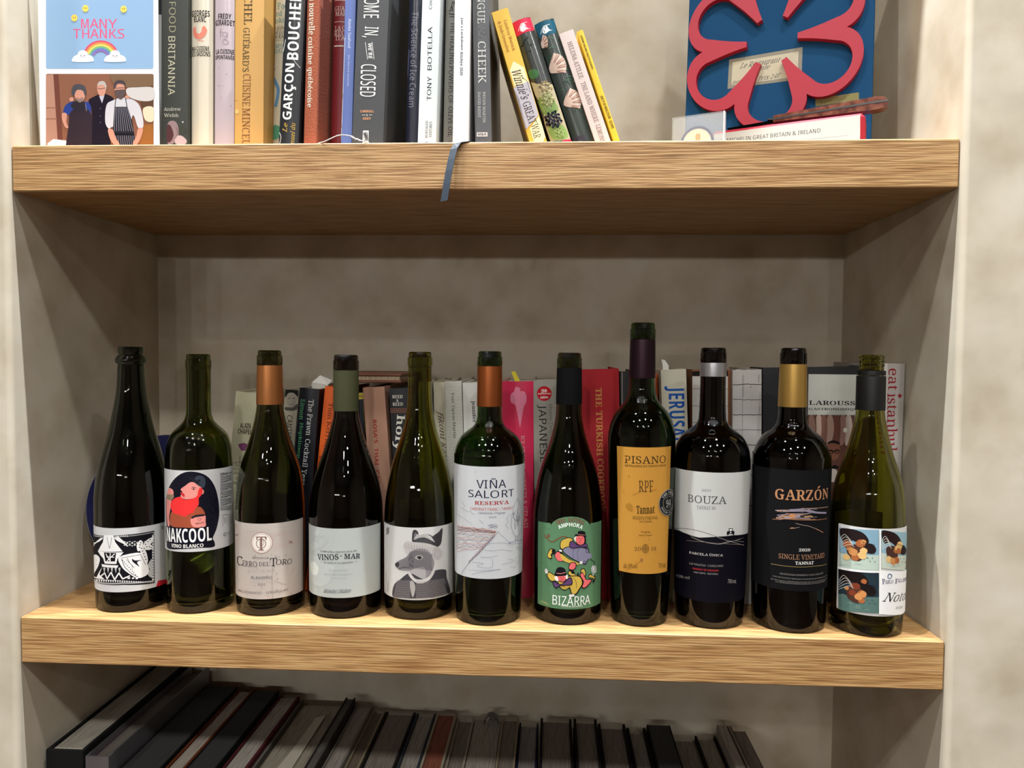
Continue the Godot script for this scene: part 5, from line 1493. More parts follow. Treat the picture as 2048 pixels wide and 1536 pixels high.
func art_3(c: Canvas) -> void:
	c.curve([-47.8, 99.8, -16.2, 102.9, 6.1, 102.6, 18.4, 96.3], 0.22, "#cbb0a8")
	c.curve([-47.8, 97.3, -16.2, 100.8, 6.1, 101.3, 18.4, 95.2], 0.22, "#cbb0a8")
	c.curve([-47.7, 94.9, -16.2, 98.8, 6.1, 99.9, 18.4, 94.1], 0.22, "#cbb0a8")
	c.curve([-47.7, 92.4, -16.2, 96.7, 6.1, 98.6, 18.4, 93.0], 0.22, "#cbb0a8")
	c.curve([-47.7, 89.9, -16.2, 94.6, 6.1, 97.3, 18.4, 91.8], 0.22, "#cbb0a8")
	c.curve([-47.7, 87.4, -16.3, 92.6, 6.1, 96.0, 18.4, 90.7], 0.22, "#cbb0a8")
	c.curve([-47.7, 84.9, -16.3, 90.5, 6.0, 94.7, 18.4, 89.6], 0.22, "#cbb0a8")
	c.curve([-47.7, 82.4, -16.3, 88.5, 6.0, 93.4, 18.4, 88.5], 0.22, "#cbb0a8")
	c.curve([-47.7, 79.9, -16.3, 86.4, 6.0, 92.1, 18.4, 87.4], 0.22, "#cbb0a8")
	c.curve([-47.7, 77.4, -16.4, 84.3, 6.0, 90.8, 18.4, 86.2], 0.22, "#cbb0a8")
	c.curve([-47.7, 74.9, -16.4, 82.3, 6.0, 89.5, 18.4, 85.1], 0.22, "#cbb0a8")
	c.curve([16.7, 99.3, 29.4, 97.9, 41.9, 98.6, 62.2, 99.5], 0.22, "#cbb0a8")
	c.curve([16.7, 96.5, 29.4, 95.8, 41.9, 96.7, 62.2, 97.2], 0.22, "#cbb0a8")
	c.curve([16.7, 93.7, 29.4, 93.7, 41.9, 94.8, 62.1, 94.9], 0.22, "#cbb0a8")
	c.curve([16.6, 90.9, 29.4, 91.7, 41.9, 92.9, 62.1, 92.6], 0.22, "#cbb0a8")
	c.curve([16.6, 88.1, 29.4, 89.6, 41.9, 91.0, 62.1, 90.2], 0.22, "#cbb0a8")
	c.curve([16.6, 85.3, 29.3, 87.5, 41.9, 89.1, 62.1, 87.9], 0.22, "#cbb0a8")
	c.curve([16.6, 82.5, 29.3, 85.5, 41.8, 87.2, 62.1, 85.6], 0.22, "#cbb0a8")
	c.curve([16.6, 79.7, 29.3, 83.4, 41.8, 85.3, 62.1, 83.3], 0.22, "#cbb0a8")
	c.curve([16.6, 76.9, 29.3, 81.3, 41.8, 83.4, 62.1, 80.9], 0.22, "#cbb0a8")
	c.line([18.5, 99.1, 19.0, 94.9], 0.18, "#c4a79e")
	c.line([19.6, 99.3, 20.1, 95.1], 0.18, "#c4a79e")
	c.line([20.8, 99.4, 21.3, 95.3], 0.18, "#c4a79e")
	c.line([21.9, 99.5, 22.5, 95.4], 0.18, "#c4a79e")
	c.line([23.1, 99.6, 23.6, 95.6], 0.18, "#c4a79e")
	c.line([24.3, 99.8, 24.8, 95.8], 0.18, "#c4a79e")
	c.line([25.5, 99.9, 26.0, 95.9], 0.18, "#c4a79e")
	c.line([26.7, 100.0, 27.2, 96.1], 0.18, "#c4a79e")
	c.line([27.9, 100.0, 28.4, 96.2], 0.18, "#c4a79e")
	c.line([29.1, 100.1, 29.7, 96.3], 0.18, "#c4a79e")
	c.line([30.4, 100.2, 30.9, 96.4], 0.18, "#c4a79e")
	c.line([31.6, 100.2, 32.2, 96.5], 0.18, "#c4a79e")
	c.line([32.9, 100.3, 33.5, 96.6], 0.18, "#c4a79e")
	c.line([34.2, 100.3, 34.8, 96.7], 0.18, "#c4a79e")
	c.line([35.6, 100.4, 36.2, 96.8], 0.18, "#c4a79e")
	c.line([36.9, 100.4, 37.5, 96.9], 0.18, "#c4a79e")
	c.line([38.3, 100.4, 39.0, 96.9], 0.18, "#c4a79e")
	c.line([39.8, 100.4, 40.4, 96.9], 0.18, "#c4a79e")
	c.line([41.2, 100.3, 41.9, 97.0], 0.18, "#c4a79e")
	c.line([42.7, 100.3, 43.4, 97.0], 0.18, "#c4a79e")
	c.line([44.3, 100.2, 45.0, 97.0], 0.18, "#c4a79e")
	c.line([45.9, 100.2, 46.7, 96.9], 0.18, "#c4a79e")
	c.line([47.6, 100.1, 48.4, 96.9], 0.18, "#c4a79e")
	c.line([49.4, 99.9, 50.3, 96.8], 0.18, "#c4a79e")
	c.line([51.3, 99.8, 52.2, 96.7], 0.18, "#c4a79e")
	c.line([53.4, 99.6, 54.3, 96.5], 0.18, "#c4a79e")
	c.line([19.3, 86.9, 18.3, 80.4], 0.18, "#c4a79e")
	c.line([20.8, 86.9, 19.9, 80.6], 0.18, "#c4a79e")
	c.line([22.3, 87.0, 21.4, 80.7], 0.18, "#c4a79e")
	c.line([23.9, 87.0, 22.9, 80.8], 0.18, "#c4a79e")
	c.line([25.4, 87.0, 24.5, 80.9], 0.18, "#c4a79e")
	c.line([27.0, 86.9, 26.0, 81.0], 0.18, "#c4a79e")
	c.line([28.6, 86.9, 27.6, 81.0], 0.18, "#c4a79e")
	c.line([30.2, 86.8, 29.2, 81.1], 0.18, "#c4a79e")
	c.line([31.9, 86.8, 30.9, 81.1], 0.18, "#c4a79e")
	c.line([33.6, 86.7, 32.5, 81.1], 0.18, "#c4a79e")
	c.line([35.3, 86.6, 34.2, 81.1], 0.18, "#c4a79e")
	c.line([37.1, 86.4, 36.0, 81.1], 0.18, "#c4a79e")
	c.line([38.9, 86.3, 37.8, 81.0], 0.18, "#c4a79e")
	c.line([40.8, 86.1, 39.6, 80.9], 0.18, "#c4a79e")
	c.line([42.8, 85.9, 41.6, 80.8], 0.18, "#c4a79e")
	c.line([44.8, 85.6, 43.6, 80.7], 0.18, "#c4a79e")
	c.disc(4.6, 88.6, 12.74, 12.74, "#e9dfd7")
	c.ring(4.6, 88.6, 12.38, 12.38, 0.72, "#9b7a72")
	c.ring(4.6, 88.6, 10.77, 10.77, 0.45, "#9b7a72")
	c.text("T", -1.6, 87.8, 10.3, 87.7, 16.60, "r", "#7d5f58")
	c.ring(4.0, 87.7, 5.56, 5.56, 0.81, "#7d5f58")
	c.line([2.9, 93.1, 2.8, 83.9], 0.63, "#7d5f58")
	c.curve([2.9, 92.8, 6.5, 91.4, 6.7, 86.7, 2.8, 84.1], 0.54, "#7d5f58")
	c.poly([36.3, 89.2, 37.9, 87.2, 40.7, 87.0, 41.8, 84.4, 40.7, 82.7, 40.1, 84.9, 38.5, 85.0, 37.6, 83.3, 37.0, 86.3], "#9b7a72")
	c.poly([-42.3, 104.8, -37.0, 105.2, -34.6, 104.6, -40.2, 103.7], "#7d6a66")
	c.poly([-43.3, 91.9, -32.3, 95.8, -29.7, 95.6, -36.7, 92.6], "#7d6a66")
	c.text("BODEGA", -6.7, 70.7, 13.0, 70.4, 2.15, "r", "#4e4848")
	c.text("C", -34.4, 63.2, -21.2, 65.2, 10.77, "r", "#2b2a2c")
	c.text("ERRO", -21.7, 62.5, -0.8, 63.2, 6.46, "r", "#2b2a2c")
	c.text("DEL", 1.4, 63.4, 13.4, 63.1, 4.49, "r", "#2b2a2c")
	c.text("T", 14.0, 65.1, 21.8, 64.9, 9.69, "r", "#2b2a2c")
	c.text("ORO", 20.9, 64.7, 40.5, 62.6, 6.46, "r", "#2b2a2c")
	c.text("PIRIAPOLIS", -12.5, 56.0, 20.0, 55.9, 2.69, "s", "#bfb1a8")
	c.text("ALBARIÑO", -8.7, 47.2, 16.4, 47.3, 3.77, "s", "#55585e")
	c.text("SOBRE LIAS", -10.9, 42.6, 16.8, 42.6, 2.69, "s", "#c0b2aa")
	c.text("2021", -0.2, 38.9, 8.5, 39.0, 2.51, "r", "#6b6668")
	c.text("MALDONADO · URUGUAY", -31.0, 28.3, 35.8, 29.4, 3.05, "s", "#6e6264")
	c.disc(-8.2, 48.1, 0.66, 0.90, "#a59a90")
	c.disc(21.2, 71.3, 0.37, 1.11, "#a59a90")
	c.disc(-6.2, 63.6, 1.16, 0.78, "#a59a90")
	c.disc(37.8, 47.9, 0.88, 0.49, "#a59a90")
	c.disc(21.7, 31.2, 0.78, 1.02, "#a59a90")
	c.disc(24.6, 70.9, 0.97, 0.89, "#a59a90")
	c.disc(-2.7, 73.9, 1.06, 0.78, "#a59a90")
	c.disc(28.0, 29.7, 0.94, 1.19, "#a59a90")
	c.disc(4.2, 35.9, 0.72, 1.20, "#a59a90")
	c.disc(41.8, 66.1, 0.47, 0.55, "#a59a90")
	c.disc(51.0, 46.7, 0.87, 0.63, "#a59a90")
	c.disc(12.5, 56.1, 0.64, 0.88, "#a59a90")
	c.disc(18.0, 29.9, 0.91, 1.19, "#a59a90")
	c.disc(39.4, 21.5, 0.90, 0.51, "#a59a90")
	c.disc(39.8, 22.8, 1.09, 0.87, "#a59a90")
	c.disc(27.8, 63.1, 1.03, 0.87, "#a59a90")
	c.disc(-4.1, 72.2, 1.05, 1.25, "#a59a90")
	c.disc(-23.5, 33.2, 0.69, 0.49, "#a59a90")
	c.disc(-3.6, 37.3, 1.06, 0.40, "#a59a90")
	c.disc(20.4, 72.4, 0.94, 0.66, "#a59a90")
	c.disc(41.7, 21.5, 0.77, 1.26, "#a59a90")
	c.disc(-2.1, 71.6, 0.84, 0.39, "#a59a90")
	c.disc(-11.7, 54.6, 0.85, 0.50, "#a59a90")
	c.disc(-30.4, 28.4, 0.61, 1.22, "#a59a90")
	c.disc(43.4, 51.6, 0.73, 0.83, "#a59a90")
	c.disc(22.4, 44.7, 0.81, 0.92, "#a59a90")
	c.disc(48.0, 43.9, 0.71, 1.01, "#a59a90")
	c.disc(-8.1, 60.2, 1.15, 0.83, "#a59a90")
	c.disc(15.6, 74.5, 0.69, 0.88, "#a59a90")
	c.disc(-34.6, 40.1, 0.87, 0.41, "#a59a90")
	c.disc(21.2, 51.3, 0.91, 0.68, "#a59a90")
	c.disc(27.1, 36.9, 0.38, 0.41, "#a59a90")
	c.disc(24.7, 26.0, 0.56, 0.77, "#a59a90")
	c.disc(18.7, 58.9, 0.65, 0.64, "#a59a90")
	c.disc(2.3, 46.0, 0.60, 0.70, "#a59a90")
	c.disc(32.5, 71.5, 0.82, 1.02, "#a59a90")
	c.disc(-2.1, 64.4, 1.01, 0.57, "#a59a90")
	c.disc(-12.7, 53.1, 0.92, 0.45, "#a59a90")
	c.disc(-1.2, 59.0, 1.03, 0.75, "#a59a90")
	c.disc(39.6, 63.0, 0.63, 0.94, "#a59a90")
	c.disc(42.3, 48.2, 0.54, 0.47, "#a59a90")
	c.disc(14.2, 65.7, 1.01, 1.11, "#a59a90")
	c.disc(-13.0, 60.9, 1.01, 0.94, "#a59a90")
	c.disc(35.2, 55.1, 0.46, 0.62, "#a59a90")
	c.disc(34.2, 59.0, 0.64, 0.73, "#a59a90")
	c.disc(6.2, 55.2, 1.10, 0.50, "#a59a90")
	c.curve([16.9, 58.1, 16.4, 47.8, 16.3, 33.8, 16.7, 21.5], 0.45, "#9a9088")
	c.curve([-14.5, 33.2, -15.2, 20.9], 0.54, "#b3a89f")
	c.curve([18.1, 43.0, 25.3, 39.2, 33.0, 35.9], 0.45, "#a79c93")
	c.disc(11.8, 24.3, 0.90, 0.54, "#c8877e")


func art_4(c: Canvas) -> void:
	c.blob([-55.4, 65.2, -36.0, 72.7, -18.1, 69.2, -2.6, 65.9, -1.6, 61.3, -5.5, 52.8, -9.5, 43.2, -19.5, 37.3, -30.7, 37.1, -44.3, 43.3, -55.3, 51.8], "#b9beba")
	c.blob([-44.0, 59.5, -36.0, 64.7, -27.4, 63.1, -23.8, 57.2, -27.4, 50.0, -36.2, 49.1, -42.4, 53.3], "#d3d8cf")
	c.blob([-39.2, 85.2, -32.0, 89.5, -24.4, 87.0, -25.8, 81.2, -35.9, 79.3], "#b9beba")
	c.blob([-31.1, 99.0, -27.1, 103.4, -23.0, 101.2, -25.7, 96.1], "#b9beba")
	c.line([-36.0, 73.7, -30.4, 81.3, -18.1, 85.1, -8.3, 93.4, -18.0, 99.9, -27.2, 90.3], 0.90, "#b9beba")
	c.line([-23.0, 98.4, -11.4, 94.1, -21.8, 81.8], 0.63, "#b9beba")
	c.ring(-33.8, 87.2, 2.34, 2.34, 0.72, "#b9beba")
	c.curve([-27.5, 37.8, -24.0, 34.7, -22.7, 29.8], 0.36, "#a4aaa6")
	c.curve([-2.6, 65.0, 8.4, 66.0, 11.1, 62.1], 0.36, "#c4c9c4")
	c.text("COMPAÑÍA URUGUAYA DE", -21.1, 80.0, 24.4, 80.9, 2.34, "R", "#4c5052")
	c.text("VINOS", -25.1, 72.1, 3.0, 74.7, 6.83, "R", "#303436")
	c.text("DEL", 4.7, 75.7, 7.5, 75.8, 1.98, "R", "#555a5a")
	c.text("MAR", 9.5, 75.0, 28.2, 74.1, 5.93, "R", "#303436")
	c.text("PUEBLO GARZÓN", -15.8, 66.9, 19.7, 67.8, 2.34, "R", "#5a5f60")
	c.line([-20.6, 66.7, -17.6, 67.0], 0.36, "#6a6f70")
	c.line([21.5, 67.8, 24.3, 67.7], 0.36, "#6a6f70")
	c.text("ALBARIÑO", -8.9, 58.5, 13.8, 58.8, 2.34, "r", "#a3a8a4")
	c.text("MALDONADO", -15.3, 53.0, 18.3, 53.7, 1.80, "r", "#9aa09c")
	c.text("URUGUAY", -6.0, 49.2, 12.4, 49.4, 1.44, "r", "#a9aea9")
	c.text("Michelini i Mufatto", -15.4, 33.2, 17.4, 34.2, 4.67, "r", "#4a4f50", 0.50)


func art_5(c: Canvas) -> void:
	c.blob([-0.5, 92.6, -1.1, 102.3, 0.6, 107.6, 4.7, 106.5, 7.7, 99.5, 7.4, 92.6], "#3b393c")
	c.blob([1.3, 95.4, 1.1, 102.3, 3.3, 104.4, 5.5, 98.2], "#6d6a6c")
	c.blob([4.7, 91.3, 6.1, 99.6, 12.9, 102.8, 21.3, 100.3, 27.3, 93.8, 27.4, 85.4], "#4a484a")
	c.blob([22.1, 90.3, 22.8, 98.5, 30.5, 103.1, 36.1, 107.2, 36.0, 98.1, 33.9, 88.6, 27.4, 85.4], "#3b393c")
	c.blob([-12.4, 88.4, -7.9, 93.7, 2.0, 93.3, 15.7, 91.5, 30.5, 85.0, 36.1, 78.4, 34.0, 71.8, 27.4, 70.3, 19.9, 79.4, 10.2, 84.9, -0.8, 84.3, -6.4, 78.5, -10.5, 83.8], "#b7b3b0")
	c.blob([-23.8, 64.7, -18.8, 69.6, -9.3, 74.8, -2.1, 82.2, 6.1, 85.7, 15.7, 83.9, 22.8, 74.9, 25.1, 66.2, 21.4, 56.9, 13.0, 48.0, 2.1, 49.7, -0.7, 58.0, -9.3, 59.1, -17.9, 59.3], "#8a8688")
	c.blob([-3.5, 57.9, 3.4, 62.2, 13.0, 63.3, 14.4, 50.7, 3.4, 48.3], "#a8a4a4")
	c.disc(6.9, 75.2, 4.59, 2.70, "#d5d1cc")
	c.blob([4.5, 75.4, 7.5, 77.0, 10.2, 74.8, 7.5, 72.9], "#15151a")
	c.blob([-23.8, 64.7, -19.7, 68.1, -17.1, 65.7, -19.7, 61.8, -22.0, 62.2], "#3b393c")
	c.curve([-17.9, 60.0, -10.8, 62.9, -3.5, 62.7], 0.67, "#3b393c")
	c.curve([-3.6, 82.1, -5.2, 73.0, -4.1, 63.4], 0.32, "#454245")
	c.curve([-2.7, 82.3, -4.4, 73.1, -3.3, 63.3], 0.32, "#454245")
	c.curve([-1.9, 82.4, -3.6, 73.1, -2.5, 63.2], 0.32, "#454245")
	c.curve([-1.1, 82.6, -2.8, 73.2, -1.7, 63.1], 0.32, "#454245")
	c.curve([-0.3, 82.7, -2.0, 73.2, -0.9, 63.0], 0.32, "#454245")
	c.curve([0.5, 82.8, -1.2, 73.2, -0.1, 62.9], 0.32, "#454245")
	c.curve([1.3, 82.9, -0.4, 73.2, 0.7, 62.8], 0.32, "#454245")
	c.curve([2.0, 83.0, 0.4, 73.2, 1.5, 62.7], 0.32, "#454245")
	c.curve([2.8, 83.1, 1.2, 73.3, 2.3, 62.6], 0.32, "#454245")
	c.curve([3.6, 83.2, 2.0, 73.3, 3.1, 62.4], 0.32, "#454245")
	c.curve([4.4, 83.2, 2.8, 73.3, 3.9, 62.3], 0.32, "#454245")
	c.curve([5.2, 83.2, 3.6, 73.3, 4.7, 62.2], 0.32, "#454245")
	c.curve([6.0, 83.2, 4.4, 73.3, 5.5, 62.0], 0.32, "#454245")
	c.curve([6.8, 83.2, 5.1, 73.3, 6.2, 61.9], 0.32, "#454245")
	c.curve([7.5, 83.1, 5.9, 73.3, 7.0, 61.8], 0.32, "#454245")
	c.curve([8.3, 83.0, 6.7, 73.2, 7.8, 61.6], 0.32, "#454245")
	c.curve([9.1, 82.9, 7.5, 73.2, 8.6, 61.5], 0.32, "#454245")
	c.curve([9.9, 82.8, 8.3, 73.2, 9.4, 61.3], 0.32, "#454245")
	c.curve([10.7, 82.6, 9.1, 73.2, 10.2, 61.1], 0.32, "#454245")
	c.curve([11.5, 82.4, 9.8, 73.1, 11.0, 61.0], 0.32, "#454245")
	c.curve([12.2, 82.2, 10.6, 73.1, 11.7, 60.8], 0.32, "#454245")
	c.curve([13.0, 82.0, 11.4, 73.1, 12.5, 60.6], 0.32, "#454245")
	c.curve([13.8, 81.7, 12.2, 73.0, 13.3, 60.5], 0.32, "#454245")
	c.curve([14.6, 81.4, 13.0, 73.0, 14.1, 60.3], 0.32, "#454245")
	c.curve([15.4, 81.1, 13.8, 72.9, 14.9, 60.1], 0.32, "#454245")
	c.curve([16.2, 80.7, 14.6, 72.9, 15.7, 59.9], 0.32, "#454245")
	c.curve([17.0, 80.4, 15.4, 72.8, 16.5, 59.7], 0.32, "#454245")
	c.curve([17.9, 80.0, 16.2, 72.8, 17.3, 59.5], 0.32, "#454245")
	c.curve([18.7, 79.6, 17.0, 72.7, 18.2, 59.3], 0.32, "#454245")
	c.curve([19.5, 79.2, 17.8, 72.6, 19.0, 59.1], 0.32, "#454245")
	c.curve([20.3, 78.7, 18.6, 72.5, 19.8, 58.9], 0.32, "#454245")
	c.curve([21.2, 78.3, 19.4, 72.5, 20.6, 58.7], 0.32, "#454245")
	c.curve([22.0, 77.8, 20.3, 72.4, 21.5, 58.4], 0.32, "#454245")
	c.curve([22.8, 77.3, 21.1, 72.3, 22.3, 58.2], 0.32, "#454245")
	c.curve([-20.5, 67.6, -19.5, 63.9, -18.8, 60.3], 0.30, "#4c494c")
	c.curve([-19.4, 68.2, -18.4, 64.3, -17.8, 60.4], 0.30, "#4c494c")
	c.curve([-18.4, 68.8, -17.4, 64.6, -16.8, 60.5], 0.30, "#4c494c")
	c.curve([-17.4, 69.4, -16.4, 65.0, -15.8, 60.6], 0.30, "#4c494c")
	c.curve([-16.3, 70.0, -15.4, 65.3, -14.9, 60.7], 0.30, "#4c494c")
	c.curve([-15.3, 70.6, -14.4, 65.6, -13.9, 60.7], 0.30, "#4c494c")
	c.curve([-14.3, 71.2, -13.4, 65.9, -13.0, 60.8], 0.30, "#4c494c")
	c.curve([-13.4, 71.7, -12.4, 66.2, -12.1, 60.9], 0.30, "#4c494c")
	c.curve([-12.4, 72.3, -11.5, 66.5, -11.2, 60.9], 0.30, "#4c494c")
	c.curve([-11.5, 72.8, -10.5, 66.8, -10.3, 61.0], 0.30, "#4c494c")
	c.curve([-10.5, 73.4, -9.6, 67.1, -9.4, 61.0], 0.30, "#4c494c")
	c.curve([-9.6, 73.9, -8.7, 67.4, -8.5, 61.1], 0.30, "#4c494c")
	c.curve([-8.7, 74.5, -7.8, 67.6, -7.6, 61.1], 0.30, "#4c494c")
	c.curve([-7.8, 75.0, -6.9, 67.9, -6.8, 61.1], 0.30, "#4c494c")
	c.curve([-6.9, 75.5, -6.0, 68.1, -5.9, 61.2], 0.30, "#4c494c")
	c.curve([-6.0, 76.0, -5.1, 68.4, -5.0, 61.2], 0.30, "#4c494c")
	c.curve([-5.1, 76.6, -4.2, 68.6, -4.2, 61.2], 0.30, "#4c494c")
	c.curve([-4.2, 77.1, -3.4, 68.9, -3.4, 61.2], 0.30, "#4c494c")
	c.curve([-3.3, 77.6, -2.5, 69.1, -2.5, 61.2], 0.30, "#4c494c")
	c.curve([-2.5, 78.1, -1.6, 69.3, -1.7, 61.2], 0.30, "#4c494c")
	c.curve([-1.6, 78.6, -0.8, 69.6, -0.9, 61.2], 0.30, "#4c494c")
	c.curve([-0.8, 79.0, 0.1, 69.8, -0.0, 61.2], 0.30, "#4c494c")
	c.curve([-9.0, 90.8, -7.9, 87.4, -5.7, 85.2], 0.32, "#77736f")
	c.curve([-5.6, 90.6, -4.7, 87.1, -2.9, 84.5], 0.32, "#77736f")
	c.curve([-2.2, 90.3, -1.6, 86.6, -0.1, 83.8], 0.32, "#77736f")
	c.curve([1.2, 90.0, 1.4, 86.1, 2.7, 83.0], 0.32, "#77736f")
	c.curve([4.4, 89.6, 4.5, 85.6, 5.4, 82.1], 0.32, "#77736f")
	c.curve([7.7, 89.1, 7.4, 85.0, 8.1, 81.2], 0.32, "#77736f")
	c.curve([11.0, 88.6, 10.4, 84.3, 10.9, 80.3], 0.32, "#77736f")
	c.curve([14.3, 88.0, 13.5, 83.6, 13.6, 79.3], 0.32, "#77736f")
	c.curve([17.6, 87.4, 16.5, 82.9, 16.4, 78.3], 0.32, "#77736f")
	c.curve([21.1, 86.6, 19.6, 82.0, 19.2, 77.2], 0.32, "#77736f")
	c.curve([24.6, 85.8, 22.8, 81.1, 22.1, 76.1], 0.32, "#77736f")
	c.curve([28.3, 84.9, 26.1, 80.2, 25.1, 74.9], 0.32, "#77736f")
	c.curve([0.6, 96.8, 12.9, 99.0, 25.8, 91.9], 0.40, "#e6e3de")
	c.curve([1.3, 97.9, 12.9, 99.9, 24.9, 93.3], 0.40, "#e6e3de")
	c.curve([2.0, 99.0, 12.9, 100.7, 24.0, 94.6], 0.40, "#e6e3de")
	c.curve([2.7, 100.1, 12.9, 101.5, 23.1, 96.0], 0.40, "#e6e3de")
	c.curve([3.3, 101.2, 12.9, 102.4, 22.2, 97.3], 0.40, "#e6e3de")
	c.curve([4.0, 102.3, 12.9, 103.2, 21.3, 98.7], 0.40, "#e6e3de")
	c.blob([-28.3, 26.6, -25.2, 39.9, -16.3, 47.7, -3.5, 56.5, 13.0, 49.4, 24.4, 57.9, 41.6, 56.1, 43.9, 45.7, 51.8, 26.4, 41.8, 26.3, 21.5, 26.5, -0.7, 26.7, -18.8, 25.9], "#444145")
	c.blob([-4.9, 53.6, -3.5, 57.2, 3.4, 49.7, 15.8, 50.5, 24.4, 59.3, 25.2, 55.7, 17.9, 46.9, 4.8, 44.8], "#c9c5c1")
	c.blob([-3.5, 46.8, 0.7, 46.2, 2.8, 38.6, 0.0, 28.1, -2.8, 35.7], "#a9a5a1")
	c.curve([-20.5, 46.3, -10.8, 46.8, -3.5, 47.9], 0.35, "#989492")
	c.curve([3.4, 47.2, 20.0, 46.8, 39.7, 45.8], 0.35, "#989492")
	c.curve([-20.9, 45.0, -10.8, 45.5, -3.5, 46.6], 0.35, "#989492")
	c.curve([3.4, 45.9, 20.0, 45.5, 40.1, 44.5], 0.35, "#989492")
	c.curve([-21.2, 43.7, -10.8, 44.3, -3.5, 45.4], 0.35, "#989492")
	c.curve([3.4, 44.7, 20.0, 44.2, 40.5, 43.1], 0.35, "#989492")
	c.curve([-21.6, 42.4, -10.8, 43.0, -3.5, 44.1], 0.35, "#989492")
	c.curve([3.4, 43.4, 20.0, 43.0, 40.9, 41.7], 0.35, "#989492")
	c.curve([-22.0, 41.0, -10.8, 41.8, -3.5, 42.9], 0.35, "#989492")
	c.curve([3.4, 42.2, 20.0, 41.7, 41.3, 40.3], 0.35, "#989492")
	c.curve([-22.3, 39.7, -10.8, 40.5, -3.5, 41.6], 0.35, "#989492")
	c.curve([3.4, 40.9, 20.0, 40.5, 41.7, 39.0], 0.35, "#989492")
	c.curve([-22.7, 38.4, -10.8, 39.2, -3.5, 40.4], 0.35, "#989492")
	c.curve([3.4, 39.7, 20.0, 39.2, 42.2, 37.6], 0.35, "#989492")
	c.curve([-23.1, 37.1, -10.8, 38.0, -3.5, 39.1], 0.35, "#989492")
	c.curve([3.4, 38.4, 20.0, 38.0, 42.6, 36.2], 0.35, "#989492")
	c.curve([-23.4, 35.7, -10.8, 36.7, -3.5, 37.9], 0.35, "#989492")
	c.curve([3.4, 37.2, 20.0, 36.7, 43.1, 34.8], 0.35, "#989492")
	c.curve([-23.8, 34.4, -10.8, 35.5, -3.5, 36.6], 0.35, "#989492")
	c.curve([3.4, 35.9, 20.0, 35.4, 43.5, 33.4], 0.35, "#989492")
	c.curve([-24.2, 33.1, -10.8, 34.2, -3.5, 35.4], 0.35, "#989492")
	c.curve([3.5, 34.7, 20.0, 34.2, 44.0, 32.0], 0.35, "#989492")
	c.curve([-24.6, 31.7, -10.8, 33.0, -3.5, 34.1], 0.35, "#989492")
	c.curve([3.5, 33.4, 20.1, 32.9, 44.4, 30.6], 0.35, "#989492")
	c.curve([-25.0, 30.4, -10.8, 31.7, -3.5, 32.8], 0.35, "#989492")
	c.curve([3.5, 32.2, 20.1, 31.7, 44.9, 29.2], 0.35, "#989492")
	c.curve([-25.4, 29.0, -10.8, 30.5, -3.5, 31.6], 0.35, "#989492")
	c.curve([3.5, 30.9, 20.1, 30.4, 45.4, 27.8], 0.35, "#989492")
	c.curve([-25.8, 27.7, -10.8, 29.2, -3.5, 30.3], 0.35, "#989492")
	c.curve([3.5, 29.7, 20.1, 29.2, 45.9, 26.4], 0.35, "#989492")
	c.curve([-26.2, 26.3, -10.8, 28.0, -3.5, 29.1], 0.35, "#989492")
	c.curve([3.5, 28.4, 20.1, 27.9, 46.4, 25.0], 0.35, "#989492")
	c.curve([-26.6, 25.0, -10.8, 26.7, -3.5, 27.8], 0.35, "#989492")
	c.curve([3.5, 27.2, 20.1, 26.6, 46.9, 23.6], 0.35, "#989492")
	c.curve([38.7, 41.2, 41.8, 34.8, 44.4, 27.8], 0.54, "#1f1d20")
	c.curve([40.3, 40.0, 42.8, 34.6, 45.4, 27.5], 0.54, "#1f1d20")
	c.curve([42.0, 38.8, 43.9, 34.3, 46.3, 27.3], 0.54, "#1f1d20")
	c.curve([43.7, 37.5, 45.1, 34.0, 47.3, 27.0], 0.54, "#1f1d20")
	c.curve([45.5, 36.2, 46.3, 33.7, 48.4, 26.7], 0.54, "#1f1d20")
	c.curve([47.5, 34.8, 47.5, 33.3, 49.4, 26.4], 0.54, "#1f1d20")
	c.text("FOLKLORE", -43.4, 26.3, -43.3, 52.0, 2.02, "s", "#4a484a")
	c.text("TINTO", -37.6, 28.6, -37.6, 41.6, 1.89, "s", "#2e2c2e")
	c.line([-42.7, 101.1, -40.4, 105.8], 0.54, "#3a3838")
	c.line([-40.8, 100.5, -38.7, 106.7], 0.54, "#3a3838")
	c.line([-39.1, 101.4, -37.2, 106.3], 0.54, "#3a3838")
	c.line([-37.5, 100.7, -35.7, 107.1], 0.54, "#3a3838")
	c.line([-36.0, 101.6, -34.4, 106.6], 0.54, "#3a3838")
	c.line([-41.9, 96.7, -39.7, 100.5], 0.54, "#3a3838")
	c.line([-40.1, 97.4, -38.1, 101.3], 0.54, "#3a3838")
	c.line([-38.4, 98.0, -36.6, 102.0], 0.54, "#3a3838")
	c.line([-36.9, 98.6, -35.2, 102.7], 0.54, "#3a3838")


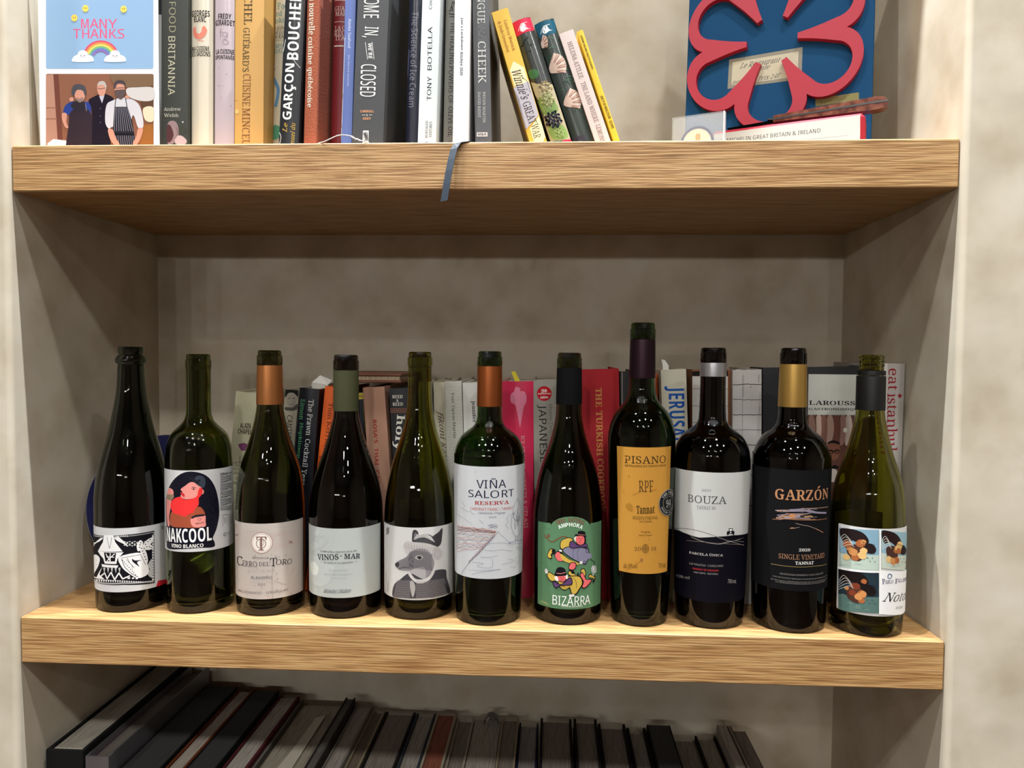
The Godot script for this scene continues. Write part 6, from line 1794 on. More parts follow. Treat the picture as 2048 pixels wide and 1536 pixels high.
func art_6(c: Canvas) -> void:
	c.text("VIÑA", -11.2, 166.2, 23.6, 166.5, 11.66, "s", "#1d2036")
	c.text("SALORT", -21.7, 153.6, 34.7, 153.9, 8.48, "s", "#1d2036")
	c.text("RESERVA", -13.4, 143.4, 27.6, 143.7, 4.24, "R", "#a2322f")
	c.text("CABERNET FRANC / TANNAT", -18.8, 136.4, 33.6, 136.4, 3.18, "s", "#b04a46")
	c.text("Canelones, Uruguay", -8.8, 131.8, 23.0, 131.6, 3.18, "r", "#3a3f55", 0.30)
	c.text("2022", 3.2, 127.2, 11.9, 127.3, 1.86, "r", "#50505a")
	c.line([-43.6, 111.1, -35.8, 112.6, -31.9, 112.7, -28.2, 113.1, -23.4, 112.8, -20.8, 114.1, -17.4, 112.9, -13.2, 114.9, -9.7, 112.6, -7.2, 113.2, -5.0, 114.5, -1.6, 114.2, 0.8, 113.4, 3.4, 112.6, 6.9, 111.3, 9.8, 111.4, 12.7, 110.8], 0.29, "#9a3d33")
	c.line([-43.6, 109.4, -35.7, 108.9, -31.4, 110.1, -28.4, 111.5, -24.6, 112.2, -20.2, 111.7, -16.8, 111.9, -13.5, 110.8, -12.0, 112.2, -7.7, 111.6, -4.8, 111.6, -3.3, 110.8, 0.5, 111.5, 2.2, 111.1, 6.3, 109.7, 7.8, 110.6, 10.5, 110.7], 0.29, "#3b3f5a")
	c.line([-42.3, 107.5, -37.2, 107.6, -33.3, 107.4, -29.2, 108.1, -25.4, 109.0, -21.8, 109.7, -17.3, 108.7, -15.3, 108.4, -12.5, 109.6, -8.7, 109.1, -7.1, 108.1, -4.2, 109.8, -0.7, 109.5, 1.3, 109.9, 3.6, 108.4, 6.5, 108.1, 9.4, 108.1], 0.29, "#c07a3a")
	c.line([-41.7, 104.4, -37.3, 104.2, -33.6, 106.5, -28.0, 105.6, -25.7, 107.3, -21.4, 105.9, -19.3, 105.9, -15.2, 107.0, -13.1, 108.3, -10.9, 106.1, -7.9, 106.8, -5.2, 106.4, -2.1, 107.7, -0.2, 106.5, 2.2, 107.5, 5.5, 105.7, 8.1, 106.9], 0.29, "#9a3d33")
	c.line([-41.9, 102.7, -39.2, 102.9, -33.3, 104.4, -30.0, 104.1, -25.6, 105.2, -22.7, 103.6, -18.6, 104.6, -16.2, 104.9, -14.4, 106.3, -11.9, 104.2, -8.2, 104.2, -6.7, 104.9, -3.5, 104.7, -1.2, 103.9, 0.9, 104.9, 4.3, 103.9, 6.8, 104.2], 0.29, "#3b3f5a")
	c.line([-42.4, 98.3, -38.4, 99.6, -32.5, 100.2, -29.9, 100.8, -25.5, 101.9, -22.9, 102.7, -20.0, 102.4, -18.1, 102.4, -13.9, 102.2, -11.7, 103.5, -9.2, 103.1, -7.1, 102.5, -5.2, 102.7, -2.9, 103.0, 0.1, 103.9, 2.8, 103.1, 5.0, 102.0], 0.29, "#c07a3a")
	c.line([-44.5, 97.7, -38.8, 97.2, -34.6, 99.2, -29.3, 98.9, -26.9, 98.7, -24.1, 99.6, -21.4, 100.5, -17.6, 99.7, -14.9, 101.3, -12.9, 101.6, -11.1, 101.2, -7.7, 100.5, -5.5, 100.3, -3.8, 102.2, -1.3, 102.0, 0.6, 101.6, 3.5, 101.3], 0.29, "#9a3d33")
	c.line([-44.3, 93.2, -36.9, 95.8, -35.3, 97.1, -29.8, 98.1, -26.9, 97.2, -24.8, 97.0, -22.5, 98.9, -19.0, 99.7, -15.9, 99.5, -14.5, 100.0, -11.4, 99.3, -9.1, 99.0, -6.6, 98.4, -4.5, 100.3, -2.6, 100.4, -1.1, 99.7, 2.1, 100.4], 0.29, "#3b3f5a")
	c.line([-44.5, 91.9, -38.0, 93.0, -34.3, 93.2, -31.3, 93.7, -27.1, 96.2, -24.2, 95.1, -23.0, 95.9, -19.5, 95.3, -17.5, 96.4, -14.3, 96.2, -12.0, 97.3, -10.2, 98.1, -7.9, 96.7, -5.9, 97.1, -4.4, 96.7, -1.2, 96.7, 0.3, 97.2], 0.29, "#c07a3a")
	c.line([-44.4, 88.1, -37.7, 91.1, -36.0, 91.3, -31.4, 91.4, -28.5, 93.8, -25.1, 94.4, -22.5, 94.6, -20.9, 93.3, -18.8, 95.2, -15.9, 94.2, -13.2, 94.6, -10.9, 95.4, -8.8, 96.6, -7.8, 95.6, -5.7, 95.3, -3.2, 96.0, -0.9, 96.0], 0.29, "#9a3d33")
	c.line([-44.4, 87.0, -38.0, 87.3, -36.1, 87.9, -30.9, 89.8, -28.9, 91.1, -26.3, 90.9, -23.6, 92.6, -20.6, 91.9, -19.3, 91.5, -16.8, 92.7, -14.5, 94.1, -12.7, 93.5, -10.0, 92.6, -9.1, 93.8, -7.3, 94.2, -4.4, 93.3, -3.0, 94.8], 0.29, "#3b3f5a")
	c.line([-45.0, 83.8, -37.9, 86.8, -34.9, 87.9, -33.2, 87.8, -29.3, 88.5, -27.3, 88.2, -25.4, 88.4, -23.0, 89.5, -20.5, 90.8, -17.9, 90.7, -16.1, 91.1, -13.9, 92.1, -12.4, 91.2, -9.8, 91.8, -7.7, 91.9, -5.8, 93.1, -4.2, 91.9], 0.29, "#c07a3a")
	c.line([-42.1, 82.8, -40.1, 81.9, -36.8, 82.7, -32.1, 86.0, -30.9, 84.9, -28.3, 87.2, -24.7, 87.2, -22.6, 88.4, -21.2, 87.4, -19.8, 89.0, -16.7, 87.8, -14.3, 90.2, -13.2, 88.9, -11.4, 89.5, -10.1, 91.3, -8.5, 91.6, -6.0, 90.8], 0.29, "#9a3d33")
	c.line([-42.5, 112.8, -38.3, 113.2, -33.1, 112.6, -29.4, 114.4, -27.4, 113.0, -23.9, 113.5, -21.3, 114.0, -18.4, 114.1, -15.7, 114.8, -13.2, 113.4, -11.3, 113.8, -8.4, 113.8, -6.7, 114.0, -4.1, 114.1, -1.5, 112.6, 0.5, 112.2, 2.6, 112.6, 4.8, 112.2, 7.4, 111.3, 8.9, 110.8, 11.6, 110.6], 0.29, "#c07a3a")
	c.line([-41.9, 111.4, -36.9, 111.3, -33.3, 111.9, -29.7, 112.8, -26.5, 113.6, -24.0, 113.0, -21.6, 113.3, -18.2, 113.0, -16.1, 112.4, -13.2, 113.4, -10.8, 113.0, -8.6, 113.1, -5.9, 112.6, -3.9, 112.2, -1.4, 113.2, 0.4, 111.8, 2.3, 112.1, 4.3, 112.1, 6.8, 112.0, 8.9, 110.3, 11.4, 110.6], 0.29, "#9a3d33")
	c.line([-41.6, 110.1, -36.7, 110.7, -33.1, 112.0, -29.9, 111.2, -27.4, 111.1, -24.3, 112.1, -21.4, 112.2, -18.3, 113.1, -15.4, 112.5, -13.4, 112.2, -11.1, 112.6, -8.5, 112.1, -6.6, 111.8, -4.3, 112.8, -2.1, 112.6, -0.0, 111.2, 2.4, 110.7, 4.9, 111.9, 7.4, 110.1, 8.7, 109.9, 11.3, 110.3], 0.29, "#3b3f5a")
	c.line([-41.6, 109.5, -37.7, 108.9, -33.2, 110.3, -29.3, 110.2, -26.7, 111.6, -23.7, 111.3, -21.4, 112.0, -18.4, 112.1, -15.9, 111.3, -13.4, 111.9, -10.9, 111.7, -8.4, 111.5, -5.9, 110.7, -3.9, 111.8, -2.3, 110.6, 0.6, 110.8, 2.4, 111.2, 4.9, 110.5, 7.0, 110.2, 9.4, 110.6, 11.1, 109.0], 0.29, "#c07a3a")
	c.line([-41.7, 107.3, -38.6, 109.1, -34.0, 109.2, -29.9, 110.3, -26.8, 110.7, -24.4, 109.9, -21.0, 110.2, -18.5, 110.6, -16.2, 110.9, -13.1, 110.3, -11.4, 111.4, -8.3, 110.6, -6.1, 111.2, -4.2, 111.1, -1.6, 110.8, 0.5, 109.7, 2.3, 110.2, 5.0, 109.4, 6.8, 110.1, 8.7, 109.1, 10.9, 110.1], 0.29, "#9a3d33")
	c.line([-42.6, 106.7, -37.3, 107.9, -33.2, 108.9, -30.5, 108.3, -27.4, 109.2, -23.6, 109.0, -21.3, 110.1, -18.5, 109.4, -16.0, 110.5, -13.2, 109.9, -10.6, 109.4, -8.2, 110.2, -6.1, 110.4, -4.3, 110.2, -1.5, 109.4, 0.1, 110.1, 2.4, 110.0, 4.6, 109.8, 6.6, 109.3, 9.4, 109.2, 11.7, 108.9], 0.29, "#3b3f5a")
	c.line([10.0, 108.4, 8.9, 104.1], 0.60, "#9a3d33")
	c.line([8.1, 106.4, 7.1, 102.1], 0.60, "#3b3f5a")
	c.line([6.2, 104.4, 5.2, 100.1], 0.60, "#9a3d33")
	c.line([4.4, 102.4, 3.3, 98.0], 0.60, "#3b3f5a")
	c.line([2.5, 100.4, 1.5, 96.0], 0.60, "#9a3d33")
	c.line([0.6, 98.3, -0.4, 93.9], 0.60, "#3b3f5a")
	c.line([-1.2, 96.2, -2.3, 91.8], 0.60, "#9a3d33")
	c.line([-3.1, 94.1, -4.2, 89.7], 0.60, "#3b3f5a")
	c.line([-5.0, 92.0, -6.1, 87.6], 0.60, "#9a3d33")
	c.line([-6.9, 89.8, -8.0, 85.4], 0.60, "#3b3f5a")
	c.line([-8.9, 87.6, -10.0, 83.2], 0.60, "#9a3d33")
	c.line([-10.9, 85.4, -12.0, 81.0], 0.60, "#3b3f5a")
	c.line([-12.9, 83.2, -14.1, 78.7], 0.60, "#9a3d33")
	c.line([-15.0, 80.9, -16.2, 76.4], 0.60, "#3b3f5a")
	c.line([-17.1, 78.6, -18.4, 74.0], 0.60, "#9a3d33")
	c.line([-19.4, 76.2, -20.6, 71.6], 0.60, "#3b3f5a")
	c.line([14.1, 110.5, 2.0, 96.5, -8.9, 83.8, -17.8, 75.4, -33.6, 56.5], 0.32, "#3b3f5a")
	c.line([14.1, 110.5, 18.4, 105.4, 22.9, 101.5, 28.6, 95.3], 0.27, "#6a6d80")
	c.curve([2.0, 96.5, 15.6, 97.5, 29.4, 94.5, 50.3, 91.1], 0.27, "#70738a")
	c.curve([-2.0, 89.7, 7.4, 88.6, 18.5, 89.0, 33.1, 85.6], 0.27, "#70738a")
	c.curve([-6.1, 81.3, 2.1, 80.9, 14.3, 82.6], 0.27, "#70738a")
	c.curve([-16.2, 74.2, -2.6, 74.0, -10.2, 70.1, 6.8, 69.3, 7.4, 79.5], 0.27, "#70738a")
	c.curve([-21.0, 64.6, 0.8, 65.9, 16.9, 66.6, -6.0, 63.6, -16.4, 59.5], 0.27, "#70738a")
	c.curve([18.6, 71.9, 35.2, 73.5, 26.3, 77.8], 0.27, "#70738a")
	c.curve([30.6, 66.8, 39.6, 66.3, 47.4, 76.4, 37.2, 75.9, 43.2, 69.0], 0.27, "#70738a")
	c.line([-32.9, 143.3, -30.1, 142.7, -29.4, 140.7, -27.1, 139.3, -25.0, 137.7], 0.27, "#70738a")
	c.line([-32.6, 136.9, -30.4, 134.0, -29.0, 135.7, -24.6, 132.8, -23.8, 133.0, -21.3, 132.1, -17.9, 133.3, -16.7, 130.9, -13.9, 130.3, -12.2, 131.0], 0.27, "#70738a")
	c.line([-42.5, 126.6, -36.8, 125.8, -31.5, 124.4, -27.0, 123.4, -23.1, 121.6, -19.5, 119.9, -16.1, 118.1], 0.27, "#70738a")
	c.line([-7.0, 124.4, -6.6, 123.1, -5.2, 122.6, -4.6, 122.1, -3.2, 119.1], 0.27, "#70738a")
	c.line([6.8, 119.4, 5.6, 119.1, 4.4, 118.0], 0.27, "#70738a")
	c.line([12.4, 119.2, 7.3, 119.1, 2.6, 118.1], 0.27, "#70738a")
	c.line([4.9, 116.3, 7.3, 117.5, 9.8, 119.3], 0.27, "#70738a")
	c.line([13.1, 117.6, 9.2, 115.9, 5.4, 115.2], 0.27, "#70738a")
	c.line([2.6, 114.5, 7.5, 116.0, 12.8, 118.3], 0.27, "#70738a")
	c.line([2.1, 117.7, 4.3, 116.9, 6.8, 115.7], 0.27, "#70738a")
	c.line([13.5, 117.2, 11.9, 115.4, 10.2, 113.8], 0.27, "#70738a")
	c.line([13.4, 115.4, 8.1, 117.2, 3.2, 119.1], 0.27, "#70738a")
	c.curve([40.4, 146.4, 35.3, 138.9, 31.7, 127.1, 31.0, 114.9, 34.8, 105.3, 40.1, 101.6], 0.32, "#3b3f5a")
	c.curve([40.9, 146.3, 47.1, 135.6, 53.8, 123.2, 51.4, 111.1, 45.1, 102.7, 39.0, 101.8], 0.32, "#3b3f5a")
	c.line([47.1, 130.2, 46.5, 127.5, 45.3, 124.5, 44.0, 121.6], 0.27, "#3b3f5a")
	c.line([37.0, 130.3, 35.7, 129.3, 34.2, 129.0, 33.9, 126.7], 0.27, "#3b3f5a")
	c.line([46.3, 117.8, 41.0, 120.3, 35.9, 122.0, 33.7, 126.0], 0.27, "#3b3f5a")
	c.line([41.2, 131.1, 40.2, 126.6, 38.8, 123.8, 38.6, 119.6], 0.27, "#3b3f5a")
	c.line([49.0, 120.8, 45.4, 122.9, 45.4, 123.0, 42.8, 125.6], 0.27, "#3b3f5a")
	c.line([44.9, 120.5, 41.1, 124.2, 38.4, 126.8, 34.1, 129.9], 0.27, "#3b3f5a")
	c.line([44.4, 112.9, 42.1, 116.2, 41.3, 120.6, 38.5, 125.9], 0.27, "#3b3f5a")
	c.line([32.5, 131.0, 34.7, 125.0, 36.8, 120.4, 37.1, 115.2], 0.27, "#3b3f5a")
	c.line([46.1, 120.5, 44.9, 120.6, 41.1, 120.0, 37.2, 119.8], 0.27, "#3b3f5a")
	c.line([42.0, 133.4, 38.6, 131.6, 36.1, 131.2, 33.4, 128.7], 0.27, "#3b3f5a")
	c.line([35.1, 111.2, 37.6, 112.0, 39.4, 115.3, 39.9, 117.6], 0.27, "#3b3f5a")
	c.line([37.7, 111.1, 36.9, 114.1, 35.6, 116.7, 37.2, 117.4], 0.27, "#3b3f5a")
	c.line([42.1, 129.8, 43.3, 124.9, 42.0, 118.1, 42.1, 112.3], 0.27, "#3b3f5a")
	c.line([41.0, 135.2, 40.9, 133.6, 40.8, 131.1, 41.2, 127.7], 0.27, "#3b3f5a")
	c.line([40.0, 126.2, 40.3, 121.4, 42.0, 117.1, 41.9, 113.8], 0.27, "#3b3f5a")
	c.line([37.9, 102.0, 38.0, 96.5], 0.53, "#3b3f5a")
	c.line([41.3, 101.4, 41.9, 95.7], 0.53, "#3b3f5a")
	c.line([27.7, 95.8, 39.1, 96.7, 65.4, 92.3], 0.40, "#2b3b8a")
	c.line([28.6, 97.4, 29.1, 94.3], 0.40, "#2b3b8a")
	c.curve([30.8, 129.3, 24.3, 125.9, 26.7, 120.9, 22.8, 117.2, 27.6, 112.6], 0.27, "#70738a")
	c.curve([48.6, 139.6, 58.8, 133.4, 52.8, 126.2], 0.27, "#70738a")
	c.line([38.5, 87.9, 40.9, 88.7, 43.3, 85.3, 45.7, 88.7, 53.8, 81.2, 65.1, 79.1, 65.1, 80.0], 0.29, "#3b3f5a")
	c.line([-11.9, 181.4, -13.3, 176.4], 0.40, "#a9a9b2")


func art_7(c: Canvas) -> void:
	c.text_arc("VINO NATURAL", 2.3, 91.6, 32.2, 122.0, 58.0, 4.6, "R", "#8a2f38")
	c.text_arc("AMPHORA", 2.5, 91.6, 26.6, 123.0, 57.0, 4.4, "S", "#e9efe6")
	c.line([-37.2, 111.0, -36.0, 23.8], 0.39, "#4c6b4e")
	c.line([44.3, 110.0, 46.4, 23.7], 0.39, "#4c6b4e")
	c.line([-34.4, 109.7, -33.3, 26.3], 0.39, "#4c6b4e")
	c.line([40.6, 108.9, 42.2, 26.7], 0.39, "#4c6b4e")
	c.line([-37.2, 111.2, -21.7, 111.5], 0.29, "#4c6b4e")
	c.line([27.2, 111.8, 45.1, 111.0], 0.29, "#4c6b4e")
	c.line([-36.0, 23.8, -23.1, 22.3], 0.39, "#c8c46a")
	c.line([33.4, 23.8, 46.9, 23.6], 0.29, "#4c6b4e")
	c.line([-31.9, 24.9, -24.2, 23.4], 0.29, "#c8c46a")
	c.curve([-30.4, 104.2, -28.2, 100.6, -22.8, 102.5, -23.7, 104.8, -26.1, 103.0, -24.5, 98.3, -18.3, 97.1, -11.0, 101.8, -6.1, 104.2, -1.2, 103.4], 1.16, "#7a4a33")
	c.blob([-9.8, 95.1, -7.0, 100.7, 0.7, 103.4, 5.6, 100.5, 4.8, 91.6, -4.0, 88.5, -8.9, 89.7], "#15151a")
	c.blob([-9.0, 95.1, -6.6, 100.0, 0.7, 102.6, 4.7, 100.0, 4.0, 92.1, -4.0, 89.5, -8.1, 90.4], "#c9a94b")
	c.blob([-16.0, 80.6, -13.9, 85.8, -8.9, 87.2, -1.0, 79.8, 6.9, 75.8, 13.0, 73.1, 8.9, 70.9, -5.8, 75.1, -10.8, 75.0], "#15151a")
	c.blob([-15.3, 80.7, -13.4, 85.0, -9.9, 85.2, -7.8, 79.4, -6.3, 76.1, -11.3, 75.7], "#e0696a")
	c.blob([-9.3, 83.3, -6.9, 83.4, 1.0, 77.8, 7.9, 75.3, 13.0, 72.4, 8.9, 71.6, -3.9, 75.2, -7.8, 78.4], "#c9a94b")
	c.blob([-25.8, 80.1, -21.5, 88.3, -16.0, 88.5, -14.8, 85.7, -19.2, 81.2, -19.1, 77.2, -22.5, 76.5], "#15151a")
	c.blob([-24.9, 80.3, -21.1, 87.4, -17.1, 87.4, -18.1, 84.3, -20.8, 81.9, -20.0, 78.1, -22.7, 77.5], "#c9a94b")
	c.blob([-19.0, 87.6, -15.8, 87.5, -15.2, 84.2, -18.1, 82.3, -19.4, 84.9], "#15151a")
	c.blob([-6.9, 88.4, -1.1, 92.6, 10.7, 93.0, 22.0, 89.6, 26.3, 84.1, 24.0, 74.5, 19.4, 71.6, 8.9, 75.8, -1.0, 81.7], "#15151a")
	c.blob([-5.9, 88.2, -0.6, 91.8, 10.7, 92.2, 21.5, 88.9, 25.3, 84.2, 23.3, 75.4, 19.2, 72.6, 9.3, 76.6, -0.2, 82.5], "#827f96")
	c.curve([8.7, 92.0, 5.3, 87.7, 6.4, 78.8], 0.39, "#4a4760")
	c.curve([13.8, 91.3, 10.6, 85.6, 11.9, 76.1], 0.39, "#4a4760")
	c.ring(23.2, 87.5, 2.13, 2.91, 0.87, "#4a4760")
	c.ring(20.0, 73.0, 2.33, 1.94, 0.87, "#4a4760")
	c.blob([23.3, 82.5, 28.3, 82.8, 28.7, 76.8, 24.0, 77.5], "#827f96")
	c.curve([27.0, 77.6, 30.4, 74.0, 34.1, 71.9, 33.7, 68.0], 0.68, "#15151a")
	c.blob([-9.4, 89.2, -6.7, 88.4, -6.9, 86.2, -10.4, 86.6], "#15151a")
	c.blob([-9.7, 88.6, -7.1, 88.1, -7.7, 86.3, -10.5, 86.9], "#ded9d2")
	c.blob([13.5, 74.6, 16.6, 75.3, 16.7, 72.3, 13.5, 72.4], "#ded9d2")
	c.blob([6.6, 103.4, 9.6, 106.3, 19.0, 104.7, 21.1, 97.6, 18.0, 94.4, 10.7, 95.4, 7.6, 99.5], "#15151a")
	c.blob([6.4, 102.4, 9.6, 104.8, 9.8, 99.4, 8.6, 98.4], "#e8e0d6")
	c.blob([8.4, 101.4, 10.6, 104.8, 17.9, 103.8, 18.7, 96.9, 14.8, 94.4, 10.2, 96.4], "#e0696a")
	c.disc(12.7, 101.7, 0.49, 0.49, "#15151a")
	c.disc(16.0, 101.8, 0.49, 0.49, "#15151a")
	c.curve([11.7, 98.1, 13.2, 97.1, 14.8, 97.8], 0.39, "#7a2a2a")
	c.disc(14.2, 99.7, 0.78, 0.78, "#c03a40")
	c.blob([7.5, 106.8, 10.5, 107.2, 11.0, 110.0, 14.6, 110.8, 19.5, 109.1, 20.3, 105.6, 20.8, 102.8, 13.6, 105.6, 8.6, 104.8], "#15151a")
	c.line([10.4, 106.8, 19.5, 105.5], 0.58, "#c8786a")
	c.blob([1.3, 97.5, 4.2, 99.5, 12.7, 94.3, 21.4, 95.6, 22.8, 90.5, 13.8, 91.3, 4.8, 90.5, 1.2, 92.8], "#15151a")
	c.blob([2.0, 97.0, 4.3, 98.7, 12.2, 93.4, 20.8, 94.9, 22.0, 91.4, 13.8, 92.3, 5.0, 91.2, 2.0, 93.2], "#5c3f6b")
	c.blob([0.3, 69.0, 3.0, 74.4, 8.9, 73.8, 9.0, 67.9, 5.0, 65.0, 1.1, 66.5], "#15151a")
	c.blob([1.1, 69.0, 3.5, 73.7, 8.1, 73.0, 8.2, 68.3, 4.8, 66.0, 1.5, 67.2], "#e0696a")
	c.blob([-0.3, 61.0, 1.1, 65.5, 6.0, 64.0, 7.5, 61.5, 10.1, 59.9, 11.6, 62.8, 12.3, 58.8, 9.1, 56.5, 4.1, 57.6], "#15151a")
	c.blob([0.6, 61.3, 1.6, 64.2, 5.8, 63.0, 7.6, 60.2, 10.6, 58.9, 8.9, 57.5, 4.1, 58.8], "#c9a94b")
	c.blob([2.6, 65.0, 6.5, 64.2, 7.5, 61.8, 4.6, 61.1], "#15151a")
	c.blob([29.2, 65.8, 31.9, 68.1, 36.5, 66.4, 37.5, 60.2, 33.6, 58.2, 29.9, 60.7], "#d8dcd8")
	c.ring(33.2, 63.3, 2.43, 3.69, 0.68, "#15151a")
	c.curve([32.0, 62.3, 34.7, 62.3, 34.2, 64.9], 0.49, "#15151a")
	c.blob([30.7, 57.5, 32.1, 58.3, 32.9, 55.6], "#d8dcd8")
	c.blob([-25.6, 56.3, -22.3, 61.3, -15.7, 58.8, -6.6, 57.8, 5.1, 59.1, 14.2, 57.7, 17.5, 49.5, 13.3, 41.9, 9.8, 37.2, 4.3, 37.4, 1.3, 44.3, -3.5, 41.7, -9.5, 44.7, -12.6, 51.3, -20.0, 50.3], "#15151a")
	c.blob([-24.6, 56.5, -22.1, 60.4, -15.7, 57.9, -5.6, 56.9, 5.1, 58.1, 13.4, 57.0, 16.4, 49.6, 12.5, 43.0, 9.1, 38.2, 4.8, 38.4, 2.1, 45.3, -3.5, 42.6, -8.7, 45.3, -12.1, 52.4, -19.7, 51.3], "#c9a94b")
	c.curve([5.1, 57.1, 9.1, 52.1, 9.7, 44.1], 0.39, "#15151a")
	c.curve([-0.7, 52.1, 1.3, 48.2, 2.3, 44.3], 0.39, "#15151a")
	c.disc(-5.0, 46.0, 0.78, 0.78, "#8a7430")
	c.curve([-7.5, 44.9, -5.0, 47.5, -2.6, 44.2], 0.29, "#15151a")
	c.blob([13.1, 59.8, 18.4, 62.3, 21.9, 53.9, 26.8, 53.2, 30.8, 51.5, 22.1, 44.0, 16.0, 44.2, 17.5, 51.5], "#15151a")
	c.blob([14.2, 59.2, 17.9, 61.1, 21.0, 53.6, 26.8, 52.2, 28.8, 50.9, 21.5, 44.9, 17.0, 45.1, 18.6, 51.4], "#e0696a")
	c.blob([14.7, 62.6, 15.2, 66.5, 19.5, 66.3, 21.6, 59.9, 19.6, 56.7, 17.4, 61.4], "#15151a")
	c.blob([15.4, 62.8, 16.0, 65.7, 18.9, 65.4, 20.5, 60.3, 19.4, 58.2, 17.8, 61.7], "#c9a94b")
	c.blob([24.9, 56.0, 26.7, 59.2, 32.1, 56.3, 36.0, 54.5, 34.5, 48.8, 30.8, 48.5, 32.2, 52.8], "#15151a")
	c.blob([25.7, 55.9, 27.3, 58.1, 32.1, 55.3, 34.4, 54.0, 33.4, 50.0, 32.9, 53.1], "#c9a94b")
	c.blob([-28.4, 62.7, -25.6, 64.4, -24.1, 61.5, -24.6, 58.9, -27.3, 58.9], "#ded9d2")
	c.line([-28.6, 63.2, -27.1, 61.5], 0.29, "#15151a")
	c.line([-25.6, 64.4, -26.1, 62.0], 0.29, "#15151a")
	c.blob([1.9, 36.9, 6.8, 37.3, 7.3, 35.3, 3.4, 34.2, 1.2, 35.4], "#ded9d2")
	c.blob([-12.6, 56.7, -10.6, 59.4, -2.7, 59.5, -1.5, 55.1, -4.6, 51.2, -10.5, 52.0], "#15151a")
	c.blob([-11.8, 56.5, -10.1, 58.5, -3.5, 58.8, -2.5, 55.1, -5.1, 52.0, -10.3, 52.7], "#e0696a")
	c.blob([-15.5, 56.4, -12.1, 57.3, -11.0, 52.0, -14.1, 52.6], "#e8e0d6")
	c.blob([-2.7, 59.0, -0.3, 59.6, -0.7, 55.1, -2.2, 55.6], "#e8e0d6")
	c.disc(-8.6, 56.2, 0.49, 0.49, "#15151a")
	c.disc(-5.1, 56.7, 0.49, 0.49, "#15151a")
	c.disc(-6.8, 55.0, 0.87, 0.78, "#c03a40")
	c.curve([-9.0, 53.6, -7.1, 53.0, -4.8, 54.1], 0.39, "#7a2a2a")
	c.blob([-15.2, 58.4, -14.5, 62.0, -12.2, 67.2, -7.7, 68.6, -3.8, 67.0, -2.2, 63.0, -1.9, 60.0, -8.6, 58.1], "#15151a")
	c.line([-13.2, 61.1, -8.6, 60.8, -2.9, 62.7], 0.87, "#c8786a")
	c.blob([-17.8, 49.6, -15.1, 51.2, -7.5, 48.8, 1.2, 57.1, 4.6, 55.2, 4.2, 48.3, -7.5, 46.8, -13.5, 43.3, -16.4, 45.4], "#15151a")
	c.blob([-16.9, 49.6, -14.8, 50.2, -7.5, 47.8, 1.4, 55.9, 3.8, 54.4, 3.2, 49.0, -7.5, 47.8, -13.3, 44.5, -15.6, 46.0], "#5c3f6b")
	c.text("BIZARRA", -17.6, 29.6, 27.4, 29.4, 10.87, "s", "#e9ebe6")
	c.text("EXTRAVAGANZA", -7.1, 23.1, 17.6, 23.0, 1.75, "R", "#d8e0d4")


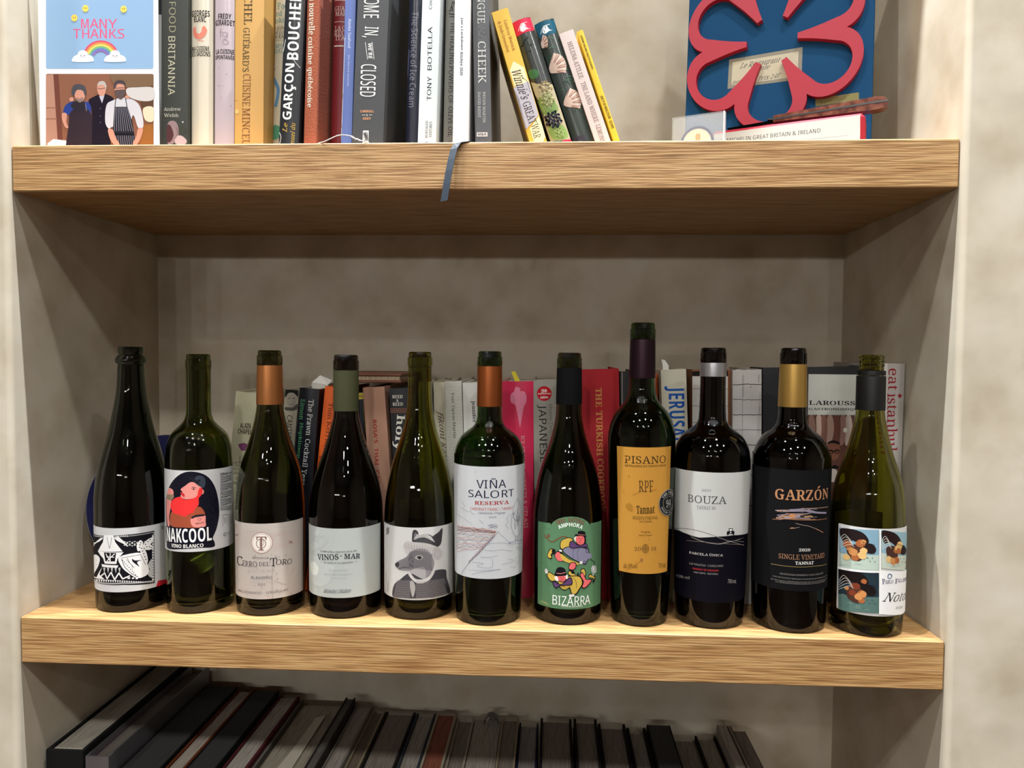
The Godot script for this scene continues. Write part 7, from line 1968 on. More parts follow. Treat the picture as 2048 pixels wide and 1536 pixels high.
func art_8(c: Canvas) -> void:
	c.text("PISANO", -23.9, 194.3, 25.7, 195.1, 8.58, "r", "#3a2a14")
	c.text("ARTESANIA EN VINOS FINOS", -23.7, 187.2, 26.0, 188.0, 2.22, "R", "#3a2a14")
	c.text("RPF", -6.8, 164.3, 9.8, 164.8, 13.02, "r", "#4a3416")
	c.text("Tannat", -9.0, 137.2, 11.9, 137.9, 9.17, "R", "#3a2a14")
	c.text("RESERVA PERSONAL", -12.9, 127.8, 16.3, 128.3, 3.40, "r", "#3a2a14")
	c.text("de la Familia", -5.3, 124.0, 8.7, 124.3, 2.37, "r", "#3a2a14")
	c.text("Uruguay", -3.5, 111.6, 7.4, 111.8, 2.96, "r", "#3a2a14")
	c.text("Región Progreso", -5.9, 107.8, 9.8, 108.1, 2.22, "r", "#3a2a14")
	c.text("20", -10.4, 91.9, -3.0, 92.4, 4.44, "r", "#5a4020")
	c.text("18", 8.5, 92.6, 14.9, 92.4, 4.44, "r", "#5a4020")
	c.ring(2.0, 92.6, 3.85, 5.03, 0.52, "#5a4020")
	c.ring(2.0, 92.6, 2.66, 3.55, 0.52, "#5a4020")
	c.ring(2.0, 92.6, 1.33, 2.07, 0.52, "#5a4020")
	c.line([-1.8, 92.5, 5.9, 92.5], 0.44, "#5a4020")
	c.line([1.9, 97.7, 2.1, 87.4], 0.44, "#5a4020")
	c.text("Alc.14%vol.", -23.4, 70.4, -6.5, 72.4, 5.33, "r", "#3a2a14", 0.20)
	c.text("750 ml", 18.2, 72.4, 30.2, 70.9, 5.03, "r", "#3a2a14")
	c.disc(6.1, 103.3, 1.50, 1.13, "#b8822e")
	c.disc(13.5, 77.5, 0.48, 0.71, "#b8822e")
	c.disc(26.8, 114.6, 1.64, 0.40, "#b8822e")
	c.disc(-3.5, 172.3, 1.17, 0.81, "#b8822e")
	c.disc(-30.4, 174.3, 0.82, 1.11, "#b8822e")
	c.disc(12.8, 184.4, 1.51, 0.42, "#b8822e")
	c.disc(4.2, 189.1, 0.45, 1.07, "#b8822e")
	c.disc(-17.9, 175.8, 1.75, 1.07, "#b8822e")
	c.disc(-11.7, 71.6, 1.16, 0.90, "#b8822e")
	c.disc(-16.6, 73.9, 1.36, 1.15, "#b8822e")
	c.disc(21.6, 164.5, 0.92, 0.44, "#b8822e")
	c.disc(-22.1, 196.4, 0.85, 0.83, "#b8822e")
	c.disc(-30.1, 108.9, 0.89, 0.57, "#b8822e")
	c.disc(17.1, 139.3, 0.86, 0.72, "#b8822e")
	c.disc(9.0, 198.7, 1.74, 0.32, "#b8822e")
	c.disc(13.9, 88.4, 0.47, 1.00, "#b8822e")
	c.disc(-8.3, 125.8, 0.46, 0.34, "#b8822e")
	c.disc(-17.9, 71.6, 0.71, 0.97, "#b8822e")
	c.disc(27.1, 72.9, 0.90, 0.61, "#b8822e")
	c.disc(0.7, 98.5, 0.59, 0.96, "#b8822e")
	c.disc(16.9, 86.0, 0.49, 1.14, "#b8822e")
	c.disc(-24.9, 157.5, 1.26, 1.11, "#b8822e")
	c.disc(-9.0, 77.1, 1.17, 0.57, "#b8822e")
	c.disc(-12.0, 181.5, 0.55, 0.43, "#b8822e")
	c.disc(10.6, 67.2, 0.66, 0.34, "#b8822e")
	c.disc(30.1, 130.5, 0.98, 0.51, "#b8822e")
	c.curve([-13.4, 153.7, -8.9, 156.3, -5.3, 157.5], 0.74, "#a9772c")
	c.blob([-21.8, 141.5, -17.0, 144.3, -13.1, 140.9, -13.8, 135.6, -18.5, 136.6], "#a8762e")
	c.disc(-2.2, 79.3, 2.07, 2.07, "#9a6a3a")
	c.curve([7.3, 160.4, 11.2, 160.0, 13.6, 161.7], 0.74, "#a9772c")
	c.curve([-20.6, 64.8, -12.8, 70.6, -3.9, 77.4], 0.74, "#a9772c")


func art_9(c: Canvas) -> void:
	c.text("2021", -19.4, 160.5, -9.6, 160.8, 2.60, "s", "#6a6a6a")
	c.text("BOUZA", -36.5, 149.5, 8.6, 150.2, 8.59, "r", "#4a4a4c")
	c.text("TANNAT B6", -24.6, 140.3, -3.4, 141.0, 3.91, "r", "#6f6f72")
	c.poly([-73.7, 105.1, -48.9, 108.7, -34.0, 106.9, -21.1, 105.6, -2.1, 108.3, 18.5, 109.4, 56.0, 106.8, 53.1, 21.2, -4.0, 25.3, -69.9, 18.0], "#0c0c0d")
	c.curve([-67.1, 107.0, -39.1, 113.0, -21.3, 113.3, -5.9, 109.7, 9.8, 104.6, 37.2, 95.1], 0.42, "#2a2a2c")
	c.curve([-5.9, 109.7, 9.8, 104.0, 37.2, 95.1], 0.34, "#a8a29a")
	c.curve([-63.7, 108.4, -35.6, 107.2, -21.0, 103.0, -8.2, 100.6, 0.6, 99.7], 0.42, "#55504c")
	c.curve([-30.9, 104.8, -17.1, 101.5, 0.6, 99.7, 12.7, 101.9, 29.4, 104.2], 0.34, "#a8a29a")
	c.curve([-37.1, 99.6, -17.1, 101.1, 1.9, 100.5, 18.8, 99.0, 37.1, 96.0], 0.34, "#8a7a72")
	c.curve([0.6, 99.7, 15.6, 103.0, 36.9, 99.2], 0.31, "#a8a29a")
	c.curve([12.6, 102.5, 25.5, 103.3, 36.5, 104.4], 0.31, "#77706a")
	c.poly([11.9, 117.7, 17.0, 117.6, 17.4, 114.0, 12.3, 114.2], "#15151a")
	c.poly([12.8, 116.8, 16.1, 116.9, 16.4, 114.8, 13.2, 114.8], "#e8e6e0")
	c.poly([9.6, 112.5, 10.2, 114.5, 19.1, 114.3, 19.6, 112.4, 19.2, 109.9, 16.9, 110.1, 16.8, 111.5, 12.1, 111.4, 11.9, 110.0, 10.0, 110.1], "#15151a")
	c.disc(14.4, 113.1, 1.04, 0.78, "#e8e6e0")
	c.text("PARCELA ÚNICA", -32.9, 86.9, 5.9, 87.4, 3.39, "R", "#b5b0aa")
	c.text("LAS VIOLETAS · CANELONES", -32.6, 73.7, 6.2, 74.7, 2.21, "r", "#8f8b86")
	c.text("PRODUCT OF URUGUAY", -28.0, 68.6, 1.6, 69.2, 1.95, "S", "#b03034")
	c.text("VINO TINTO · RED WINE", -26.8, 64.6, 0.7, 65.2, 1.82, "s", "#9a9692")
	c.text("14,5% vol", -56.5, 53.1, -31.9, 56.4, 4.17, "s", "#8a8682")
	c.text("750 mL", 12.2, 56.7, 24.4, 55.4, 4.43, "s", "#a09c98")


func art_10(c: Canvas) -> void:
	c.text("GARZÓN", -29.8, 159.9, 36.3, 160.7, 15.70, "R", "#b5805a")
	c.curve([-9.5, 139.5, 5.7, 141.7, 17.0, 139.1], 0.69, "#9a8f98")
	c.curve([-21.3, 135.1, -6.4, 136.8, 9.2, 138.1], 0.90, "#8a8290")
	c.curve([-28.0, 130.3, -12.8, 131.7, 2.5, 133.4], 1.14, "#9a8f98")
	c.curve([-14.3, 131.0, 0.7, 131.0, 15.7, 130.9], 0.61, "#a5795a")
	c.curve([-29.0, 138.9, -13.7, 140.9, 3.6, 140.6], 1.08, "#9a8f98")
	c.curve([-26.9, 133.5, -11.9, 136.9, 6.5, 137.4], 0.96, "#8a8290")
	c.curve([-20.0, 131.0, -5.2, 132.9, 17.7, 133.6], 0.76, "#6f6872")
	c.curve([-27.9, 131.1, -12.7, 131.7, 7.9, 134.0], 1.09, "#a5795a")
	c.curve([-26.9, 138.1, -11.8, 141.3, 10.0, 140.7], 0.94, "#a5795a")
	c.curve([-25.2, 132.3, -10.2, 134.7, 0.6, 136.3], 1.26, "#9a8f98")
	c.curve([-23.6, 137.9, -8.7, 139.8, 1.4, 139.6], 0.67, "#6f6872")
	c.curve([-25.5, 128.9, -10.5, 132.3, 9.1, 132.0], 0.77, "#9a8f98")
	c.curve([-20.6, 139.2, -5.8, 140.5, 8.4, 142.4], 0.64, "#9a8f98")
	c.curve([-14.7, 141.0, 0.2, 143.3, 17.6, 142.3], 0.60, "#8a8290")
	c.curve([-19.0, 131.8, -4.2, 134.5, 3.8, 134.7], 1.31, "#9a8f98")
	c.curve([-17.6, 136.9, -2.7, 136.7, 5.1, 137.5], 0.81, "#a5795a")
	c.curve([-13.7, 140.9, -1.3, 141.9, 12.4, 139.2, 33.3, 136.6], 2.13, "#8a8290")
	c.curve([-32.1, 128.7, -23.4, 129.2, -13.5, 130.7, 35.2, 129.9], 0.67, "#9a6a48")
	c.curve([-1.3, 143.7, 15.3, 143.7, 37.4, 143.1], 0.67, "#a07a68")
	c.blob([-13.0, 136.7, -8.7, 137.2, -7.4, 133.7, -11.0, 131.8, -13.5, 133.3], "#b5805a")
	c.curve([-22.3, 133.7, -13.5, 134.0], 1.20, "#c08a60")
	c.poly([-2.4, 135.9, 2.1, 136.0, 2.2, 133.4, -2.3, 133.3], "#2a2420")
	c.curve([3.4, 134.5, 9.6, 134.9, 11.8, 133.5], 1.33, "#b58a60")
	c.line([-12.6, 120.1, -7.0, 121.4, -2.7, 122.4], 0.53, "#8a7a72")
	c.line([-7.2, 126.5, -0.9, 125.1, 7.1, 123.8, 16.1, 120.4, 27.3, 114.9], 0.53, "#9a8a80")
	c.curve([-12.6, 120.1, -10.8, 121.2, -7.7, 120.8], 0.80, "#b5805a")
	c.curve([16.1, 120.4, 23.1, 117.1, 27.7, 114.9], 0.80, "#a5795a")
	c.text("2020", -2.7, 96.6, 10.0, 96.7, 3.19, "R", "#d8d4ce")
	c.text("SINGLE VINEYARD", -24.0, 87.9, 31.5, 88.8, 5.59, "r", "#a5795a")
	c.text("TANNAT", -6.3, 81.5, 14.7, 81.9, 3.46, "R", "#e6e2dc")
	c.line([-32.7, 77.0, -17.1, 77.1, -0.9, 77.2, 17.6, 77.8, 37.9, 76.8], 0.47, "#a08a50")
	c.text("PRONUNCIADA PENDIENTE Y SUELO BALASTRO", -22.2, 67.8, 30.2, 68.3, 1.73, "r", "#8f8b86")
	c.text("CON EXCELENTE DRENAJE POR MAYOR INCIDENCIA DEL SOL", -30.1, 63.3, 40.9, 63.2, 1.73, "r", "#8f8b86")
	c.text("EN SUS CAPAS SUPERIORES FLORECEN, EN SUS VIÑEDOS AL SUR", -32.2, 59.8, 41.3, 60.1, 1.73, "r", "#8f8b86")
	c.text("LA EXPRESIÓN DISTINGUIDA DE UN TANNAT ÚNICO", -26.7, 58.0, 35.3, 58.4, 1.73, "r", "#8f8b86")


func art_11(c: Canvas) -> void:
	c.poly([-47.9, 118.4, -24.0, 120.7, -3.9, 122.2, -3.1, 94.0, -46.9, 90.5], "#7fa3b5")
	c.poly([-46.9, 90.5, -3.1, 94.0, -2.6, 76.7, -22.8, 75.8, -46.3, 71.8], "#b7c6b8")
	c.curve([-39.8, 77.1, -36.9, 78.3, -33.6, 77.7], 0.29, "#6f8a8a")
	c.curve([-34.7, 83.7, -32.0, 84.9, -28.9, 84.1], 0.29, "#9fb09a")
	c.curve([-26.2, 86.8, -23.7, 87.8, -20.9, 86.9], 0.29, "#6f8a8a")
	c.curve([-42.1, 90.0, -39.1, 91.3, -35.6, 90.7], 0.29, "#9fb09a")
	c.curve([-27.5, 80.5, -25.0, 81.5, -22.1, 80.6], 0.29, "#6f8a8a")
	c.curve([-18.0, 89.4, -15.7, 90.2, -12.8, 89.2], 0.29, "#6f8a8a")
	c.curve([-21.9, 91.7, -19.5, 92.6, -16.7, 91.7], 0.29, "#9fb09a")
	c.curve([-45.3, 89.5, -42.0, 90.8, -38.4, 90.3], 0.29, "#3f5a62")
	c.curve([-45.9, 75.3, -42.6, 76.7, -38.9, 76.2], 0.29, "#3f5a62")
	c.curve([-36.4, 84.6, -33.6, 85.8, -30.5, 85.1], 0.29, "#6f8a8a")
	c.curve([-24.0, 80.9, -21.5, 81.8, -18.7, 80.9], 0.29, "#9fb09a")
	c.curve([-23.2, 87.7, -20.8, 88.6, -17.9, 87.7], 0.29, "#3f5a62")
	c.blob([-46.6, 116.8, -32.5, 119.8, -19.8, 117.3, -13.6, 108.5, -19.4, 102.7, -30.0, 107.2, -41.7, 103.6], "#241c1c")
	c.blob([-21.5, 103.5, -11.5, 106.3, -6.1, 100.4, -9.2, 94.9, -18.5, 96.8], "#241c1c")
	c.blob([-36.6, 99.4, -23.5, 103.3, -18.4, 93.6, -23.0, 85.0, -33.9, 88.2], "#4a3028")
	c.blob([-36.8, 96.9, -33.7, 99.8, -30.1, 98.5, -31.2, 94.9, -35.1, 94.6], "#c98a52")
	c.blob([-41.6, 86.4, -37.5, 90.2, -32.8, 88.6, -34.2, 84.2, -39.4, 83.7], "#e0b878")
	c.blob([-27.2, 105.1, -22.7, 109.6, -17.3, 106.9, -19.0, 101.3, -24.8, 101.4], "#a8623a")
	c.blob([-22.5, 107.2, -19.7, 110.0, -16.3, 108.3, -17.4, 104.7, -21.0, 104.8], "#c98a52")
	c.blob([-25.1, 92.1, -20.8, 96.4, -15.7, 93.8, -17.2, 88.4, -22.8, 88.4], "#e0b878")
	c.blob([-31.7, 88.2, -27.8, 92.1, -23.3, 90.1, -24.6, 85.4, -29.6, 85.2], "#a8623a")
	c.blob([-34.6, 94.0, -30.1, 98.4, -24.8, 96.2, -26.4, 90.8, -32.2, 90.5], "#c98a52")
	c.blob([-22.6, 97.5, -19.2, 100.9, -15.0, 98.8, -16.3, 94.5, -20.7, 94.6], "#e0b878")
	c.blob([-41.8, 101.6, -37.0, 106.0, -31.5, 104.1, -33.1, 98.9, -39.1, 98.4], "#a8623a")
	c.curve([-46.2, 104.7, -39.9, 112.3, -32.2, 106.9], 0.38, "#e6e2d8")
	c.curve([-46.1, 102.4, -38.3, 109.8, -31.2, 105.2], 0.38, "#e6e2d8")
	c.curve([-46.0, 100.0, -36.8, 107.2, -30.3, 103.5], 0.38, "#e6e2d8")
	c.curve([-46.0, 97.7, -35.3, 104.7, -29.4, 101.8], 0.38, "#e6e2d8")
	c.curve([-45.9, 95.4, -33.8, 102.1, -28.5, 100.0], 0.38, "#e6e2d8")
	c.curve([-21.6, 108.0, -18.7, 105.5, -19.4, 100.9], 0.29, "#1e1a1a")
	c.curve([-19.6, 107.3, -16.7, 105.6, -17.0, 101.0], 0.29, "#1e1a1a")
	c.curve([-17.5, 106.5, -14.7, 105.7, -14.6, 101.2], 0.29, "#1e1a1a")
	c.curve([-15.5, 105.7, -12.7, 105.8, -12.2, 101.2], 0.29, "#1e1a1a")
	c.curve([-13.5, 104.9, -10.7, 105.8, -9.8, 101.3], 0.29, "#1e1a1a")
	c.curve([-11.5, 104.0, -8.7, 105.9, -7.4, 101.3], 0.29, "#1e1a1a")
	c.poly([-15.1, 90.2, -13.9, 90.7, -14.5, 88.8], "#3a3a38")
	c.poly([-12.6, 86.6, -11.4, 87.1, -12.0, 85.3], "#3a3a38")
	c.poly([-10.3, 90.4, -9.1, 90.8, -9.7, 89.0], "#3a3a38")
	c.poly([-7.8, 86.8, -6.6, 87.2, -7.2, 85.4], "#3a3a38")
	c.poly([-1.7, 122.5, 13.9, 120.1, 45.8, 115.3, 45.6, 88.0, -1.0, 96.7], "#8fb0bb")
	c.poly([-1.0, 96.7, 45.6, 88.0, 45.5, 71.3, 15.5, 77.6, -0.5, 79.4], "#c4cdbd")
	c.curve([34.7, 75.9, 45.6, 74.0, 45.5, 73.0], 0.29, "#6f8a8a")
	c.curve([1.5, 90.2, 3.3, 90.7, 5.4, 89.4], 0.29, "#6f8a8a")
	c.curve([22.0, 82.8, 24.9, 82.9, 29.1, 81.0], 0.29, "#9fb09a")
	c.curve([5.8, 92.1, 7.6, 92.5, 10.0, 91.2], 0.29, "#6f8a8a")
	c.curve([15.8, 91.6, 18.2, 91.9, 21.2, 90.3], 0.29, "#9fb09a")
	c.curve([18.3, 81.5, 20.8, 81.7, 24.2, 80.0], 0.29, "#3f5a62")
	c.curve([33.5, 82.4, 41.2, 81.3, 45.6, 79.2], 0.29, "#9fb09a")
	c.curve([13.6, 80.7, 15.8, 81.0, 18.6, 79.5], 0.29, "#6f8a8a")
	c.curve([9.4, 80.8, 11.3, 81.2, 13.9, 79.8], 0.29, "#9fb09a")
	c.curve([11.1, 81.3, 13.2, 81.7, 15.8, 80.2], 0.29, "#6f8a8a")
	c.curve([15.2, 90.5, 17.5, 90.8, 20.4, 89.3], 0.29, "#6f8a8a")
	c.curve([3.7, 92.9, 5.5, 93.3, 7.7, 92.0], 0.29, "#3f5a62")
	c.blob([-1.1, 120.8, 7.2, 120.9, 17.8, 116.1, 25.1, 106.3, 18.4, 102.2, 9.2, 108.7, 1.5, 107.7], "#2a1c1a")
	c.blob([16.4, 103.4, 28.1, 103.6, 41.2, 95.2, 32.3, 91.8, 19.5, 96.4], "#2a1c1a")
	c.blob([4.6, 102.7, 14.5, 103.7, 19.6, 93.4, 15.2, 86.3, 6.5, 91.8], "#4a3028")
	c.blob([9.7, 87.1, 12.7, 89.8, 16.8, 86.9, 15.6, 82.8, 11.4, 83.8], "#c98a52")
	c.blob([4.3, 90.2, 7.2, 93.3, 11.1, 90.3, 9.9, 85.8, 5.9, 86.7], "#e0b878")
	c.blob([13.7, 88.8, 17.2, 91.6, 22.2, 88.2, 20.7, 83.9, 15.6, 85.2], "#a8623a")
	c.blob([14.2, 101.8, 18.3, 105.0, 24.4, 101.1, 22.5, 96.3, 16.4, 97.7], "#c98a52")
	c.blob([17.5, 105.9, 21.4, 108.6, 27.4, 105.0, 25.5, 100.8, 19.6, 102.3], "#e0b878")
	c.blob([12.9, 99.4, 15.8, 101.8, 19.9, 99.1, 18.7, 95.4, 14.5, 96.4], "#a8623a")
	c.blob([9.3, 88.9, 11.9, 91.3, 15.5, 88.8, 14.4, 85.1, 10.7, 86.0], "#c98a52")
	c.blob([15.0, 101.7, 19.0, 104.6, 24.8, 101.0, 23.0, 96.4, 17.2, 97.8], "#e0b878")
	c.blob([16.5, 98.9, 19.8, 101.3, 24.6, 98.3, 23.2, 94.5, 18.3, 95.7], "#a8623a")
	c.curve([-0.8, 109.6, 2.5, 115.4, 7.5, 108.9], 0.38, "#e6e2d8")
	c.curve([-0.7, 107.4, 3.4, 112.7, 8.2, 107.1], 0.38, "#e6e2d8")
	c.curve([-0.7, 105.3, 4.4, 110.0, 8.9, 105.3], 0.38, "#e6e2d8")
	c.curve([-0.6, 103.1, 5.4, 107.4, 9.7, 103.5], 0.38, "#e6e2d8")
	c.curve([-0.6, 101.0, 6.4, 104.7, 10.4, 101.6], 0.38, "#e6e2d8")
	c.curve([16.2, 107.8, 19.1, 104.7, 18.5, 100.5], 0.29, "#1e1a1a")
	c.curve([18.2, 106.6, 21.3, 104.4, 21.1, 100.1], 0.29, "#1e1a1a")
	c.curve([20.4, 105.4, 23.7, 103.9, 23.9, 99.6], 0.29, "#1e1a1a")
	c.curve([22.7, 104.1, 26.3, 103.5, 27.2, 99.0], 0.29, "#1e1a1a")
	c.curve([25.3, 102.8, 29.3, 102.9, 31.1, 98.2], 0.29, "#1e1a1a")
	c.curve([28.2, 101.4, 33.0, 102.2, 36.4, 97.1], 0.29, "#1e1a1a")
	c.poly([23.5, 89.3, 25.0, 89.4, 24.3, 87.8], "#3a3a38")
	c.poly([26.9, 85.1, 28.6, 85.2, 27.8, 83.6], "#3a3a38")
	c.poly([30.4, 87.9, 32.7, 87.8, 31.6, 86.3], "#3a3a38")
	c.poly([35.9, 83.2, 40.0, 82.7, 37.9, 81.4], "#3a3a38")
	c.poly([-46.8, 71.8, -23.1, 74.8, -3.0, 76.6, -2.2, 47.1, -45.8, 42.6], "#23323c")
	c.poly([-45.8, 42.6, -2.2, 47.1, -1.7, 29.0, -21.9, 27.9, -45.2, 23.1], "#54706a")
	c.curve([-34.5, 34.9, -31.8, 36.2, -28.7, 35.5], 0.29, "#9fb09a")
	c.curve([-9.2, 39.2, -6.7, 40.0, -3.8, 38.8], 0.29, "#3f5a62")
	c.curve([-42.5, 42.2, -39.4, 43.6, -35.9, 43.2], 0.29, "#9fb09a")
	c.curve([-33.7, 40.3, -31.1, 41.6, -28.0, 40.9], 0.29, "#3f5a62")
	c.curve([-25.2, 31.7, -22.7, 32.7, -19.9, 31.9], 0.29, "#9fb09a")
	c.curve([-28.0, 30.8, -25.5, 31.9, -22.5, 31.1], 0.29, "#6f8a8a")
	c.curve([-19.1, 31.9, -16.7, 32.9, -13.9, 31.9], 0.29, "#3f5a62")
	c.curve([-28.6, 45.0, -26.1, 46.1, -23.2, 45.3], 0.29, "#6f8a8a")
	c.curve([-37.7, 27.2, -34.8, 28.6, -31.6, 28.0], 0.29, "#6f8a8a")
	c.curve([-32.1, 44.1, -29.5, 45.3, -26.5, 44.6], 0.29, "#9fb09a")
	c.curve([-25.2, 33.6, -22.7, 34.7, -19.8, 33.9], 0.29, "#9fb09a")
	c.curve([-16.2, 31.3, -13.9, 32.2, -11.0, 31.2], 0.29, "#9fb09a")
	c.blob([-45.6, 70.1, -31.6, 73.7, -19.0, 71.4, -12.7, 62.2, -18.6, 56.1, -29.1, 60.6, -40.7, 56.5], "#16110f")
	c.blob([-20.6, 56.9, -10.7, 59.9, -5.2, 53.8, -8.4, 48.1, -17.6, 50.0], "#16110f")
	c.blob([-35.6, 52.2, -22.7, 56.6, -17.5, 46.6, -22.2, 37.5, -33.0, 40.6], "#4a3028")
	c.blob([-24.2, 48.4, -19.9, 53.1, -14.6, 50.4, -16.2, 44.6, -21.8, 44.6], "#a8623a")
	c.blob([-38.1, 51.6, -35.6, 54.2, -32.7, 53.2, -33.5, 50.3, -36.7, 49.9], "#c98a52")
	c.blob([-29.5, 56.1, -25.8, 60.1, -21.2, 58.1, -22.6, 53.1, -27.5, 52.9], "#7a3a22")
	c.blob([-22.9, 41.2, -19.9, 44.5, -16.2, 42.7, -17.3, 38.6, -21.3, 38.5], "#a8623a")
	c.blob([-21.9, 48.8, -18.7, 52.3, -14.7, 50.2, -15.9, 45.8, -20.2, 45.8], "#c98a52")
	c.blob([-31.5, 56.4, -28.5, 59.6, -24.9, 58.1, -26.0, 54.3, -29.9, 54.0], "#7a3a22")
	c.blob([-20.5, 63.3, -17.9, 66.1, -14.7, 64.4, -15.6, 60.8, -19.1, 60.9], "#a8623a")
	c.blob([-26.7, 44.9, -23.0, 49.0, -18.5, 46.8, -19.8, 41.8, -24.7, 41.7], "#c98a52")
	c.blob([-33.2, 47.9, -29.5, 51.8, -25.2, 50.0, -26.5, 45.4, -31.2, 45.0], "#7a3a22")
	c.curve([-45.2, 57.4, -39.0, 65.6, -31.3, 60.2], 0.38, "#e6e2d8")
	c.curve([-45.1, 55.0, -37.4, 63.0, -30.3, 58.5], 0.38, "#e6e2d8")
	c.curve([-45.0, 52.6, -35.9, 60.4, -29.4, 56.7], 0.38, "#e6e2d8")
	c.curve([-44.9, 50.1, -34.4, 57.8, -28.5, 54.9], 0.38, "#e6e2d8")
	c.curve([-44.8, 47.7, -32.9, 55.1, -27.6, 53.1], 0.38, "#e6e2d8")
	c.curve([-20.8, 61.6, -17.9, 59.0, -18.5, 54.2], 0.29, "#1e1a1a")
	c.curve([-18.7, 60.9, -15.9, 59.2, -16.1, 54.4], 0.29, "#1e1a1a")
	c.curve([-16.7, 60.1, -13.9, 59.3, -13.7, 54.6], 0.29, "#1e1a1a")
	c.curve([-14.7, 59.3, -11.9, 59.4, -11.3, 54.7], 0.29, "#1e1a1a")
	c.curve([-12.6, 58.4, -9.9, 59.5, -8.9, 54.8], 0.29, "#1e1a1a")
	c.curve([-10.6, 57.6, -7.8, 59.5, -6.5, 54.8], 0.29, "#1e1a1a")
	c.poly([-14.2, 43.1, -13.1, 43.6, -13.6, 41.7], "#3a3a38")
	c.poly([-11.8, 39.4, -10.6, 39.9, -11.1, 38.0], "#3a3a38")
	c.poly([-9.4, 43.3, -8.2, 43.8, -8.8, 41.9], "#3a3a38")
	c.poly([-6.9, 39.5, -5.7, 40.0, -6.3, 38.1], "#3a3a38")
	c.poly([-3.5, 122.6, -2.1, 122.5, 0.0, 27.1, -1.6, 28.0], "#f0efec")
	c.poly([-47.4, 73.5, -2.3, 76.6, -2.2, 74.5, -47.3, 71.1], "#f0efec")
	c.poly([-1.2, 77.2, 45.5, 72.6, 45.2, 23.1, 0.0, 28.1], "#f0efec")
	c.ring(8.9, 70.3, 2.29, 2.48, 1.33, "#7f93a8")
	c.curve([6.8, 71.9, 8.5, 73.3, 11.4, 71.7, 11.1, 68.9], 0.76, "#55708a")
	c.curve([7.9, 69.5, 9.2, 70.6, 10.8, 70.2], 0.57, "#f0efec")
	c.text("P", 0.6, 64.6, 3.6, 64.9, 5.91, "R", "#4a3a66")
	c.text("ABLO", 3.7, 64.1, 13.5, 64.3, 4.19, "R", "#4a3a66")
	c.text("F", 15.9, 64.4, 20.2, 64.2, 5.53, "R", "#4a3a66")
	c.text("ALLABRINO", 19.9, 64.6, 45.4, 62.2, 4.00, "R", "#4a3a66")
	c.text("Notos", 4.2, 47.2, 45.3, 44.3, 10.48, "r", "#2c2c30", 0.55)
	c.text("2020", 17.7, 34.2, 30.5, 33.0, 2.67, "s", "#55555a")


func spine_food_britannia(c: Canvas) -> void:
	c.text("FOOD ", -2.8, 173.2, -2.7, 138.3, 7.95, "s", "#8f8c72")
	c.text("BRITANNIA", -3.4, 133.6, -3.7, 65.6, 8.18, "s", "#b5b096")
	c.text("Andrew", -12.7, 49.5, 7.6, 49.6, 4.09, "r", "#b8b5a8")
	c.text("Webb", -12.7, 42.3, 4.6, 42.3, 4.09, "r", "#b8b5a8")
	c.blob([-7.0, 34.4, 0.1, 35.5, 4.2, 29.9, 4.9, 19.6, 1.9, 12.8, -3.4, 8.2, -8.1, 9.3, -8.7, 25.3], "#8a7476")
	c.blob([-8.7, 29.8, -4.6, 29.8, -1.0, 19.6, -4.6, 11.6, -9.1, 12.7], "#4a2a2c")
	c.blob([1.9, 17.4, 8.4, 18.5, 14.9, 12.9, 12.0, 8.3, 1.3, 9.4], "#b8a2a4")
	c.curve([1.9, 28.7, 3.7, 21.9, 1.3, 15.1], 0.57, "#5a4648")
	c.blob([6.6, 28.7, 11.9, 29.9, 14.9, 25.4, 12.5, 20.8, 7.8, 21.9], "#3a3c34")
	c.disc(10.1, 34.4, 0.91, 0.91, "#c8c8c0")


func spine_blanc(c: Canvas) -> void:
	c.text("GEORGES", -11.4, 161.8, 10.5, 161.4, 6.85, "S", "#1f1c1c")
	c.text("BLANC", -8.4, 155.0, 6.7, 154.7, 6.62, "S", "#1f1c1c")
	c.text("MA CUISINE", -11.4, 121.0, 10.0, 120.9, 5.25, "S", "#1f1c1c")
	c.text("DES SAISONS", -12.7, 115.1, 11.1, 114.8, 5.70, "S", "#1f1c1c")
	c.blob([-9.8, 143.1, -8.0, 146.3, -6.0, 145.9, -4.8, 139.7, -1.6, 138.0, 1.4, 140.8, 2.0, 144.7, 4.1, 147.0, 6.4, 145.5, 7.6, 141.9, 6.7, 137.9, 3.1, 133.4, -0.4, 132.3, -3.3, 131.8, -7.4, 134.1, -9.2, 138.0], "#d8806c")
	c.line([-1.6, 132.9, -1.3, 130.1], 0.80, "#d8806c")
	c.line([0.8, 133.1, 1.7, 130.1], 0.80, "#d8806c")
	c.line([-3.3, 130.0, 4.3, 129.7], 0.57, "#d8806c")
	c.poly([6.7, 143.0, 8.6, 141.9, 6.7, 141.0], "#d8806c")


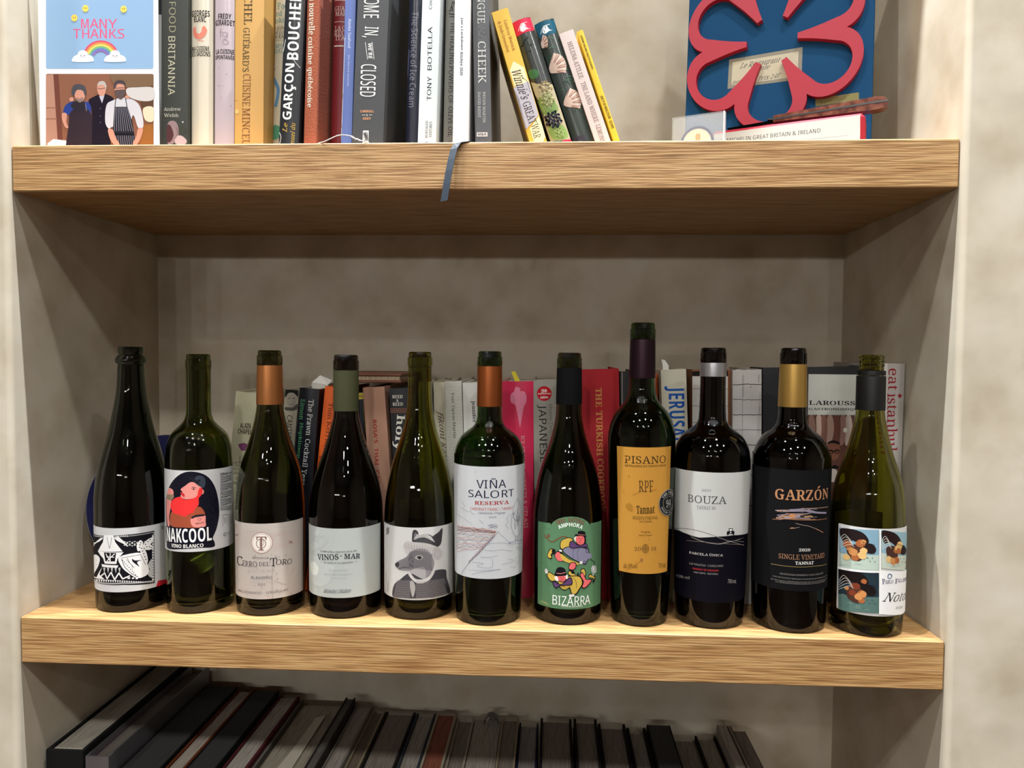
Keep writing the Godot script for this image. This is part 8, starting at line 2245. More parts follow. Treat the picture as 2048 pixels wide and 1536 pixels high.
func spine_girardet(c: Canvas) -> void:
	c.text("FREDY", -7.3, 156.9, 8.3, 156.8, 6.15, "S", "#1f1c1c")
	c.text("GIRARDET", -11.0, 149.9, 11.8, 149.3, 6.15, "S", "#1f1c1c")
	c.text("LA CUISINE", -10.1, 116.5, 11.4, 116.1, 5.46, "S", "#1f1c1c")
	c.text("SPONTANÉE", -10.8, 110.7, 11.6, 110.2, 5.92, "S", "#1f1c1c")
	c.curve([-3.0, 142.3, -4.2, 140.6, -3.9, 131.6], 0.57, "#8a7a84")
	c.line([-5.6, 138.6, -1.6, 138.6], 0.46, "#8a7a84")
	c.ring(1.3, 135.9, 2.96, 2.50, 0.57, "#8a7a84")
	c.curve([4.5, 137.2, 3.4, 131.6, -1.0, 129.4, 0.2, 124.9, 4.3, 124.9, 5.5, 127.7, 0.8, 129.6], 0.57, "#8a7a84")
	c.disc(-7.2, 77.5, 0.80, 0.46, "#94868c")
	c.disc(-4.8, 76.6, 0.80, 0.46, "#94868c")
	c.disc(-1.3, 76.4, 0.80, 0.46, "#94868c")
	c.disc(8.2, 53.8, 0.80, 0.46, "#94868c")
	c.disc(-6.1, 96.7, 0.80, 0.46, "#94868c")
	c.disc(3.3, 90.0, 0.80, 0.46, "#94868c")
	c.disc(-3.6, 62.9, 0.80, 0.46, "#94868c")


func spine_guerard(c: Canvas) -> void:
	c.text("MICHEL", -0.7, 193.9, -1.0, 146.4, 9.55, "r", "#2a2018")
	c.text("GUÉRARD'S", -1.6, 142.5, -2.5, 92.0, 9.78, "r", "#33301e")
	c.text("CUISINE", -1.9, 89.2, -2.6, 52.5, 9.55, "r", "#7a4a2c")
	c.text("MINCEUR", -2.6, 50.3, -3.0, -1.2, 9.32, "r", "#7a4a2c")
	c.disc(-14.3, 46.5, 2.50, 2.73, "#dcb878")
	c.curve([-16.9, 59.9, -13.4, 59.2], 0.45, "#8a6a3a")
	c.disc(17.6, 134.0, 1.14, 0.91, "#b88a48")


func spine_mcgee(c: Canvas) -> void:
	c.text("On Food", -15.0, 180.0, 15.1, 180.3, 7.28, "r", "#3d7d7a")
	c.text("and", -8.0, 171.3, 3.4, 171.4, 6.11, "r", "#3d7d7a")
	c.text("Cooking", -14.8, 162.2, 15.5, 162.6, 7.75, "r", "#3d7d7a")
	c.text("The Science", -12.0, 154.6, 13.3, 155.0, 4.93, "r", "#4a4038", 0.30)
	c.text("and Lore", -10.0, 149.5, 11.1, 149.7, 4.46, "r", "#4a4038", 0.30)
	c.text("of the Kitchen", -13.9, 144.2, 16.0, 144.6, 5.17, "r", "#4a4038", 0.30)
	c.line([-14.1, 139.6, 16.1, 139.5], 0.35, "#6a6a5a")
	c.text("Harold", -10.6, 133.6, 12.6, 133.9, 5.64, "r", "#3d7d7a")
	c.text("McGee", -10.2, 126.9, 12.8, 127.2, 5.64, "r", "#3d7d7a")
	c.curve([-5.9, 107.3, -8.1, 99.1, -3.1, 89.9, 0.7, 80.7, -0.8, 69.0, -2.5, 60.9], 3.99, "#5b86a6")
	c.curve([-6.9, 106.1, -8.2, 100.9], 1.41, "#8fb0c0")
	c.blob([-9.0, 31.6, -4.4, 38.7, 4.1, 36.5, 7.8, 30.8, 3.2, 23.7, -5.2, 21.7], "#4f8a6c")


func spine_boucher(c: Canvas) -> void:
	c.text("BOUCHER", 0.6, 97.7, 1.0, 172.0, 12.90, "S", "#efeee8")
	c.text("GARÇON", -1.1, 30.0, -0.3, 93.3, 13.91, "S", "#efeee8")
	c.text("Le", -4.6, 16.6, -4.2, 26.2, 5.34, "r", "#c9a94b", 0.40)
	c.text("Manuel du", 4.5, -6.8, 4.8, 27.0, 4.89, "r", "#c9a94b", 0.40)
	c.line([2.1, 97.6, 5.3, 93.5, 9.7, 89.3], 0.56, "#d8d6d0")
	c.line([-13.1, 101.0, -10.5, 109.4, -8.8, 120.4], 0.67, "#d8d6d0")
	c.curve([-11.4, 15.8, -8.9, 10.3, -10.2, 2.5], 0.67, "#d8d6d0")


func spine_quebecoise(c: Canvas) -> void:
	c.text("La nouvelle", -0.2, 175.8, -0.0, 128.1, 6.95, "R", "#e6dcc8")
	c.text("cuisine", -0.7, 125.5, -0.6, 94.5, 6.05, "R", "#e6dcc8")
	c.text("québécoise", -0.9, 91.2, -0.9, 46.1, 7.39, "R", "#e6dcc8")


func spine_marchesi(c: Canvas) -> void:
	c.text("GUALTIERO", -8.4, 176.0, 25.6, 176.4, 5.40, "r", "#d8c8b8")
	c.text("MARCHESI", -7.4, 170.0, 23.4, 170.4, 5.17, "r", "#d8c8b8")
	c.line([-8.3, 160.4, 26.1, 160.3], 0.59, "#d8c8b8")
	c.text("LA GRANDE", -7.5, 152.8, 26.2, 153.2, 5.64, "r", "#d8c8b8")
	c.text("REGIONI", -8.2, 146.8, 21.7, 147.2, 5.40, "r", "#d8c8b8")
	c.text("ITALIA", -6.4, 141.1, 17.1, 141.4, 5.17, "r", "#d8c8b8")
	c.line([-8.1, 131.9, 26.8, 131.9], 1.64, "#d8c8b8")
	c.line([-8.7, 185.6, 25.4, 185.7], 0.59, "#d8c8b8")


func spine_alaska(c: Canvas) -> void:
	c.text("Alaska Seafood", 0.0, 148.8, 0.2, 115.9, 3.39, "s", "#dfe4f4")
	c.text("Wild, Natural & Sustainable", -0.1, 108.1, -0.1, 72.0, 2.04, "s", "#cfd6ee")
	c.line([-5.0, 128.0, -5.3, 99.2, -5.6, 70.3, -5.6, 48.0, -6.0, 23.4, -6.5, 10.0], 0.57, "#d8d4d0")
	c.line([-5.8, 63.6, -5.5, 59.1], 0.79, "#d8d4d0")
	c.line([-6.3, 27.9, -5.8, 24.5], 0.79, "#d8d4d0")


func spine_closed(c: Canvas) -> void:
	c.text("COME", -2.0, 171.6, -1.5, 143.3, 17.28, "s", "#f0eeea")
	c.text("IN,", -1.8, 133.6, -2.1, 121.6, 18.40, "s", "#f0eeea")
	c.text("WE'RE", -1.7, 115.4, -0.3, 98.2, 4.24, "S", "#f0eeea", 0.20)
	c.line([-7.1, 116.3, -3.6, 97.0], 0.56, "#e8e6e2")
	c.line([0.7, 116.7, 3.8, 97.4], 0.56, "#e8e6e2")
	c.text("CLOSED", -2.1, 91.6, -1.9, 55.4, 17.62, "s", "#f0eeea")
	c.text("CARROLL", -9.5, 38.7, 6.2, 39.2, 2.68, "S", "#e0a070")
	c.text("&", -2.6, 34.8, -0.6, 34.8, 2.01, "s", "#e8e6e2")
	c.line([-7.4, 34.6, -3.7, 34.7], 0.45, "#e8e6e2")
	c.line([0.6, 34.9, 4.4, 35.0], 0.45, "#e8e6e2")
	c.text("EDDY", -6.1, 30.6, 3.0, 30.9, 2.68, "S", "#e0a070")
	c.poly([-5.5, 17.1, 1.1, 17.3, 1.2, 3.3, -5.5, 3.1], "#e8e6e2")
	c.line([-4.6, 11.5, -4.5, 15.8], 0.44, "#3a3b3d")
	c.line([0.6, 6.4, -0.7, 13.9], 0.51, "#3a3b3d")
	c.line([-3.7, 14.4, -4.7, 13.9], 0.57, "#3a3b3d")
	c.line([0.0, 6.3, -0.5, 14.3], 0.75, "#3a3b3d")
	c.line([-1.2, 7.2, 0.2, 5.4], 0.47, "#3a3b3d")
	c.line([-1.4, 8.0, -2.3, 14.4], 0.37, "#3a3b3d")
	c.line([-4.4, 4.5, 0.1, 9.7], 0.55, "#3a3b3d")
	c.line([0.4, 9.4, 0.4, 5.8], 0.47, "#3a3b3d")
	c.line([-2.6, 8.9, -2.7, 14.6], 0.56, "#3a3b3d")
	c.line([-0.5, 16.2, -4.8, 8.5], 0.47, "#3a3b3d")
	c.line([-1.9, 10.6, -2.8, 3.7], 0.46, "#3a3b3d")
	c.line([-2.8, 14.1, -1.4, 13.2], 0.42, "#3a3b3d")
	c.line([-0.7, 12.6, -1.5, 5.0], 0.49, "#3a3b3d")
	c.line([-4.9, 13.7, -0.4, 8.8], 0.38, "#3a3b3d")
	c.line([-3.3, 14.4, -2.6, 16.2], 0.44, "#3a3b3d")
	c.line([0.5, 4.4, -0.4, 4.3], 0.65, "#3a3b3d")
	c.line([-3.2, 4.1, -0.5, 11.5], 0.34, "#3a3b3d")
	c.line([-1.2, 6.1, -3.5, 14.2], 0.76, "#3a3b3d")
	c.line([-4.4, 11.7, 0.6, 12.5], 0.53, "#3a3b3d")
	c.line([-5.1, 14.4, -0.5, 12.1], 0.34, "#3a3b3d")
	c.line([-4.3, 3.9, -2.7, 14.0], 0.46, "#3a3b3d")
	c.line([-5.0, 14.4, -1.2, 14.8], 0.36, "#3a3b3d")
	c.line([-2.3, 13.5, 0.7, 15.2], 0.35, "#3a3b3d")
	c.line([-0.5, 11.5, 0.8, 10.6], 0.57, "#3a3b3d")
	c.line([-2.9, 16.2, -2.7, 13.5], 0.44, "#3a3b3d")
	c.line([-0.1, 10.3, -5.1, 13.3], 0.73, "#3a3b3d")


func spine_icecream_science(c: Canvas) -> void:
	c.text("The Science", 0.4, 170.8, -0.1, 117.0, 7.99, "s", "#9c9cac")
	c.text("of Ice Cream", -0.0, 114.2, -0.9, 58.6, 7.99, "s", "#9c9cac")
	c.text("CLARKE", 0.8, 17.4, 0.9, -4.0, 3.05, "s", "#9c9cac")
	c.poly([-6.9, 127.3, -5.4, 126.1, -6.7, 94.0, -8.1, 95.1], "#5b5a7a")


func spine_botella(c: Canvas) -> void:
	c.text("TONY", 1.0, 52.2, 0.8, 79.0, 4.93, "s", "#1a1c20")
	c.text("BOTELLA", 0.5, 86.3, -0.4, 134.7, 4.93, "s", "#1a1c20")
	c.text("Cocina", -0.8, 154.3, -1.1, 174.9, 3.36, "s", "#2a2c30", 0.20)
	c.text("MONTAGUD", -0.5, 9.8, -0.6, 29.3, 2.91, "r", "#2a2c30")
	c.text("EDITORES", 3.9, 11.0, 3.8, 28.6, 2.91, "r", "#2a2c30")
	c.poly([-1.9, 5.4, 1.9, 5.4, 2.0, 2.7, -1.8, 2.6], "#1a1c20")
	c.poly([1.0, 4.3, 6.4, 4.4, 6.5, 2.8, 1.1, 2.7], "#1a1c20")


func spine_olive_oil(c: Canvas) -> void:
	c.text("THE HEALING", -0.7, 149.4, -1.1, 101.4, 5.05, "s", "#26262a")
	c.text("POWERS OF", -1.3, 98.6, -1.1, 56.0, 5.28, "s", "#26262a")
	c.text("OLIVE OIL", -1.0, 52.6, -1.0, 17.7, 5.28, "s", "#26262a")
	c.text("R", -3.9, 166.7, 1.2, 167.5, 10.34, "r", "#1a1a1c", 0.50)
	c.line([-5.4, 158.9, 6.0, 157.2], 1.03, "#1a1a1c")
	c.line([-4.5, 155.7, 6.1, 154.6], 0.80, "#1a1a1c")
	c.text("CAL ORE", -1.1, 12.0, -1.2, -7.2, 4.59, "s", "#26262a")


func spine_lockdown(c: Canvas) -> void:
	c.text("Jan's Lockdown", -0.3, 141.1, 0.1, 105.0, 3.33, "S", "#1c1c20")
	c.text("Kitchen 2020", 0.1, 102.8, 0.3, 77.2, 3.33, "S", "#1c1c20")


func spine_tongue_cheek(c: Canvas) -> void:
	c.text("TONGUE", 1.7, 185.1, 1.2, 138.7, 8.31, "r", "#d0cec8")
	c.text("&", 1.1, 135.7, 1.3, 121.0, 10.33, "r", "#68686a")
	c.text("CHEEK", 1.5, 118.3, 1.0, 71.9, 8.76, "r", "#d0cec8")
	c.text("BRYAN MARTIN", 3.1, 62.0, 2.4, 27.4, 2.92, "r", "#c8c6c0")
	c.text("DAVID REIST", -2.5, 62.2, -3.1, 33.1, 2.92, "r", "#c8c6c0")
	c.poly([-6.1, 16.7, 6.0, 16.3, 5.9, 11.6, -6.4, 12.0], "#d8d2d0")
	c.text("M&R", -5.0, 14.4, 4.8, 14.1, 2.92, "S", "#3a3436")


func spine_winnie(c: Canvas) -> void:
	c.text("Lindroy Mattick", 2.3, 144.0, 2.3, 108.2, 4.48, "r", "#8a2f1c")
	c.text("& Josh Greenhut", -4.8, 144.4, -4.1, 108.5, 4.48, "r", "#8a2f1c")
	c.poly([-8.1, 88.5, -1.3, 97.0, 8.1, 86.9, 8.2, 69.8, -7.9, 69.8], "#ece0b0")
	c.poly([-10.0, 68.7, 9.1, 70.7, 8.8, 30.8, -9.6, 19.4], "#b9b3b8")
	c.poly([-9.6, 68.0, -7.0, 55.2, -8.1, 36.1, -8.4, 20.2, -9.6, 19.4, -12.6, 44.4], "#8d878c")
	c.poly([-5.0, 19.1, 8.5, 29.7, 9.6, 17.9, 9.2, 5.5, 4.2, -0.5, -4.3, 2.1], "#ece0b0")
	c.text("Winnie’s", -1.6, 87.2, 0.2, 52.4, 10.75, "r", "#33262a", 0.30)
	c.text("GREAT", -0.7, 49.2, 0.4, 23.7, 8.96, "r", "#33262a")
	c.text("WAR", 1.6, 22.8, 0.5, 6.5, 8.07, "r", "#33262a")
	c.curve([2.6, 76.1, 7.0, 71.3, 6.9, 57.6], 0.45, "#33262a")


func spine_blackberry(c: Canvas) -> void:
	c.poly([-11.3, 149.7, 13.6, 148.2, 10.5, 133.1, -12.0, 132.9], "#c92c46")
	c.blob([-4.4, 137.4, -1.7, 142.7, 2.5, 143.0, 4.0, 137.2, 7.2, 136.1, 2.8, 135.9, -2.0, 134.7], "#f0e6e4")
	c.line([-6.5, 137.2, -5.0, 139.9, -1.4, 143.8, 5.7, 143.9], 0.56, "#f0e6e4")
	c.blob([-10.9, 90.9, -4.8, 91.7, 0.6, 86.8, -2.5, 81.0, -9.1, 82.2], "#3f6b44")
	c.poly([-11.2, 79.4, -11.5, 64.4, -7.3, 49.0, -11.1, 30.5, -13.6, 9.2, 11.0, 0.6, 12.6, 28.0, 12.2, 51.3, 11.1, 69.1, -0.4, 69.8], "#a9a083")
	c.blob([-8.7, 58.8, 2.4, 57.1, 9.4, 43.0, 1.8, 34.1, -9.1, 40.3], "#6f8a4a")
	c.blob([-8.7, 23.8, 7.7, 20.4, 8.8, 6.0, -6.9, 8.1], "#7f9a58")
	c.disc(2.4, 67.6, 1.34, 1.34, "#8a7a58")
	c.disc(1.0, 67.0, 1.34, 1.34, "#b5a47a")
	c.disc(3.3, 69.5, 1.34, 1.34, "#6a5a44")
	c.disc(3.3, 65.1, 1.34, 1.34, "#8a7a58")
	c.disc(-0.3, 69.1, 1.34, 1.34, "#b5a47a")
	c.disc(5.7, 68.3, 1.34, 1.34, "#6a5a44")
	c.disc(0.4, 64.6, 1.34, 1.34, "#8a7a58")
	c.disc(1.8, 71.6, 1.34, 1.34, "#b5a47a")
	c.disc(5.8, 64.9, 1.34, 1.34, "#6a5a44")
	c.disc(-2.1, 67.4, 1.34, 1.34, "#8a7a58")
	c.disc(5.7, 71.0, 1.34, 1.34, "#b5a47a")
	c.disc(2.3, 62.6, 1.34, 1.34, "#6a5a44")
	c.disc(-1.1, 71.6, 1.34, 1.34, "#8a7a58")
	c.disc(7.8, 66.9, 1.34, 1.34, "#b5a47a")
	c.disc(-2.1, 64.3, 1.34, 1.34, "#6a5a44")
	c.disc(3.5, 73.3, 1.34, 1.34, "#8a7a58")
	c.disc(5.6, 62.4, 1.34, 1.34, "#b5a47a")
	c.disc(-3.6, 69.5, 1.34, 1.34, "#6a5a44")
	c.disc(8.1, 70.3, 1.34, 1.34, "#8a7a58")
	c.disc(0.0, 61.5, 1.34, 1.34, "#b5a47a")
	c.disc(-0.1, 74.0, 1.34, 1.34, "#6a5a44")
	c.disc(8.6, 64.4, 1.34, 1.34, "#8a7a58")
	c.disc(-4.4, 65.8, 1.34, 1.34, "#b5a47a")
	c.disc(6.1, 73.7, 1.34, 1.34, "#6a5a44")
	c.disc(3.9, 60.3, 1.34, 1.34, "#8a7a58")
	c.disc(-3.7, 72.2, 1.34, 1.34, "#b5a47a")
	c.disc(2.1, 68.2, 0.45, 0.45, "#cfc79f")
	c.disc(0.0, 67.3, 0.45, 0.45, "#cfc79f")
	c.disc(3.4, 71.1, 0.45, 0.45, "#cfc79f")
	c.disc(3.4, 64.3, 0.45, 0.45, "#cfc79f")
	c.disc(-1.9, 70.5, 0.45, 0.45, "#cfc79f")
	c.disc(7.1, 69.3, 0.45, 0.45, "#cfc79f")
	c.disc(-1.0, 63.5, 0.45, 0.45, "#cfc79f")
	c.disc(1.2, 74.2, 0.45, 0.45, "#cfc79f")
	c.disc(7.3, 64.0, 0.45, 0.45, "#cfc79f")
	c.disc(0.3, 54.4, 1.38, 1.38, "#7a7a50")
	c.disc(-1.1, 53.8, 1.38, 1.38, "#a9a878")
	c.disc(1.2, 56.4, 1.38, 1.38, "#8f8f60")
	c.disc(1.2, 51.8, 1.38, 1.38, "#7a7a50")
	c.disc(-2.4, 55.9, 1.38, 1.38, "#a9a878")
	c.disc(3.7, 55.2, 1.38, 1.38, "#8f8f60")
	c.disc(-1.8, 51.3, 1.38, 1.38, "#7a7a50")
	c.disc(-0.3, 58.5, 1.38, 1.38, "#a9a878")
	c.disc(3.8, 51.6, 1.38, 1.38, "#8f8f60")
	c.disc(-4.3, 54.2, 1.38, 1.38, "#7a7a50")
	c.disc(3.7, 57.9, 1.38, 1.38, "#a9a878")
	c.disc(0.3, 49.2, 1.38, 1.38, "#8f8f60")
	c.disc(-3.2, 58.5, 1.38, 1.38, "#7a7a50")
	c.disc(5.9, 53.7, 1.38, 1.38, "#a9a878")
	c.disc(-4.3, 51.0, 1.38, 1.38, "#8f8f60")
	c.disc(1.5, 60.3, 1.38, 1.38, "#7a7a50")
	c.disc(3.6, 49.0, 1.38, 1.38, "#a9a878")
	c.disc(-5.8, 56.3, 1.38, 1.38, "#8f8f60")
	c.disc(6.2, 57.2, 1.38, 1.38, "#7a7a50")
	c.disc(-2.1, 48.1, 1.38, 1.38, "#a9a878")
	c.disc(-2.2, 60.9, 1.38, 1.38, "#8f8f60")
	c.disc(6.7, 51.1, 1.38, 1.38, "#7a7a50")
	c.disc(-6.7, 52.5, 1.38, 1.38, "#a9a878")
	c.disc(4.2, 60.7, 1.38, 1.38, "#8f8f60")
	c.disc(1.8, 46.9, 1.38, 1.38, "#7a7a50")
	c.disc(-6.0, 59.1, 1.38, 1.38, "#a9a878")
	c.disc(0.1, 55.0, 0.45, 0.45, "#cfc79f")
	c.disc(-2.1, 54.0, 0.45, 0.45, "#cfc79f")
	c.disc(1.4, 58.0, 0.45, 0.45, "#cfc79f")
	c.disc(1.4, 51.0, 0.45, 0.45, "#cfc79f")
	c.disc(-4.1, 57.3, 0.45, 0.45, "#cfc79f")
	c.disc(5.2, 56.1, 0.45, 0.45, "#cfc79f")
	c.disc(-3.2, 50.2, 0.45, 0.45, "#cfc79f")
	c.disc(-0.9, 61.2, 0.45, 0.45, "#cfc79f")
	c.disc(5.3, 50.6, 0.45, 0.45, "#cfc79f")
	c.disc(-0.6, 29.7, 1.69, 1.69, "#15151d")
	c.disc(-2.4, 29.0, 1.69, 1.69, "#2a2a36")
	c.disc(0.4, 32.2, 1.69, 1.69, "#0c0c12")
	c.disc(0.4, 26.6, 1.69, 1.69, "#15151d")
	c.disc(-4.0, 31.6, 1.69, 1.69, "#2a2a36")
	c.disc(3.5, 30.7, 1.69, 1.69, "#0c0c12")
	c.disc(-3.2, 25.9, 1.69, 1.69, "#15151d")
	c.disc(-1.4, 34.7, 1.69, 1.69, "#2a2a36")
	c.disc(3.6, 26.3, 1.69, 1.69, "#0c0c12")
	c.disc(-6.3, 29.4, 1.69, 1.69, "#15151d")
	c.disc(3.5, 34.0, 1.69, 1.69, "#2a2a36")
	c.disc(-0.7, 23.4, 1.69, 1.69, "#0c0c12")
	c.disc(-5.0, 34.8, 1.69, 1.69, "#15151d")
	c.disc(6.2, 28.9, 1.69, 1.69, "#2a2a36")
	c.disc(-6.4, 25.6, 1.69, 1.69, "#0c0c12")
	c.disc(0.8, 36.9, 1.69, 1.69, "#15151d")
	c.disc(3.3, 23.1, 1.69, 1.69, "#2a2a36")
	c.disc(-8.2, 32.1, 1.69, 1.69, "#0c0c12")
	c.disc(6.6, 33.2, 1.69, 1.69, "#15151d")
	c.disc(-3.6, 22.0, 1.69, 1.69, "#2a2a36")
	c.disc(-3.8, 37.7, 1.69, 1.69, "#0c0c12")
	c.disc(7.2, 25.7, 1.69, 1.69, "#15151d")
	c.disc(-9.2, 27.4, 1.69, 1.69, "#2a2a36")
	c.disc(4.1, 37.4, 1.69, 1.69, "#0c0c12")
	c.disc(1.2, 20.5, 1.69, 1.69, "#15151d")
	c.disc(-8.3, 35.5, 1.69, 1.69, "#2a2a36")
	c.disc(-0.9, 30.3, 0.45, 0.45, "#d8d6d0")
	c.disc(-3.6, 29.2, 0.45, 0.45, "#d8d6d0")
	c.disc(0.7, 34.0, 0.45, 0.45, "#d8d6d0")
	c.disc(0.7, 25.5, 0.45, 0.45, "#d8d6d0")
	c.disc(-6.0, 33.2, 0.45, 0.45, "#d8d6d0")
	c.disc(5.4, 31.7, 0.45, 0.45, "#d8d6d0")
	c.disc(-4.8, 24.4, 0.45, 0.45, "#d8d6d0")
	c.disc(-2.1, 37.9, 0.45, 0.45, "#d8d6d0")
	c.disc(5.5, 25.0, 0.45, 0.45, "#d8d6d0")
	c.disc(1.8, 13.1, 0.92, 0.92, "#5f7a3a")
	c.disc(0.8, 12.7, 0.92, 0.92, "#9aae6a")
	c.disc(2.4, 14.5, 0.92, 0.92, "#7d9450")
	c.disc(2.4, 11.4, 0.92, 0.92, "#5f7a3a")
	c.disc(-0.0, 14.2, 0.92, 0.92, "#9aae6a")
	c.disc(4.0, 13.7, 0.92, 0.92, "#7d9450")
	c.disc(0.4, 11.0, 0.92, 0.92, "#5f7a3a")
	c.disc(1.4, 15.9, 0.92, 0.92, "#9aae6a")
	c.disc(4.1, 11.3, 0.92, 0.92, "#7d9450")
	c.disc(-1.3, 13.0, 0.92, 0.92, "#5f7a3a")
	c.disc(4.1, 15.5, 0.92, 0.92, "#9aae6a")
	c.disc(1.7, 9.7, 0.92, 0.92, "#7d9450")
	c.disc(-0.6, 15.9, 0.92, 0.92, "#5f7a3a")
	c.disc(5.5, 12.7, 0.92, 0.92, "#9aae6a")
	c.disc(-1.3, 10.9, 0.92, 0.92, "#7d9450")
	c.disc(2.6, 17.1, 0.92, 0.92, "#5f7a3a")
	c.disc(4.0, 9.5, 0.92, 0.92, "#9aae6a")
	c.disc(-2.3, 14.4, 0.92, 0.92, "#7d9450")
	c.disc(5.7, 15.0, 0.92, 0.92, "#5f7a3a")
	c.disc(0.2, 8.9, 0.92, 0.92, "#9aae6a")
	c.disc(0.1, 17.5, 0.92, 0.92, "#7d9450")
	c.disc(6.1, 11.0, 0.92, 0.92, "#5f7a3a")
	c.disc(-2.9, 11.9, 0.92, 0.92, "#9aae6a")
	c.disc(4.4, 17.4, 0.92, 0.92, "#7d9450")
	c.disc(2.8, 8.1, 0.92, 0.92, "#5f7a3a")
	c.disc(-2.4, 16.3, 0.92, 0.92, "#9aae6a")
	c.disc(1.5, 13.7, 0.45, 0.45, "#cfc79f")
	c.disc(0.1, 13.1, 0.45, 0.45, "#cfc79f")
	c.disc(2.4, 15.8, 0.45, 0.45, "#cfc79f")
	c.disc(2.4, 11.1, 0.45, 0.45, "#cfc79f")
	c.disc(-1.3, 15.3, 0.45, 0.45, "#cfc79f")
	c.disc(5.0, 14.5, 0.45, 0.45, "#cfc79f")
	c.disc(-0.6, 10.5, 0.45, 0.45, "#cfc79f")
	c.disc(0.9, 17.9, 0.45, 0.45, "#cfc79f")
	c.disc(5.0, 10.8, 0.45, 0.45, "#cfc79f")
	c.disc(-0.8, 121.3, 1.12, 2.27, "#3a423a")
	c.disc(-8.7, 121.5, 2.32, 1.03, "#3a423a")
	c.disc(-0.9, 116.2, 0.97, 1.50, "#3a423a")
	c.disc(2.5, 118.5, 2.05, 1.15, "#3a423a")
	c.disc(-2.7, 127.4, 1.70, 2.36, "#3a423a")
	c.disc(-1.3, 113.1, 1.51, 2.08, "#3a423a")
	c.disc(-5.9, 124.9, 1.97, 2.05, "#3a423a")
	c.disc(0.4, 126.8, 1.32, 1.23, "#3a423a")
	c.disc(-6.3, 114.2, 1.22, 2.30, "#3a423a")
	c.poly([2.2, 3.7, 12.3, 2.5, 11.3, -2.6, 0.2, 1.3], "#c92c46")


